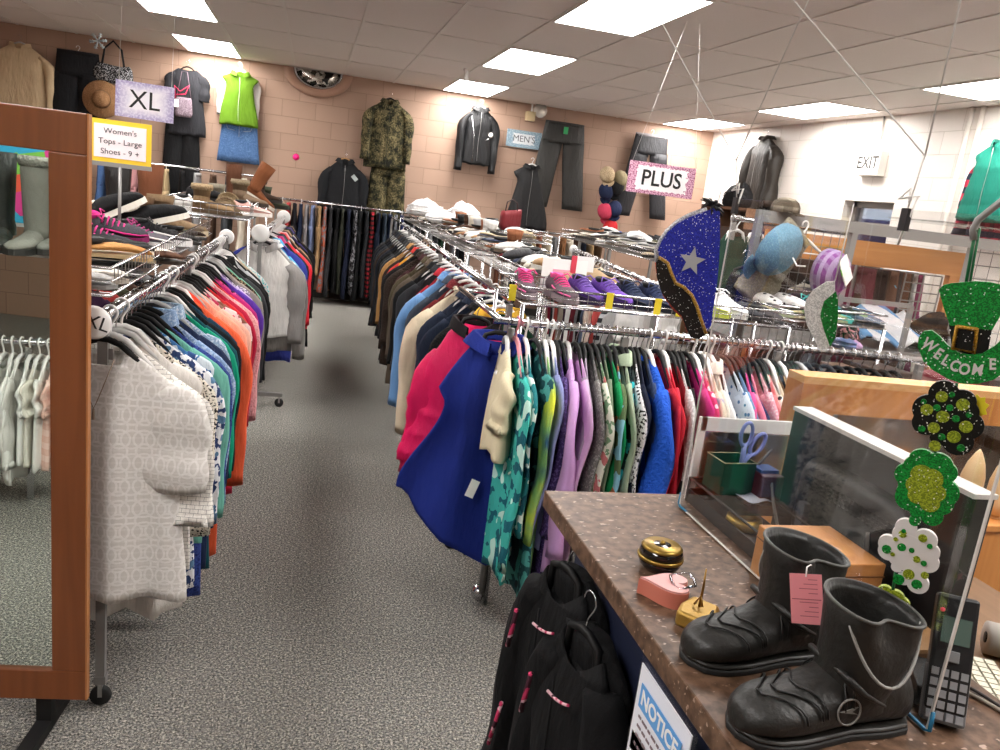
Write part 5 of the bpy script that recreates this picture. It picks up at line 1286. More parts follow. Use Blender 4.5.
# ------------------------------------------------------------------ display frame and wood surround right of the hats
YD = 3.45
k_oak = wood('#b5763a', '#c98a4a', 'oak', 0, .5); OAKV = wood('#b5763a', '#c98a4a', 'oak_v', 2, .5)
zt = yp(857, 222, YD)[1]; xL, xM, xR = yp(760, 214, YD)[0], yp(852, 240, YD)[0], yp(972, 250, YD)[0]
root = thing('shop_display', 'grey metal shop display frame with bare square posts behind the ornaments', 'display frame', (xM, YD, 0))
def loc_(m): m.v = [(x-xM, y-YD, z) for x, y, z in m.v]; return m
for x, nm in ((xL, 'post'), (xM, 'post'), (xR, 'post')):
    loc_(MB().box(x-.016, x+.016, YD-.016, YD+.016, 0, zt)).build(nm, GREYMET, root, smooth=False)
loc_(MB().box(xL, xR+.5, YD-.02, YD+.02, zt-.055, zt)).build('top_rail', GREYMET, root, smooth=False)
zs = yp(842, 347, YD)[1]
loc_(MB().box(xL, xR+.5, YD-.03, YD+.02, zs-.04, zs)).build('shelf_rail', GREYMET, root, smooth=False)
loc_(MB().box(xL, xR+.5, YD, YD+.5, zs-.02, zs-.005)).build('shelf', GREYMET, root, smooth=False)
z2 = yp(890, 304, YD)[1]; xq = yp(908, 320, YD)[0]
loc_(MB().box(xM, xq, YD-.01, YD+.01, z2-.012, z2+.012)).build('mid_rail', GREYMET, root, smooth=False)
loc_(MB().box(xq-.012, xq+.012, YD-.01, YD+.01, zs, z2+.0)).build('short_post', GREYMET, root, smooth=False)
g = MB()
for i in range(12):
    x = xL+(xM-xL)*i/11; g.tube([(x, YD+.03, zs), (x, YD+.03, zt-.03)], .0025, 4)
for i in range(9):
    z = zs+(zt-zs)*i/9; g.tube([(xL, YD+.03, z), (xM, YD+.03, z)], .0025, 4)
loc_(g).build('grid_panel', WIRE, root, smooth=False)
g = MB()
xr2 = xR+.5
for i in range(7):
    x = xR+(xr2-xR)*i/6; g.tube([(x, YD+.03, zs), (x, YD+.03, zt-.03)], .0025, 4)
for i in range(9):
    z = zs+(zt-zs)*i/9; g.tube([(xR, YD+.03, z), (xr2, YD+.03, z)], .0025, 4)
loc_(g).build('grid_panel', WIRE, root, smooth=False)
# glass shelf lip behind, at the vest
tag(MB().box(xR+.02, xR+.9, YD+.25, YD+.7, zt+.06, zt+.07).build('glass_shelf', glassy('shelf_glass', (.93, .96, .95), shade=.12), smooth=False), 'clear glass shelf on top of the grey display frame', 'shelf')
# oak surround
YO = 4.0
a_ = yp(766, 236, YO); b_ = yp(966, 262, YO); zo = b_[1]+.03; zi = yp(920, 272, YO)[1]; xo1 = b_[0]+.02; xi1 = yp(944, 290, YO)[0]
root = thing('oak_surround', 'orange oak frame seen through the grey display frame', 'cabinet frame', (a_[0], YO, 0))
m = MB().box(0, xo1-a_[0], -.02, .02, zi, zo+.02); m.build('top_board', k_oak, root, smooth=False)
MB().box(xi1-a_[0], xo1-a_[0], -.02, .02, 0, zi).build('side_board', OAKV, root, smooth=False)
MB().box(0, .03, -.02, .02, 0, zi).build('side_board', OAKV, root, smooth=False)
MB().box(0, xo1-a_[0], .02, .6, .0, .02).build('plinth', OAKV, root, smooth=False)
MB().box(-.01, xo1-a_[0]+.01, .6, .62, .0, zo).build('back_board', solid('dark_back', '#3a2a22', .8), root, smooth=False)
# dark grid basket inside the surround
root = thing('wire_rack', 'pale wire grid of narrow shelves inside the oak frame', 'wire rack', (yp(905, 290, 3.9)[0], 3.92, 0))
g = MB(); x1_ = yp(942, 290, 3.9)[0]-yp(905, 290, 3.9)[0]; zb_ = yp(925, 330, 3.9)[1]; zt_ = zi-.01
for i in range(7):
    z = zb_+(zt_-zb_)*i/6; g.tube([(0, 0, z), (x1_, 0, z)], .004, 5).tube([(0, .2, z), (x1_, .2, z)], .004, 5)
for i in range(3):
    x = x1_*i/2; g.tube([(x, 0, 0), (x, 0, zt_)], .005, 5).tube([(x, .2, 0), (x, .2, zt_)], .005, 5)
g.build('wire_grid', WIRE, root, smooth=False)
# row of trousers on blue hangers inside
xa, xb = yp(856, 262, 4.2)[0], yp(912, 270, 4.2)[0]; za = yp(880, 262, 4.2)[1]
root = rail_rack('clothes_rack', 'short rail of trousers on blue hangers inside the oak frame', (xa, 4.2), (xb, 4.2), za, foot=.1)
HANG['blue'] = solid('blue_plastic', '#5fb4d4', .4)
ins = [('wine', '#5e2230'), ('jet', '#18181a'), ('onyx', '#0f0f12'), ('walnut brown', '#4a3428'), ('clay brown', '#7a5a48'), ('shadow grey', '#3e3c3e'), ('warm brown', '#6b4a38'), ('dark moss', '#3a3a30'), ('plain white', '#e2e0dd'), ('berry', '#8e3c66')]
row([(n_+' slacks', 'pants', fb(c_), dict(wst=.16, th=.02, L=.62, h='blue' if i > 3 else 'black')) for i, (n_, c_) in enumerate(ins)], (xa+.01, 4.2), (xb-.01, 4.2), -PI/2, 'on the short rail inside the oak frame', za+RZ)
# goods hanging from the display frame
p_ = at(762, 246, 'y', YD-.1)
t = cap('light blue denim cap hanging from the grey display frame', fb('#5f8499', 'speck', '#6f94a8'), (p_.x+.03, YD-.16, p_.z), (1.9, .5, .5), 1.12)
t.scale = (1, 1, .75)
MB().tube([(0, 0, .15), (.01, -.02, .2), (.02, -.0, .24)], .004, 5).build('loop', WHITEP, t)
garment('olive grey draped trousers', 'olive grey draped trousers slung on the display frame by the blue cap', 'pants', fb('#7b7464', 'speck', '#8f8878'), (at(806, 222, 'y', YD-.05).x, YD-.05, zt-.03), .2, dict(L=.42, wst=.1, hem=.07, th=.035, spread=-.02, fix=1), 'white')
bpy.data.objects[[o.name for o in bpy.data.objects if o.get('label', '').startswith('olive grey draped')][0]].rotation_euler = (0, .62, .2)
p_ = at(819, 266, 'y', YD-.1)
t = cap('purple plaid cap with a white and green tag on the frame', fb('#7c3f86', 'plaid', '#a48fae', '#9a86a8', 1.5), (p_.x, YD-.15, p_.z-.02), (1.7, -.4, .25), 1.0)
MB().box(-.05, .05, -.002, .002, -.06, .06).build('white_tag', WHITE, t, loc=(.0, .04, .12), rot=(1.3, .4, 0), smooth=False)
MB().box(-.045, .045, -.002, .002, -.03, .0).build('green_label', solid('green_label', '#6cc04a', .6), t, loc=(-.01, .035, .125), rot=(1.3, .4, 0), smooth=False)
p_ = at(785, 210, 'y', YD)
cap('brown checked flat cap resting on the display frame top rail', fb('#5c5244', 'plaid', '#8f8576', '#3b342b', 1.0), (p_.x, YD, zt), (0, 0, .4), .62)
p_ = at(742, 250, 'y', 4.0)
garment('bottle green apron', 'bottle green apron hanging behind the star hat', 'tank', fb('#2a4438'), (p_.x, 4.1, 1.66), .1, dict(L=.5, sw=.13, th=.02, fix=1), 'white')
garment('grey green tunic', 'grey green tunic hanging beside the bottle green apron', 'tank', fb('#74786c'), (p_.x+.16, 4.15, 1.66), .2, dict(L=.46, sw=.12, th=.02, fix=1), 'white')
garment('very dark navy scarf top', 'very dark navy scarf top hanging under the light blue cap', 'tank', fb('#14161f', 'speck', '#2a2d3a'), (at(752, 262, 'y', 3.3).x, 3.36, 1.5), .1, dict(L=.22, sw=.09, th=.02, fix=1), 'black')
# wire rail for those
rail_rack('clothes_rack', 'thin rail holding the green apron behind the star hat', (2.3, 4.1), (3.2, 4.2), 1.645, foot=.1)
# goods lying on the display shelf
t = thing('folded_sheets', 'white sheets with blue stripes spread on the display shelf', 'linen', (yp(858, 340, YD)[0], YD+.02, zs), 0)
W1 = yp(938, 345, YD)[0]-yp(865, 345, YD)[0]; m = MB(); vs = []; fs = []
for i in range(15):
    for j in range(9):
        u, v = i/14, j/8; vs.append((.03+u*W1*1.05+.1*v, v*.4, .05+.02*math.sin(9*u+3*v)+.13*v+.012*math.sin(20*u)))
for i in range(14):
    for j in range(8): fs.append((i*9+j, i*9+9+j, i*9+10+j, i*9+j+1))
m.add(vs, fs).build('cloth', fb('#e6e6ea', 'vstripes', '#8fb6d8', '#6f9cc9', .28), t, solid_=.012)
bundle('black scarf with pink flowers rolled on the display shelf', 'scarf', fb('#161417', 'floral', '#c9898f', '#2a2426', 1.2), (yp(858, 322, YD-.02)[0], YD+.05, zs), (.11, .06, .1), 41, 'rolled_scarf', .6)
bundle('lilac and blue folded cloth at the display shelf corner', 'cloth', fb('#8a9fd6', 'vstripes', '#d3b0d9', '#d3b0d9', .3), (yp(848, 338, YD-.04)[0]+.02, YD-.0, zs), (.08, .07, .05), 42, 'folded_cloth', .2)
bundle('dark brown coat heaped at the right of the display shelf', 'coat', fb('#2b211c'), (yp(962, 330, YD)[0], YD+.12, zs), (.17, .12, .17), 43, 'heaped_coat')
bundle('brown blouse heaped on the display shelf behind the sheets', 'clothes', fb('#3b2a26', 'speck', '#5a4038'), (yp(868, 318, YD+.4)[0], YD+.46, zs), (.14, .06, .13), 44, 'heaped_blouse')
for i, (px, c, nm) in enumerate([(845, '#4b3b30', 'dusty brown'), (862, '#7d6350', 'kraft'), (885, '#3a2d28', 'dark walnut'), (930, '#5a2a28', 'dull red'), (960, '#7c3038', 'wine coloured'), (985, '#3c2b2a', 'blackish brown')]):
    x, z = yp(px, 372, 3.0)
    t = thing('storage_box', nm+' lidded box stacked behind the wooden cabinet', 'box', (x, 3.05, .0 if False else .62), .05*i)
    MB().box(-.09, .09, -.12, .12, 0, .38+.02*(i % 3)).build('box_body', solid('boxc'+c, c, .7, noise=.2), t, smooth=False, bevel=.004)
    MB().box(-.094, .094, -.124, .124, .36+.02*(i % 3), .40+.02*(i % 3)).build('lid', solid('boxl'+c, c, .6, noise=.3), t, smooth=False, bevel=.004)
t = thing('side_table', 'low dark table under the lidded boxes behind the cabinet', 'table', (2.75, 3.05, 0))
MB().box(-.75, .75, -.18, .18, .59, .62).build('tabletop', solid('dark_table', '#3a3330', .6), t, smooth=False)
for sx_ in (-.7, .7):
    for sy_ in (-.14, .14): MB().box(-.015, .015, -.015, .015, 0, .59).build('leg', GREYMET, t, loc=(sx_, sy_, 0), smooth=False)

# ------------------------------------------------------------------ oak cabinet behind the counter
cx0, cY = 1.455, 2.0; cz = 1.205; cx1 = 2.55
root = thing('oak_cabinet', 'orange oak shelf cabinet standing behind the monitor', 'cabinet', (cx0, cY, 0), -.05)
W1 = cx1-cx0
MB().box(0, W1, -.0, .09, cz-.022, cz).build('top_board', wood('#d09a5c', '#ddb078', 'oak_light', 0, .45), root, smooth=False)
MB().box(0, .022, .0, .09, 0, cz-.022).build('side_panel', OAKV, root, smooth=False)
MB().box(W1-.022, W1, .0, .09, 0, cz-.022).build('side_panel', OAKV, root, smooth=False)
MB().box(.022, W1-.022, .0, .02, cz-.11, cz-.022).box(.022, .12, .0, .02, .0, cz-.11).box(W1-.12, W1-.022, .0, .02, 0, cz-.11).build('face_frame', OAKV, root, smooth=False)
MB().box(.022, W1-.022, .075, .09, 0, cz-.022).build('back_panel', wood('#8f5a2e', '#a06a38', 'oak_dark', 2, .5), root, smooth=False)
MB().box(.022, W1-.022, .02, .075, .80, .82).build('shelf', k_oak, root, smooth=False)
MB().box(.13, .155, .025, .05, .82, cz-.1).build('grey_upright', GREYMET, root, smooth=False)
MB().box(.52, .55, .025, .05, .82, cz-.1).build('grey_upright', GREYMET, root, smooth=False)
MB().box(.12, W1-.12, .012, .016, .82, cz-.11).build('sliding_glass', glassy('cab_glass', (.97, .96, .94), shade=.03), root, smooth=False)
def form(label, x, y, z, rz, mat, s=1):
    t = thing('shoe_form', label, 'shoe form', (x, y, z), rz)
    MB().loft([[(s*(.04*q*math.cos(2*PI*j/16)), s*.028*q*math.sin(2*PI*j/16), s*zz) for j in range(16)] for zz, q in ((0, .9), (.04, 1.1), (.09, 1.05), (.13, .75), (.16, .3), (.17, .05))]).build('blade', mat, t)
    MB().lathe([(.001, -.01), (.03*s, -.01), (.03*s, .0), (.001, .0)], 16).build('foot', mat, t); return t
FORM = solid('pale_wood', '#d9b88c', .5)
q_ = at(972, 480, 'y', 1.75)
form('pale wooden teardrop form left of its twin, right of the shamrocks', q_.x, 1.75, q_.z-.06, .4, FORM, 1.0)
q_ = at(990, 490, 'y', 1.72)
form('pale wooden teardrop form nearest the photo edge by its twin', q_.x+.01, 1.70, q_.z-.06, .9, FORM, 1.0)

# ------------------------------------------------------------------ counter and desk
k = NT('counter_laminate'); v = k.coord()
n1 = k.n('ShaderNodeTexNoise', i_Scale=46.0, i_Detail=3.0); k.l(v, n1.inputs['Vector'])
n2 = k.n('ShaderNodeTexNoise', i_Scale=95.0, i_Detail=2.0); k.l(k.coord('Object', (.5, 1, 1)), n2.inputs['Vector'])
c = k.ramp(n1.outputs[0], [(.35, '#432f21'), (.5, '#5c4535'), (.62, '#6d5342')], 'LINEAR')
c = k.mix(k.math('MULTIPLY', k.ramp(n2.outputs[0], [(.64, '#000000'), (.69, '#ffffff')], 'LINEAR'), .7), c, lin('#bda596'))
k.l(c, k.b.inputs['Base Color']); k.b.inputs['Roughness'].default_value = .45; k.b.inputs['Specular IOR Level'].default_value = .3
LAM = k.m
root = thing('counter', 'brown speckled laminate sales counter in the near corner', 'counter', (.54, 1.553, 0))
MB().box(0, .47, -1.7, 0, .962, 1.0).build('countertop', LAM, root, smooth=False, bevel=.003)
MB().box(.08, .42, -1.68, -.04, 0, .962).build('cabinet_body', solid('navy_panel', '#131a33', .6), root, smooth=False)
root = thing('desk', 'lower tan wooden desk behind the sales counter', 'desk', (1.015, 1.55, 0))
MB().box(0, .75, -1.7, 0, .765, .79).build('desktop', wood('#6b5038', '#7c6046', 'desk_wood', 1, .5), root, smooth=False)
MB().box(.02, .73, -.06, -.04, 0, .765).box(.02, .73, -1.66, -1.64, 0, .765).build('side_panel', wood('#8b5a34', '#9c6a40', 'desk_side', 2), root, smooth=False)

# hanging hoodies at the counter end
BLK = fb('#0b0b0d'); FLO = fb('#c43a63', 'floral', '#e8b9c4', '#3a1a26', 1.6)
for i, (x, y, lab, wh, rz) in enumerate([(.56, 1.37, 'black fleece jacket with pink floral trim', 'hanging from the counter edge by a wire hook', -1.3), (.555, 1.22, 'second black fleece jacket with floral pockets', 'hanging beside the hook jacket under the counter edge', -1.35)]):
    t = garment(lab, lab+' '+wh, 'hoodie', BLK, (x-.012, y, .985-.05*i), rz, dict(L=.86, sw=.15, hem=.2, hsw=.1, th=.035, Ls=.6, sd=.2, out=.14, fix=1, cmat=BLK, fold=.014, zmat=BLK, r0=.06), 'black')
    MB().tube([(-.07, -.066, -.42), (-.095, -.07, -.54)], .0045, 6).build('floral_pocket_trim', FLO, t)
    MB().tube([(.07, -.066, -.42), (.095, -.07, -.54)], .006, 6).build('floral_pocket_trim', FLO, t)
    MB().tube([(.085*math.cos(a), -.058-.006*math.sin(a), -.15-.04*math.sin(a)) for a in [PI*(.2+.3*j/10) for j in range(11)]], .003, 6).build('floral_neck_trim', FLO, t)
    MB().tube([(-.07, -.06, -.2), (-.08, -.064, -.29)], .0055, 6).build('floral_strap', FLO, t)
# NOTICE sheet on the counter side
root = thing('notice_sheet', 'white NOTICE sheet in a clear sleeve on the counter side', 'sign', (.556, 1.015, .70), -PI/2)
root.scale = (.8, 1, .8)
MB().box(-.0, .216, 0, .002, 0, .285).build('paper', solid('notice_paper', '#e3e4ec', .5), root, smooth=False)
MB().box(-.012, .228, .0022, .0034, -.006, .295).build('clear_sleeve', glassy('sleeve', (.97, .97, 1), amount=.08, shade=.02), root, smooth=False)
MB().box(.022, .196, -.0038, -.0025, .205, .255).build('blue_banner', solid('notice_blue', '#5c9ad6', .6), root, smooth=False)
text_mesh('NOTICE', .043, 'lettering', WHITE, root, (.109, -.0042, .23), bold=.001, depth=.0003)
m = MB(); rn = random.Random(8)
for r_ in range(7):
    x = .03
    while x < .18:
        w_ = rn.uniform(.008, .022); m.box(x, x+w_, -.0036, -.0025, .185-.02*r_, .19-.02*r_); x += w_+.006
m.build('faint_print', solid('faint_ink', '#7e6f74', .7), root, smooth=False)
MB().box(.008, .08, 0, .06, .1, .14).build('mounting_clip', CLEARP, root, smooth=False)
# small goods on the counter
q_ = at(661, 553, 'z', 1.03)
t = thing('trinket_box', 'round black lacquer box with gold rims on the counter', 'box', (q_.x, q_.y, 1.0), .3)
BL = solid('black_lacquer', '#0f0c0b', .12, coat=.6); GD = solid('gold_rim', '#9c7f3c', .35, .8)
MB().lathe([(.001, 0), (.026, 0), (.036, .01), (.04, .022)], 32).build('bowl', BL, t)
MB().lathe([(.036, .0215), (.041, .0215), (.042, .025), (.041, .028), (.036, .0285)], 32).build('gold_seam', GD, t)
MB().lathe([(.04, .028), (.038, .038), (.03, .046), (.001, .049)], 32).build('lid', BL, t)
MB().lathe([(.031, .0445), (.036, .0405), (.0372, .0425), (.032, .0475)], 32).build('gold_ring', GD, t)
MB().lathe([(.001, .048), (.006, .049), (.004, .053), (.001, .055)], 12).build('finial', GD, t)
q_ = at(667, 590, 'z', 1.015)
t = thing('heart_box', 'pink heart-shaped box with clear top on the counter', 'box', (q_.x, q_.y, 1.0), -1.95)
t.scale = (.95, 1.2, .9)
ho = []
for j in range(40):
    a = 2*PI*j/40; ho.append((.0025*16*math.sin(a)**3*.92, .0025*(13*math.cos(a)-5*math.cos(2*a)-2*math.cos(3*a)-math.cos(4*a))*.95))
def flat(pts, z0, z1):
    n = len(pts); return MB().add([(x, y, z0) for x, y in pts]+[(x, y, z1) for x, y in pts], [tuple(range(n-1, -1, -1)), tuple(range(n, 2*n))]+[(i, (i+1) % n, n+(i+1) % n, n+i) for i in range(n)])
flat(ho, 0, .03).build('box_body', solid('pink_clay', '#cf7a68', .45), t, bevel=.002)
flat([(x*.96, y*.96) for x, y in ho], .03, .034).build('lid', solid('pale_pink_top', '#e0aaa8', .2), t, bevel=.002)
MB().tube([(.03*math.cos(a)-.01, .018*math.sin(a)+.02, .036+.004*math.sin(3*a)) for a in [j*.5 for j in range(16)]], .002, 4).build('cellophane_curl', glassy('cello', (.9, .92, 1), shade=.2), t)
q_ = at(696, 617, 'z', 1.01)
t = thing('bill_spike', 'gold painted block with an upright brass spindle', 'desk tool', (q_.x, q_.y, 1.0), .75)
t.scale = (1.15, 1.15, 1.0)
flat([(-.032, -.02), (-.01, -.03), (.03, -.022), (.034, .018), (.0, .024), (-.028, .02)], 0, .026).build('block', GOLD, t, bevel=.005)
MB().tube([(.006, 0, .025), (.008, 0, .06), (.012, .002, .088)], [.0022, .0018, .0009], 6).tube([(.0, .006, .03), (.006, 0, .045), (.0, -.006, .03)], .0018, 5).build('spindle', solid('brass', '#9a7438', .3, .9), t)
t = thing('wooden_block', 'plain orange wooden box standing behind the boots', 'box', (.832, 1.03, 1.0), 0)
MB().box(0, .15, 0, .155, 0, .092).build('box_body', wood('#b5773f', '#c98d52', 'block_wood', 1, .4), t, smooth=False, bevel=.002)
MB().box(-.001, .151, -.001, .156, .068, .07).build('lid_seam', solid('seam_dark', '#6b4424', .6), t, smooth=False)
# boots
def hero_boot(label, x, y, rz, tagged=False):
    root = thing('motorcycle_boot', label, 'boot', (x, y, 1.0), rz)
    LEA = solid('boot_leather', '#1d1c1a', .46, spec=.45, noise=.3, nscale=60, bump=.5); EDGE = solid('boot_edge', '#4a4946', .55)
    L = .256
    hs = [(0, .45, .06), (.03, .78, .085), (.12, .86, .1), (.25, .88, .11), (.38, .9, .104), (.48, .93, .09), (.58, .98, .074), (.7, 1.05, .064), (.82, 1.03, .06), (.91, .85, .054), (.97, .58, .045), (1, .25, .035)]
    MB().loft(foot_rings(L, .046, hs, zb=.01, N=24)).build('foot', LEA, root, subsurf=1)
    o = []
    for i in range(19): t = i/18; o.append((t*L*1.02-.004, .046*np.interp(t, [0, .05, .2, .4, .7, .85, .95, 1], [.45, .85, .95, .88, 1.12, 1.08, .78, .25])))
    pts = o+[(a, -b) for a, b in reversed(o)]
    flat([(a*.99, b*.93) for a, b in pts], 0, .009).build('outsole', DARKRUB, root, bevel=.002)
    flat([(a*.985+.001, b*.9) for a, b in pts], .009, .015).build('welt', solid('boot_welt', '#24221f', .5), root, bevel=.003)
    # shaft with an open, slightly crushed top
    n = 36; rings = []
    def ring(z, q, dx=0, dent=0, inn=0):
        r = []
        for j in range(n):
            a = 2*PI*j/n; d = dent*math.exp(-((a-PI*.5)**2)/.28)
            rr = 1-inn; r.append((L*.3+dx+(.06*q*rr)*math.cos(a)*(1-d*.25), (.055*q*rr)*math.sin(a)*(1-d*.75), z+.012*(z/.2)*math.cos(a+.6)*(z > .12)))
        return r
    for z, q, dx, de in ((.04, .8, .008, 0), (.06, .84, .012, 0), (.08, .88, .006, 0), (.105, .95, .0, .1), (.13, 1.0, .0, .3), (.15, 1.04, 0, .6), (.168, 1.06, 0, .75)): rings.append(ring(z, q, dx, de))
    outer_top = rings[-1]
    rings.append([(x_, y_, z_+.0025) for x_, y_, z_ in ring(.168, 1.04, 0, .75, .02)]); rings.append(ring(.158, 1.0, 0, .72, .07)); rings.append(ring(.10, .93, 0, .2, .08)); rings.append(ring(.05, .8, .0, 0, .1))
    MB().loft(rings).build('shaft', LEA, root)
    top = [(x_, y_, z_+.001) for x_, y_, z_ in outer_top]
    MB().tube(top+[top[0]], .0026, 6, cap=False).build('rim_piping', EDGE, root)
    s_ = 1 if tagged else -1
    MB().tube([(L*.3+.06*math.cos(a), -s_*.055*math.sin(a)*1.0-s_*.001,   .158-.07*math.sin((a-.4)/2.3*PI)) for a in [.4+2.3*j/14 for j in range(15)]], .0022, 6).build('side_loop', solid('grey_cord', '#8d8c88', .6), root)
    # toe cap, instep and ankle seams lie on the foot
    sm = MB()
    def over(t0, t1, n_=14, lift=.0012):
        P = []
        for j in range(n_):
            a = -PI*.02+PI*1.04*j/(n_-1); u = math.sin(a)
            t = t1+(t0-t1)*(1-abs(math.cos(a))); wq = np.interp(t, [h[0] for h in hs], [h[1] for h in hs]); hq = np.interp(t, [h[0] for h in hs], [h[2] for h in hs])
            ca = math.copysign(abs(math.cos(a))**.8, math.cos(a)); z_ = .02+(hq-.02)*(.5+.5*math.copysign(abs(u)**.75, u))
            P.append((t*L, .046*wq*ca*(1-.35*max(0, u))*1.02, z_+lift))
        return P
    for a, b in ((.9, .72), (.82, .63), (.70, .6), (.52, .45), (.42, .5)): sm.tube(over(a, b), .0016, 5)
    sm.build('seams', solid('boot_seam', '#0c0b0a', .5), root)
    MB().tube([(L*.3+.0, -.052, .06), (L*.42, -.048, .075), (L*.5, -.035, .092), (L*.5, .035, .092), (L*.42, .048, .075), (L*.3, .052, .06)], [.002, .004, .005, .005, .004, .002], 8).build('instep_strap', LEA, root)
    if tagged:
        pk = solid('pink_tag', '#d9838a', .6)
        tg = MB().box(-.021, .021, -.0006, .0006, -.034, .034).build('sales_tag', pk, root, loc=(.122, .066, .128), rot=(.25, .25, -.75), smooth=False, bevel=.0)
        m = MB()
        for r_ in range(9):
            if r_ == 4: m.box(-.019, .019, -.0012, .0012, -.001, 0)
            else: m.box(-.015, -.015+.012+.012*((r_*7) % 3)/2, -.0012, .0012, .026-.0062*r_, .0268-.0062*r_)
        m.build('tag_print', solid('tag_ink', '#8a3f4c', .7), tg, smooth=False)
        MB().tube([(.128, .062, .16), (.118, .05, .168), (.11, .048, .17)], .001, 4).build('tag_string', STR, root)
    else:
        e = MB(); e.tube([(.017*math.cos(a), 0, .017*math.sin(a)) for a in [2*PI*j/24 for j in range(25)]], .0014, 5, cap=False)
        em = e.build('round_emblem', solid('emblem_grey', '#6d6c68', .4), root, loc=(.122, .044, .05), rot=(.12, 0, 0))
        MB().prism([(-.013, -.004), (-.003, .0), (-.013, .006), (.014, .001)], -.0008, .0008).build('arrow_mark', solid('emblem_grey', '#6d6c68', .4), em, smooth=False)
    return root
hero_boot('tall black leather boot with a pink tag, rear of the pair', .815, .935, PI+.1, True)
hero_boot('tall black leather boot with a round emblem, front of the pair', .806, .772, PI+.06, False)

# necklace and neck label on the lace blouse
t = [o for o in bpy.data.objects if o.get('label', '').startswith('white lace short-sleeved blouse')][0]
MB().tube([(-.05, -.04, -.11), (-.035, -.05, -.17), (-.01, -.056, -.235), (.0, -.058, -.255), (.008, -.056, -.235), (.03, -.05, -.17), (.045, -.04, -.12)], .0014, 5).tube([(0, -.058, -.255), (0, -.06, -.285)], [.003, .004], 6).build('necklace', solid('bronze_chain', '#8d7a68', .4, .6), t)
MB().box(-.02, .02, .008, .011, -.135, -.105).build('neck_label', solid('grey_label', '#8f8a88', .6), t, smooth=False)
MB().tube([(-.09, 0, -.8), (-.085, 0, -.84)], .001, 4).build('tag_thread', STR, t)
MB().box(.0, .028, -.001, .001, -.93, -.84).build('blue_tag', solid('sky_tag', '#4fb0d6', .6), t, smooth=False, rot=(0, .18, 0), loc=(.0, -.01, -.0))

# ------------------------------------------------------------------ clear screen hanging over the counter edge
SX, SY0, SY1, SZ0, SZ1 = .828, .735, 1.474, 1.004, 1.668
root = thing('clear_screen', 'clear acrylic screen hung by strings along the sales counter', 'screen', (SX, SY1, SZ0), 0)
MB().box(-.0015, .0015, SY0-SY1, 0, 0, SZ1-SZ0).build('acrylic_sheet', glassy('acrylic', (.975, .98, .98), amount=.16, shade=.012, rough=.03), root, smooth=False)
EDG = solid('acrylic_edge', '#cfcbc6', .3)
MB().box(-.0018, .0018, SY0-SY1, 0, -.001, .001).build('bottom_edge', EDG, root, smooth=False)
MB().box(-.0016, .0016, SY0-SY1-.0015, SY0-SY1+.0015, 0, SZ1-SZ0).build('side_edge', EDG, root, smooth=False)
MB().box(-.0012, .0012, -.001, .001, 0, SZ1-SZ0).build('side_edge', EDG, root, smooth=False)
for y in (0, SY0-SY1):
    s_ = 1 if y == 0 else -1
    MB().tube([(0, y-s_*.035, .001), (0, y-s_*.004, -.0), (0, y+s_*.004, .004), (0, y+s_*.002, .03)], .0028, 6).build('blue_corner_clip', solid('blue_clip', '#1f6f96', .4), root)
# strings: each top clip has a Y of cord up to the ceiling
def ystring(label, y, ky, yl, yr, xl=0, xr=0):
    t = thing('ceiling_string', label, 'cord', (SX, y, SZ1), 0); h = CH-SZ1-.001
    MB().tube([(0, 0, 0), (0, ky, .075)], .0012, 5).tube([(0, ky, .075), (xl, yl-y, h)], .0013, 5).tube([(0, ky, .075), (xr, yr-y, h)], .0013, 5).build('cord', STR, t)
    MB().tube([(0, 0, .01), (.006, .01, .03), (-.006, .014, .015), (.004, -.012, .02), (0, 0, -.035), (.003, .006, -.05)], .002, 5).build('knot', STR, t)
    MB().box(-.004, .004, -.007, .007, -.03, .002).build('clip', solid('binder_clip', '#4b4b4e', .3, .7), t, smooth=False)
ystring('Y-shaped white string holding the far corner of the clear screen', 1.47, .03, 3.06, .9)
ystring('Y-shaped white string holding the near part of the clear screen', .99, -.01, 2.58, .985)
bpy.data.objects['ceiling_string.001'].rotation_euler = (0, 0, 0)


def plane_tools(px, py, ox, oy, rz):
    """measure a hanging ornament in its own upright plane: returns a function photo point -> local (x, z)"""
    nrm = Vector((math.sin(rz), -math.cos(rz), 0)); o = Vector((ox, oy, 0)); hd = Vector((math.cos(rz), math.sin(rz), 0))
    def f(qx, qy):
        d = FW + R2*((qx-500)/F) + U2*((375-qy)/F); c = Vector((0, 0, CZ)); tt = (o-c).dot(nrm)/d.dot(nrm); P = c+d*tt
        return ((P-o).dot(hd), P.z)
    return f


# star hat ornament
ox, oy, rz = .79, 1.45, -.50
f = plane_tools(0, 0, ox, oy, rz)
def shape(pts, y0, y1, fn=None): return MB().prism([(fn or f)(a, b) for a, b in pts][::-1], y0, y1)
root = thing('star_hat_ornament', 'glittery blue hat ornament with silver star hanging from the screen cord', 'ornament', (ox, oy, 0), rz)
BLG = glitter('#131c8c', '#2532b8'); SILV = solid('silver_star', '#a9a9ad', .5, .3)
shape([(707, 211), (714, 208), (720, 212), (720, 240), (719, 262), (717, 285), (714, 305), (711, 325), (706, 333), (702, 320), (697, 306), (690, 293), (681, 287), (675, 280), (670, 268), (660, 258), (658, 250), (662, 241), (668, 232), (677, 224), (690, 217)], -.006, .006).build('blue_crown', BLG, root, smooth=False)
shape([(660, 258), (670, 268), (675, 280), (681, 287), (690, 293), (697, 306), (702, 320), (706, 333), (699, 339), (691, 337), (687, 330), (682, 316), (672, 306), (662, 293), (657, 277), (656, 262)], -.005, .007).build('black_brim', glitter('#090706', '#1a1210'), root, smooth=False)
gp = [(659, 257), (668, 263), (672, 274), (676, 283), (684, 287), (692, 295), (697, 306), (701, 319), (706, 333)]
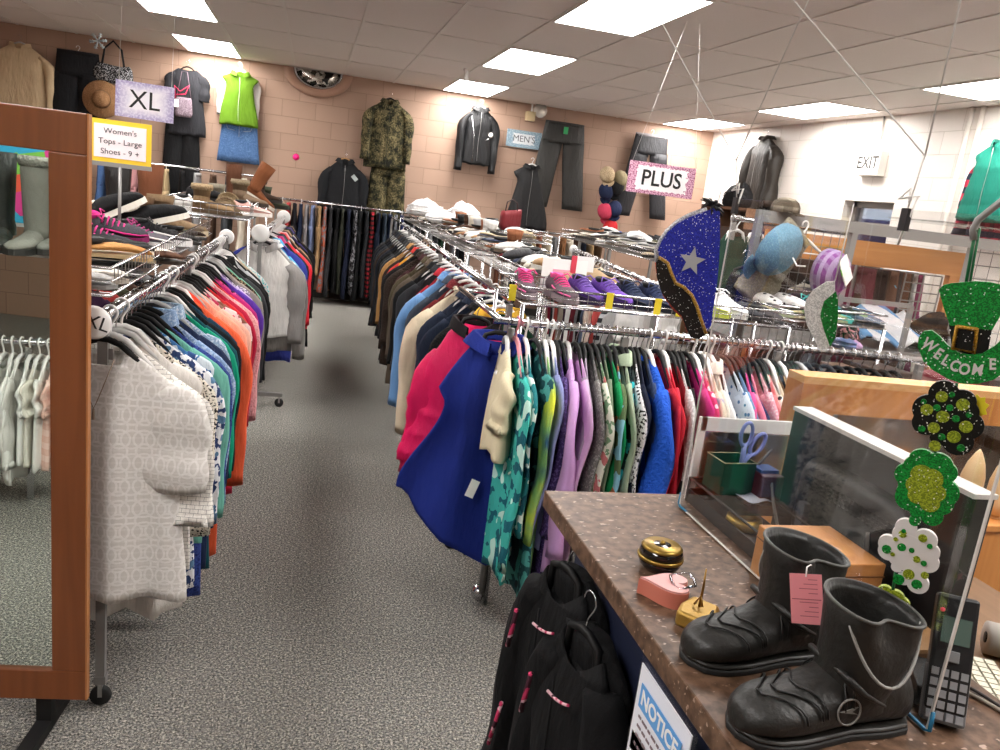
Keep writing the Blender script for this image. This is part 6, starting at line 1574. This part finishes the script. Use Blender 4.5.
MB().tube([(f(a, b)[0], -.006, f(a, b)[1]) for a, b in gp], .0036, 6).build('gold_trim', glitter('#8f6a1c', '#c79c3c'), root)
ep = [(657, 262), (656, 251), (661, 240), (667, 231), (677, 222), (690, 215), (707, 209)]
MB().tube([(f(a, b)[0], 0, f(a, b)[1]) for a, b in ep], .005, 6).build('silver_edge', glitter('#a0a0a8', '#d8d8e0'), root)
rp = [(656, 262), (658, 277), (664, 295), (673, 308), (684, 319), (688, 332)]
MB().tube([(f(a, b)[0], .002, f(a, b)[1]) for a, b in rp], .003, 6).build('red_edge', glitter('#8a1a14', '#c9452a'), root)
sc0 = f(692, 261); sr = abs(f(706, 261)[0]-sc0[0])
MB().prism([(sc0[0]+sr*(1 if i % 2 == 0 else .42)*math.sin(i*PI/5+.06), sc0[1]+sr*1.1*(1 if i % 2 == 0 else .42)*math.cos(i*PI/5+.06)) for i in range(10)], -.009, -.0062).build('silver_star', SILV, root, smooth=False)
p1 = f(716, 208); m = MB(); rn = random.Random(4)
for i in range(26):
    a = rn.uniform(0, 6.28); q = rn.uniform(.012, .03); m.tube([(p1[0]-.008, 0, p1[1]+.004), (p1[0]-.008+q*.6*math.cos(a), rn.uniform(-.01, .01), p1[1]+.004+q*.5*math.sin(a)), (p1[0]-.008+q*math.cos(a), rn.uniform(-.012, .012), p1[1]+.004+q*.8*math.sin(a)-.004)], [.0035, .003, .001], 5)
m.build('black_ribbon', solid('black_ribbon', '#151316', .5), root)
MB().tube([(p1[0], 0, p1[1]), (p1[0]+.004, .0, p1[1]+.035)], .0012, 5).build('hanging_loop', STR, root)
# white and green hat ornament
ox2, oy2, rz2 = .80, 1.09, -.62
f2 = plane_tools(0, 0, ox2, oy2, rz2)
root = thing('green_hat_ornament', 'white and green glitter hat ornament seen edge-on beside the frame post', 'ornament', (ox2, oy2, 0), rz2)
shape([(835, 281), (826, 282), (813, 290), (806, 300), (804, 309), (807, 325), (814, 338), (819, 349), (826, 350), (830, 344), (824, 330), (820, 315), (824, 301), (835, 292)], -.005, .005, f2).build('white_brim', glitter('#c9c7c6', '#f2f0ee'), root, smooth=False)
shape([(836, 291), (824, 301), (820, 315), (824, 330), (830, 346), (835, 338), (838, 318), (838, 300)], -.006, .004, f2).build('green_crown', glitter('#07601c', '#149038'), root, smooth=False)
q_ = f2(835, 281); MB().tube([(q_[0], 0, q_[1]), (q_[0]+.003, 0, q_[1]+.12)], .001, 5).build('hanging_loop', STR, root)

# welcome chain
ox3, oy3, rz3 = .79, .80, -.78
f3 = plane_tools(0, 0, ox3, oy3, rz3)
root = thing('welcome_ornament', 'green glitter WELCOME hat with a chain of four shamrocks', 'ornament', (ox3, oy3, 0), rz3)
GG = glitter('#077028', '#12a33e'); LG = glitter('#7b8f1a', '#aebf34'); BK = glitter('#060606', '#0d120e'); WG = solid('white_foam', '#d9d6d4', .6); GLD = glitter('#a87a1c', '#d9a93a')
shape([(939, 290), (943, 285), (952, 283), (963, 282), (975, 281), (990, 282), (1003, 285), (1010, 292), (1008, 302), (1000, 316), (992, 330), (950, 325), (944, 308)], -.005, .005, f3).build('crown', GG, root, smooth=False)
shape([(949, 324), (992, 329), (988, 352), (983, 355), (968, 355), (952, 348)], -.004, .006, f3).build('black_band', BK, root, smooth=False)
shape([(918, 346), (919, 337), (924, 331), (932, 330), (940, 336), (948, 345), (958, 352), (970, 354), (982, 353), (994, 346), (1004, 337), (1016, 336), (1020, 345), (1016, 358), (1006, 370), (994, 379), (978, 383), (962, 383), (948, 378), (934, 370), (924, 361)], -.0065, .0045, f3).build('brim', GG, root, smooth=False)
m = MB()
b_ = [f3(957, 326), (f3(977, 329)), f3(974, 352), f3(953, 348)]
m.tube([(x, -.0075, z) for x, z in b_+[b_[0], b_[1]]], .0026, 4).build('gold_buckle', GLD, root)
for ch, px, py, a in (('W', 929.5, 345, -.42), ('E', 938.5, 353.5, -.38), ('L', 946, 360, -.3), ('C', 955, 365.5, -.15), ('O', 964.5, 369, 0), ('M', 977.5, 369.5, .05), ('E', 992.5, 364, .22)):
    x, z = f3(px, py); text_mesh(ch, .019, 'lettering', WG, root, (x, -.0072, z), rot=(PI/2, -a, 0), bold=.0005, sx=.8)
def blob(circ, y0, y1, fn=f3):
    m = MB()
    for i, (a, b, r) in enumerate(circ):
        x, z = fn(a, b); rr = r*(.00138 if r < 8 else .00146 if r < 14 else .0013); e_ = i*.00006; m.prism([(x+rr*math.cos(2*PI*j/22), z+rr*math.sin(2*PI*j/22)) for j in range(22)], y0-e_, y1)
    return m
def dots(circ, y0, y1, mat, name): blob(circ, y0, y1).build(name, mat, root, smooth=False)
blob([(944, 394, 12), (955, 400, 10), (929, 409, 13), (926, 422, 11), (944, 416, 18), (962, 402, 11), (968, 425, 12), (966, 412, 10), (958, 441, 12), (945, 434, 10), (953, 428, 13), (936, 437, 5)], -.004, .004).build('black_shamrock', BK, root, smooth=False)
dots([(942, 396, 5), (927, 409, 5.2), (943, 416, 5.4), (934, 427, 5), (963, 404, 5.4), (966, 426, 5.4), (954, 436, 5.6), (935, 445, 5)], -.006, -.004, LG, 'lime_dots')
dots([(931, 427, 0.5), (922, 428, 3), (937, 407, 3), (950, 407, 3), (956, 418, 3.2), (942, 436, 3), (961, 447, 3.2), (969, 414, 2.5), (952, 394, 2.5), (924, 401, 2.4)], -.006, -.004, GG, 'green_dots')
blob([(922, 461, 11), (912, 464, 7), (907, 474, 10), (908, 484, 8), (910, 497, 12), (906, 492, 8), (938, 466, 12), (946, 472, 9), (944, 492, 12), (940, 502, 11), (932, 515, 9), (925, 484, 19), (916, 512, 5), (915, 520, 5)], -.004, .004).build('green_shamrock', GG, root, smooth=False)
dots([(922, 474, 9), (916, 484, 8), (918, 494, 8), (932, 478, 9), (936, 492, 8), (930, 502, 8), (926, 487, 12)], -.0058, -.004, LG, 'lime_centre')
blob([(906, 528, 9), (902, 534, 8), (888, 543, 8), (889, 550, 9), (925, 540, 10), (930, 552, 8), (928, 562, 9), (918, 583, 9), (914, 572, 9), (904, 578, 6), (907, 552, 19), (897, 566, 5)], -.004, .004).build('white_shamrock', WG, root, smooth=False)
dots([(887, 548, 4.2), (902, 546, 3.8), (912, 549, 2.4), (904, 530, 2), (899, 578, 5), (917, 583, 4.6), (924, 562, 2.6), (930, 545, 2.4)], -.0058, -.004, GG, 'green_clovers')
dots([(903, 533, 3.6), (909, 573, 5), (925, 574, 3.4), (923, 537, 3.8), (893, 553, 2), (896, 538, 2), (917, 558, 3.2)], -.0058, -.004, LG, 'lime_clovers')
blob([(885, 592, 7), (876, 602, 6), (880, 608, 6), (895, 598, 8), (902, 604, 7), (893, 607, 10), (903, 616, 5), (906, 627, 4)], -.004, .004).build('lime_shamrock', LG, root, smooth=False)
dots([(888, 606, 7), (896, 612, 6)], -.0058, -.004, GG, 'green_centre')
rn = random.Random(6)
dots([(885+rn.uniform(-8, 10), 592+rn.uniform(-5, 26), 1.3) for i in range(16)], -.0062, -.004, WG, 'white_specks')
x, z = f3(976, 408); MB().prism([(x+(.014 if i % 2 else .0105)*math.cos(i*PI/9), z+(.017 if i % 2 else .013)*math.sin(i*PI/9)) for i in range(18)], .0045, .006).build('yellow_sun', solid('sun_yellow', '#e3d31c', .6), root, smooth=False)
for i, seg in enumerate([((957, 383), (955, 392)), ((934, 445), (936, 455), (933, 462)), ((916, 520), (913, 528)), ((896, 568), (893, 590))]):
    MB().tube([(f3(a, b)[0], 0, f3(a, b)[1]) for a, b in seg], .002, 5).build('link', solid('green_ribbon', '#11663a', .6), root)
rbn = [f3(966, 284), f3(971, 255), f3(976, 228)]
MB().tube([(x, 0, z) for x, z in rbn], .0022, 5).tube([(x+.004, .001, z) for x, z in rbn], .0016, 5).build('ribbon', solid('green_ribbon', '#11663a', .6), root)
t = thing('wire_hook', 'bent grey metal hook carrying the WELCOME ornament', 'hook', (ox3, oy3, 0), rz3)
hk = [f3(974, 240), f3(973, 230), f3(978, 220), f3(988, 212), f3(1003, 200), f3(1012, 188)]
MB().tube([(x, 0, z) for x, z in hk]+[(hk[-1][0], 0, CH)], .0042, 8).build('hook_wire', GREYMET, t)

# ------------------------------------------------------------------ things on and behind the counter
# monitor seen from behind
root = thing('computer_monitor', 'black computer monitor seen from behind with pale top edge', 'monitor', (1.05, .95, .79), .0)
k = NT('monitor_back'); n1 = k.n('ShaderNodeTexNoise', i_Scale=9.0, i_Detail=6.0, i_Roughness=.8); k.l(k.coord(), n1.inputs['Vector'])
k.l(k.ramp(n1.outputs[0], [(.45, '#0c0c0e'), (.75, '#222225')], 'LINEAR'), k.b.inputs['Base Color']); k.b.inputs['Roughness'].default_value = .5
MBK = k.m
MB().box(-.012, .03, 0, .49, .15, .458).build('back_shell', MBK, root, smooth=False, bevel=.004)
MB().box(-.014, .032, -.001, .491, .456, .464).build('pale_top_edge', solid('pale_edge', '#c9c6c2', .4), root, smooth=False)
MB().loft([[(-.012-d, .245+hw*math.copysign(abs(math.cos(a))**.4, math.cos(a)), .29+hh_*math.copysign(abs(math.sin(a))**.4, math.sin(a))) for a in [2*PI*j/28 for j in range(28)]] for d, hw, hh_ in ((0, .17, .105), (.018, .155, .095), (.024, .14, .085))]).build('bulge', MBK, root)
m = MB()
for i in range(22):
    for j_ in range(4): m.box(-.0375, -.036, .12+.0115*i, .126+.0115*i, .352-.008*j_, .356-.008*j_)
m.build('vents', BLACKM, root, smooth=False)
MB().box(.03, .034, .012, .478, .162, .446).build('screen', solid('screen_dark', '#0b0c10', .1), root, smooth=False)
MB().box(-.03, .0, .22, .27, 0, .2).build('stand_neck', BLACKP, root, smooth=False, bevel=.004)
MB().box(-.03, .14, .14, .35, 0, .014).build('stand_base', BLACKP, root, smooth=False, bevel=.004)
MB().box(-.05, -.036, .34, .36, .16, .3).box(-.046, -.036, .12, .14, .2, .26).build('cable_clips', solid('clip_grey', '#55555a', .4), root, smooth=False)
# cables
for i, (pts, lab, c, r_) in enumerate([
    ([(1.0, 1.42, 1.11), (.97, 1.35, 1.07), (.95, 1.28, 1.03), (.93, 1.2, 1.006), (.96, 1.12, 1.006), (1.0, 1.1, 1.05), (1.01, 1.12, 1.11)], 'grey cable looping from the tray towards the monitor', '#55504c', .0035),
    ([(1.0, 1.2, 1.06), (.96, 1.2, 1.04), (.93, 1.16, 1.012), (.94, 1.08, 1.012), (.985, 1.05, 1.02), (1.02, 1.08, 1.02)], 'thick black cable curling beside the monitor', '#141314', .009),
    ([(.96, 1.0, 1.0035), (.93, .9, 1.0035), (.96, .82, 1.0035), (.99, .74, 1.0035), (.985, .66, 1.0035)], 'beige cable running along the counter past the handset', '#a39a8c', .003),
    ([(.975, 1.02, 1.0035), (.95, .92, 1.0035), (.985, .8, 1.0035), (1.0, .7, 1.0035)], 'thin dark cable lying beside the beige cable', '#2c2826', .0025)]):
    P = []
    for a in range(len(pts)-1):
        for q in range(4):
            p0, p1, p2, p3 = [Vector(pts[max(0, min(len(pts)-1, a+k_))]) for k_ in (-1, 0, 1, 2)]; u = q/4
            P.append(.5*((2*p1)+(p2-p0)*u+(2*p0-5*p1+4*p2-p3)*u*u+(3*p1-p0-3*p2+p3)*u**3))
    P.append(Vector(pts[-1])); tag(MB().tube(P, r_, 7).build('cable', solid('cable'+c, c, .5)), lab, 'cable')
# lucite card holder
q_ = at(697, 432, 'y', 1.52)
root = thing('card_holder', 'clear acrylic sign holder with white sheets at the counter end', 'sign holder', (.872, 1.525, 1.0), 0)
CLR = glassy('lucite', (.93, .93, .93), shade=.15)
MB().box(0, .235, -.002, .001, .0, .195).build('acrylic_sleeve', CLR, root, smooth=False)
MB().box(.0, .235, -.006, .004, .165, .195).build('white_top_band', solid('band_white', '#dedcd9', .4), root, smooth=False)
MB().box(-.004, .012, -.006, .004, .0, .195).build('white_side_band', solid('band_white', '#dedcd9', .4), root, smooth=False)
MB().box(.02, .23, .004, .006, .01, .16).build('cream_sheet', solid('cream_sheet', '#cfc3ae', .7), root, smooth=False)
# black desk tray with tin, scissors and papers
root = thing('desk_tray', 'black two-level desk tray full of papers beside the screen', 'tray', (.865, 1.17, 1.0), 0)
MB().box(0, .135, 0, .345, 0, .004).box(0, .003, 0, .345, .0, .03).box(0, .135, .342, .345, 0, .03).box(0, .135, 0, .003, 0, .03).build('lower_tray', BLACKP, root, smooth=False)
m = MB()
for a, b in (((0, 0), (0, .345)), ((0, .345), (.135, .345)), ((.135, .345), (.135, 0)), ((.135, 0), (0, 0))):
    m.tube([(a[0], a[1], .055), (b[0], b[1], .055)], .003, 6)
for x, y in ((0, 0), (0, .345), (.135, 0), (.135, .345)): m.tube([(x, y, 0), (x, y, .055)], .003, 6)
m.build('wire_frame', BLACKM, root)
MB().box(.003, .132, .15, .342, .05, .054).build('upper_shelf', glassy('smoke', (.7, .7, .71), shade=.05), root, smooth=False)
for i, (x, y, z, w_, d_, c, a, lab) in enumerate([(.905, 1.22, 1.0045, .07, .05, '#6cc79a', .5, 'mint green slip lying low in the desk tray'), (.94, 1.27, 1.008, .05, .05, '#dfe6e2', -.3, 'crumpled white slip over the mint slip'), (.96, 1.19, 1.0045, .03, .02, '#d8355e', .2, 'bright pink tag in the desk tray'),
                                                  (.955, 1.4, 1.055, .06, .05, '#cfd6ea', .1, 'pale blue slip on the upper tray level'), (.985, 1.22, 1.005, .04, .03, '#67b890', .7, 'second mint slip near the monitor')]):
    t = thing('paper_slip', lab, 'paper', (x, y, z), a); m = MB(); n_ = 5
    vs = [(-w_/2+w_*i2/n_, -d_/2+d_*j2, .003*math.sin(i2*1.3+i)+.003) for i2 in range(n_+1) for j2 in (0, 1)]
    m.add(vs, [(2*i2, 2*i2+2, 2*i2+3, 2*i2+1) for i2 in range(n_)]).build('sheet', solid('slip'+c, c, .7), t, solid_=.0006)
t = thing('tin_box', 'dark green open tin holding the scissors', 'tin', (.92, 1.452, 1.0545), .08)
GT = solid('green_tin', '#1f4a38', .35, .3, noise=.3, nscale=30)
MB().box(-.04, .04, -.034, .034, 0, .002).box(-.04, .04, -.034, -.0325, 0, .072).box(-.04, .04, .0325, .034, 0, .072).box(-.04, -.0385, -.034, .034, 0, .072).box(.0385, .04, -.034, .034, 0, .072).build('tin_walls', GT, t, smooth=False)
MB().tube([(-.04, -.034, .072), (.04, -.034, .072), (.04, .034, .072), (-.04, .034, .072), (-.04, -.034, .072)], .0014, 5).build('rolled_rim', solid('tin_rim', '#9c9a78', .3, .6), t)
t = thing('scissors', 'lavender-handled scissors standing in the green tin', 'scissors', (.925, 1.44, 1.06), .1, rot=(.08, .18, .1))
LV = solid('lavender_plastic', '#7b85c4', .35)
for s_ in (-1, 1):
    cxx, czz = s_*.019, .115+(.012 if s_ < 0 else -.004)
    MB().tube([(cxx+.014*math.cos(a)+s_*.004*math.sin(a), 0, czz+.026*math.sin(a)) for a in [2*PI*j/20 for j in range(21)]], .0042, 7, cap=False).tube([(cxx-s_*.006, 0, czz-.022), (s_*.003, 0, .07), (0, 0, .055)], [.0055, .006, .005], 7).build('handle', LV, t)
MB().box(-.006, -.0, -.0008, .0, -.0, .06).box(.0, .006, 0.0, .0008, -.0, .06).build('blades', CHROME, t, smooth=False)
t = thing('grey_pen', 'grey pen leaning in the green tin', 'pen', (.945, 1.45, 1.058), 0, rot=(.1, .55, 0))
MB().tube([(0, 0, 0), (0, 0, .1), (0, 0, .112)], [.0035, .0035, .002], 8).build('barrel', solid('pen_grey', '#6f6c6a', .4), t)
t = thing('maroon_case', 'maroon card case with blue panel behind the green tin', 'case', (.985, 1.42, 1.0545), .05)
MB().box(-.022, .03, -.03, .03, 0, .055).build('case_body', solid('maroon_case', '#4a1c22', .4), t, smooth=False, bevel=.003)
MB().box(-.018, .026, -.012, .028, .055, .062).build('blue_panel', solid('blue_panel', '#3f5a94', .3), t, smooth=False)
t = thing('gold_tape_roll', 'gold and yellow roll lying in the lower desk tray', 'tape roll', (.925, 1.37, 1.0045), 0)
MB().lathe([(.02, 0), (.036, 0), (.038, .01), (.036, .022), (.02, .022), (.018, .01), (.02, 0)], 26).build('roll', solid('gold_foil', '#a8883c', .3, .7), t)
q_ = at(775, 548, 'z', 1.04)
t = thing('yellow_roll', 'pale yellow tape roll standing behind the rear boot', 'tape roll', (.905, 1.115, 1.024), 0, rot=(PI/2, 0, .3))
MB().lathe([(.011, -.008), (.022, -.009), (.023, 0), (.022, .009), (.011, .008), (.0105, 0), (.011, -.008)], 24).build('roll', solid('yellow_tape', '#d9cc6a', .5), t)
# payment handset and brown carton
t = thing('payment_handset', 'dark handset with grey screen and keypad at the counter edge', 'handset', (.90, .80, 1.0), 0, rot=(1.15, 0, -.55))
HS = t
hm = MB().prism([(0, 0), (.052, 0), (.052, .004), (0, .004)], 0, 0.001)
MB().box(-.026, .026, -.07, .085, .0, .022).build('body', solid('handset_dark', '#15171a', .4), t, smooth=False, bevel=.005)
MB().box(-.018, .018, .02, .055, .022, .0235).build('grey_screen', solid('lcd', '#4d5f58', .25), t, smooth=False)
MB().box(-.008, .008, -.004, .011, .022, .0245).build('round_pad', solid('pad', '#77787a', .4), t, smooth=False, bevel=.003)
MB().box(-.027, .027, -.085, -.01, .0, .019).build('keypad_plate', solid('keypad', '#68696c', .4), t, smooth=False, bevel=.004)
m = MB()
for i in range(4):
    for j_ in range(5): m.box(-.023+.012*i, -.014+.012*i, -.08+.014*j_, -.07+.014*j_, .019, .0225)
m.build('keys', solid('handset_key', '#8b8c8f', .4), t, smooth=False)
MB().lathe([(.001, 0), (.003, 0), (.003, .003), (.001, .003)], 10).build('red_light', solid('red_led', '#e03060', .4), t, loc=(-.02, .062, .0225))
HS.location = (.885, .785, 1.078)
MB().box(-.03, .03, -.045, .045, 0, .03).build('cradle', BLACKP, HS, smooth=False, loc=(0, -.055, -.06), rot=(-1.15, 0, 0), bevel=.003)
t = thing('brown_carton', 'brown wooden carton standing behind the handset', 'box', (.90, .86, 1.0), .0)
MB().box(-.035, .08, 0, .1, 0, .04).build('carton_body', wood('#5c3a20', '#74502f', 'carton', 0, .5), t, smooth=False, bevel=.002)
MB().box(-.037, .082, -.002, .102, .036, .042).build('lid', wood('#7c5a38', '#8f6c46', 'carton_lid', 0, .5), t, smooth=False)
# keyboard and desk things
t = thing('computer_keyboard', 'beige-keyed computer keyboard on the desk behind the counter', 'keyboard', (1.27, 1.0, .792), 1.1)
MB().box(-.2, .22, -.07, .08, 0, .016).build('case', solid('kb_case', '#77756f', .5), t, smooth=False, bevel=.003)
m = MB()
for i in range(20):
    for j_ in range(6): m.box(-.19+.0198*i, -.174+.0198*i, -.062+.0225*j_, -.044+.0225*j_, .016, .022)
m.build('keys', solid('kb_keys', '#c9c4b2', .5), t, smooth=False)
MB().box(-.1, .2, .083, .1, .0, .012).build('white_rest', WHITE, t, smooth=False)
t = thing('white_envelope', 'white envelope lying between the monitor and keyboard', 'envelope', (1.15, 1.2, .791), .5)
MB().box(-.05, .07, -.04, .04, 0, .004).build('paper', WHITE, t, smooth=False)
t = thing('till_roll', 'paper till roll with black core on the desk at the photo edge', 'paper roll', (1.46, 1.22, .79), 0)
MB().lathe([(.012, 0), (.035, 0), (.035, .06), (.012, .06), (.012, 0)], 26).build('roll', solid('till_paper', '#a9a39b', .7), t, rot=(PI/2, 0, 1.0), loc=(0, 0, .036))
MB().lathe([(.001, -.001), (.012, -.001), (.012, .062), (.001, .062)], 20).build('core', BLACKP, t, rot=(PI/2, 0, 1.0), loc=(0, 0, .036))
bundle('green knitted cloth crumpled on the desk at the photo edge', 'cloth', fb('#2f7a34', 'fleece'), (1.5, 1.02, .79), (.07, .1, .06), 61, 'crumpled_cloth')
bundle('black canvas pouch lying on the desk corner', 'pouch', fb('#141618'), (1.12, .74, .79), (.06, .09, .1), 62, 'canvas_pouch')
t = thing('receipt_printer', 'squat black receipt printer on the desk beyond the handset', 'printer', (1.09, .62, .79), .1)
MB().box(-.06, .06, -.08, .08, 0, .09).build('body', BLACKP, t, smooth=False, bevel=.008)
MB().box(-.05, .05, -.03, .03, .088, .094).build('paper_lid', solid('dark_lid', '#222326', .4), t, smooth=False, bevel=.004)
for i, (x, y, w_, d_, a, c, lab) in enumerate([(1.14, .92, .1, .07, .3, '#b9a98c', 'tan notepad on the desk below the monitor'), (1.42, .88, .12, .16, -.2, '#e3ded4', 'loose white sheet on the desk right of the keyboard'), (1.1, 1.33, .09, .06, .6, '#2f2a28', 'dark leather wallet on the desk behind the monitor')]):
    t = thing('notepad' if i == 0 else 'paper_sheet' if i == 1 else 'wallet', lab, 'paper' if i < 2 else 'wallet', (x, y, .7905), a)
    MB().box(-w_/2, w_/2, -d_/2, d_/2, 0, .012 if i != 1 else .0015).build('pages' if i < 2 else 'leather_body', solid('desk_item'+c, c, .7), t, smooth=False, bevel=.001)
    if i != 1: MB().box(-w_/2, w_/2, d_/2-.012, d_/2+.001, -.0003, .0135).build('binding', solid('bind', '#3a2f2a', .6), t, smooth=False)
t = thing('tan_wooden_box', 'tan wooden box on the desk beyond the keyboard', 'box', (1.34, 1.3, .79), .2)
MB().box(-.07, .07, -.06, .06, 0, .09).build('box_body', wood('#9a6a3a', '#b07e48', 'tanbox', 0, .5), t, smooth=False, bevel=.002)
MB().box(-.072, .072, -.062, .062, .086, .094).build('lid', wood('#b08455', '#c29766', 'tanlid', 0, .5), t, smooth=False)

t = thing('shelf_unit', 'tall brown shelf unit standing under the leather jacket on the white wall', 'shelf', (5.05, 8.75, 0))
MB().box(-.28, .38, -.55, .55, 1.77, 1.80).build('top_board', wood('#6b4a34', '#7c5a42', 'shelf_wood', 1, .5), t, smooth=False)
MB().box(-.28, .38, -.53, .53, 1.2, 1.22).build('shelf_board', wood('#6b4a34', '#7c5a42', 'shelf_wood', 1, .5), t, smooth=False)
for y_ in (-.55, .53): MB().box(-.28, .38, y_, y_+.02, 0, 1.77).build('side_panel', wood('#6b4a34', '#7c5a42', 'shelf_wood', 1, .5), t, smooth=False)
# plinth that carries the two wooden forms
zq = min(o.location.z for o in bpy.data.objects if o.name.startswith('shoe_form'))-.01
for o in bpy.data.objects:
    if o.name.startswith('shoe_form'): o.location.z = zq+.01
fx = [o.location.x for o in bpy.data.objects if o.name.startswith('shoe_form')]
t = thing('oak_plinth', 'orange oak plinth carrying the two pale wooden forms', 'stand', (sum(fx)/len(fx)+.06, 1.74, 0))
MB().box(-.17, .17, -.1, .12, 0, zq-.02).build('pedestal', OAKV, t, smooth=False)
MB().box(-.18, .18, -.11, .13, zq-.02, zq).build('plinth_top', k_oak, t, smooth=False, bevel=.003)
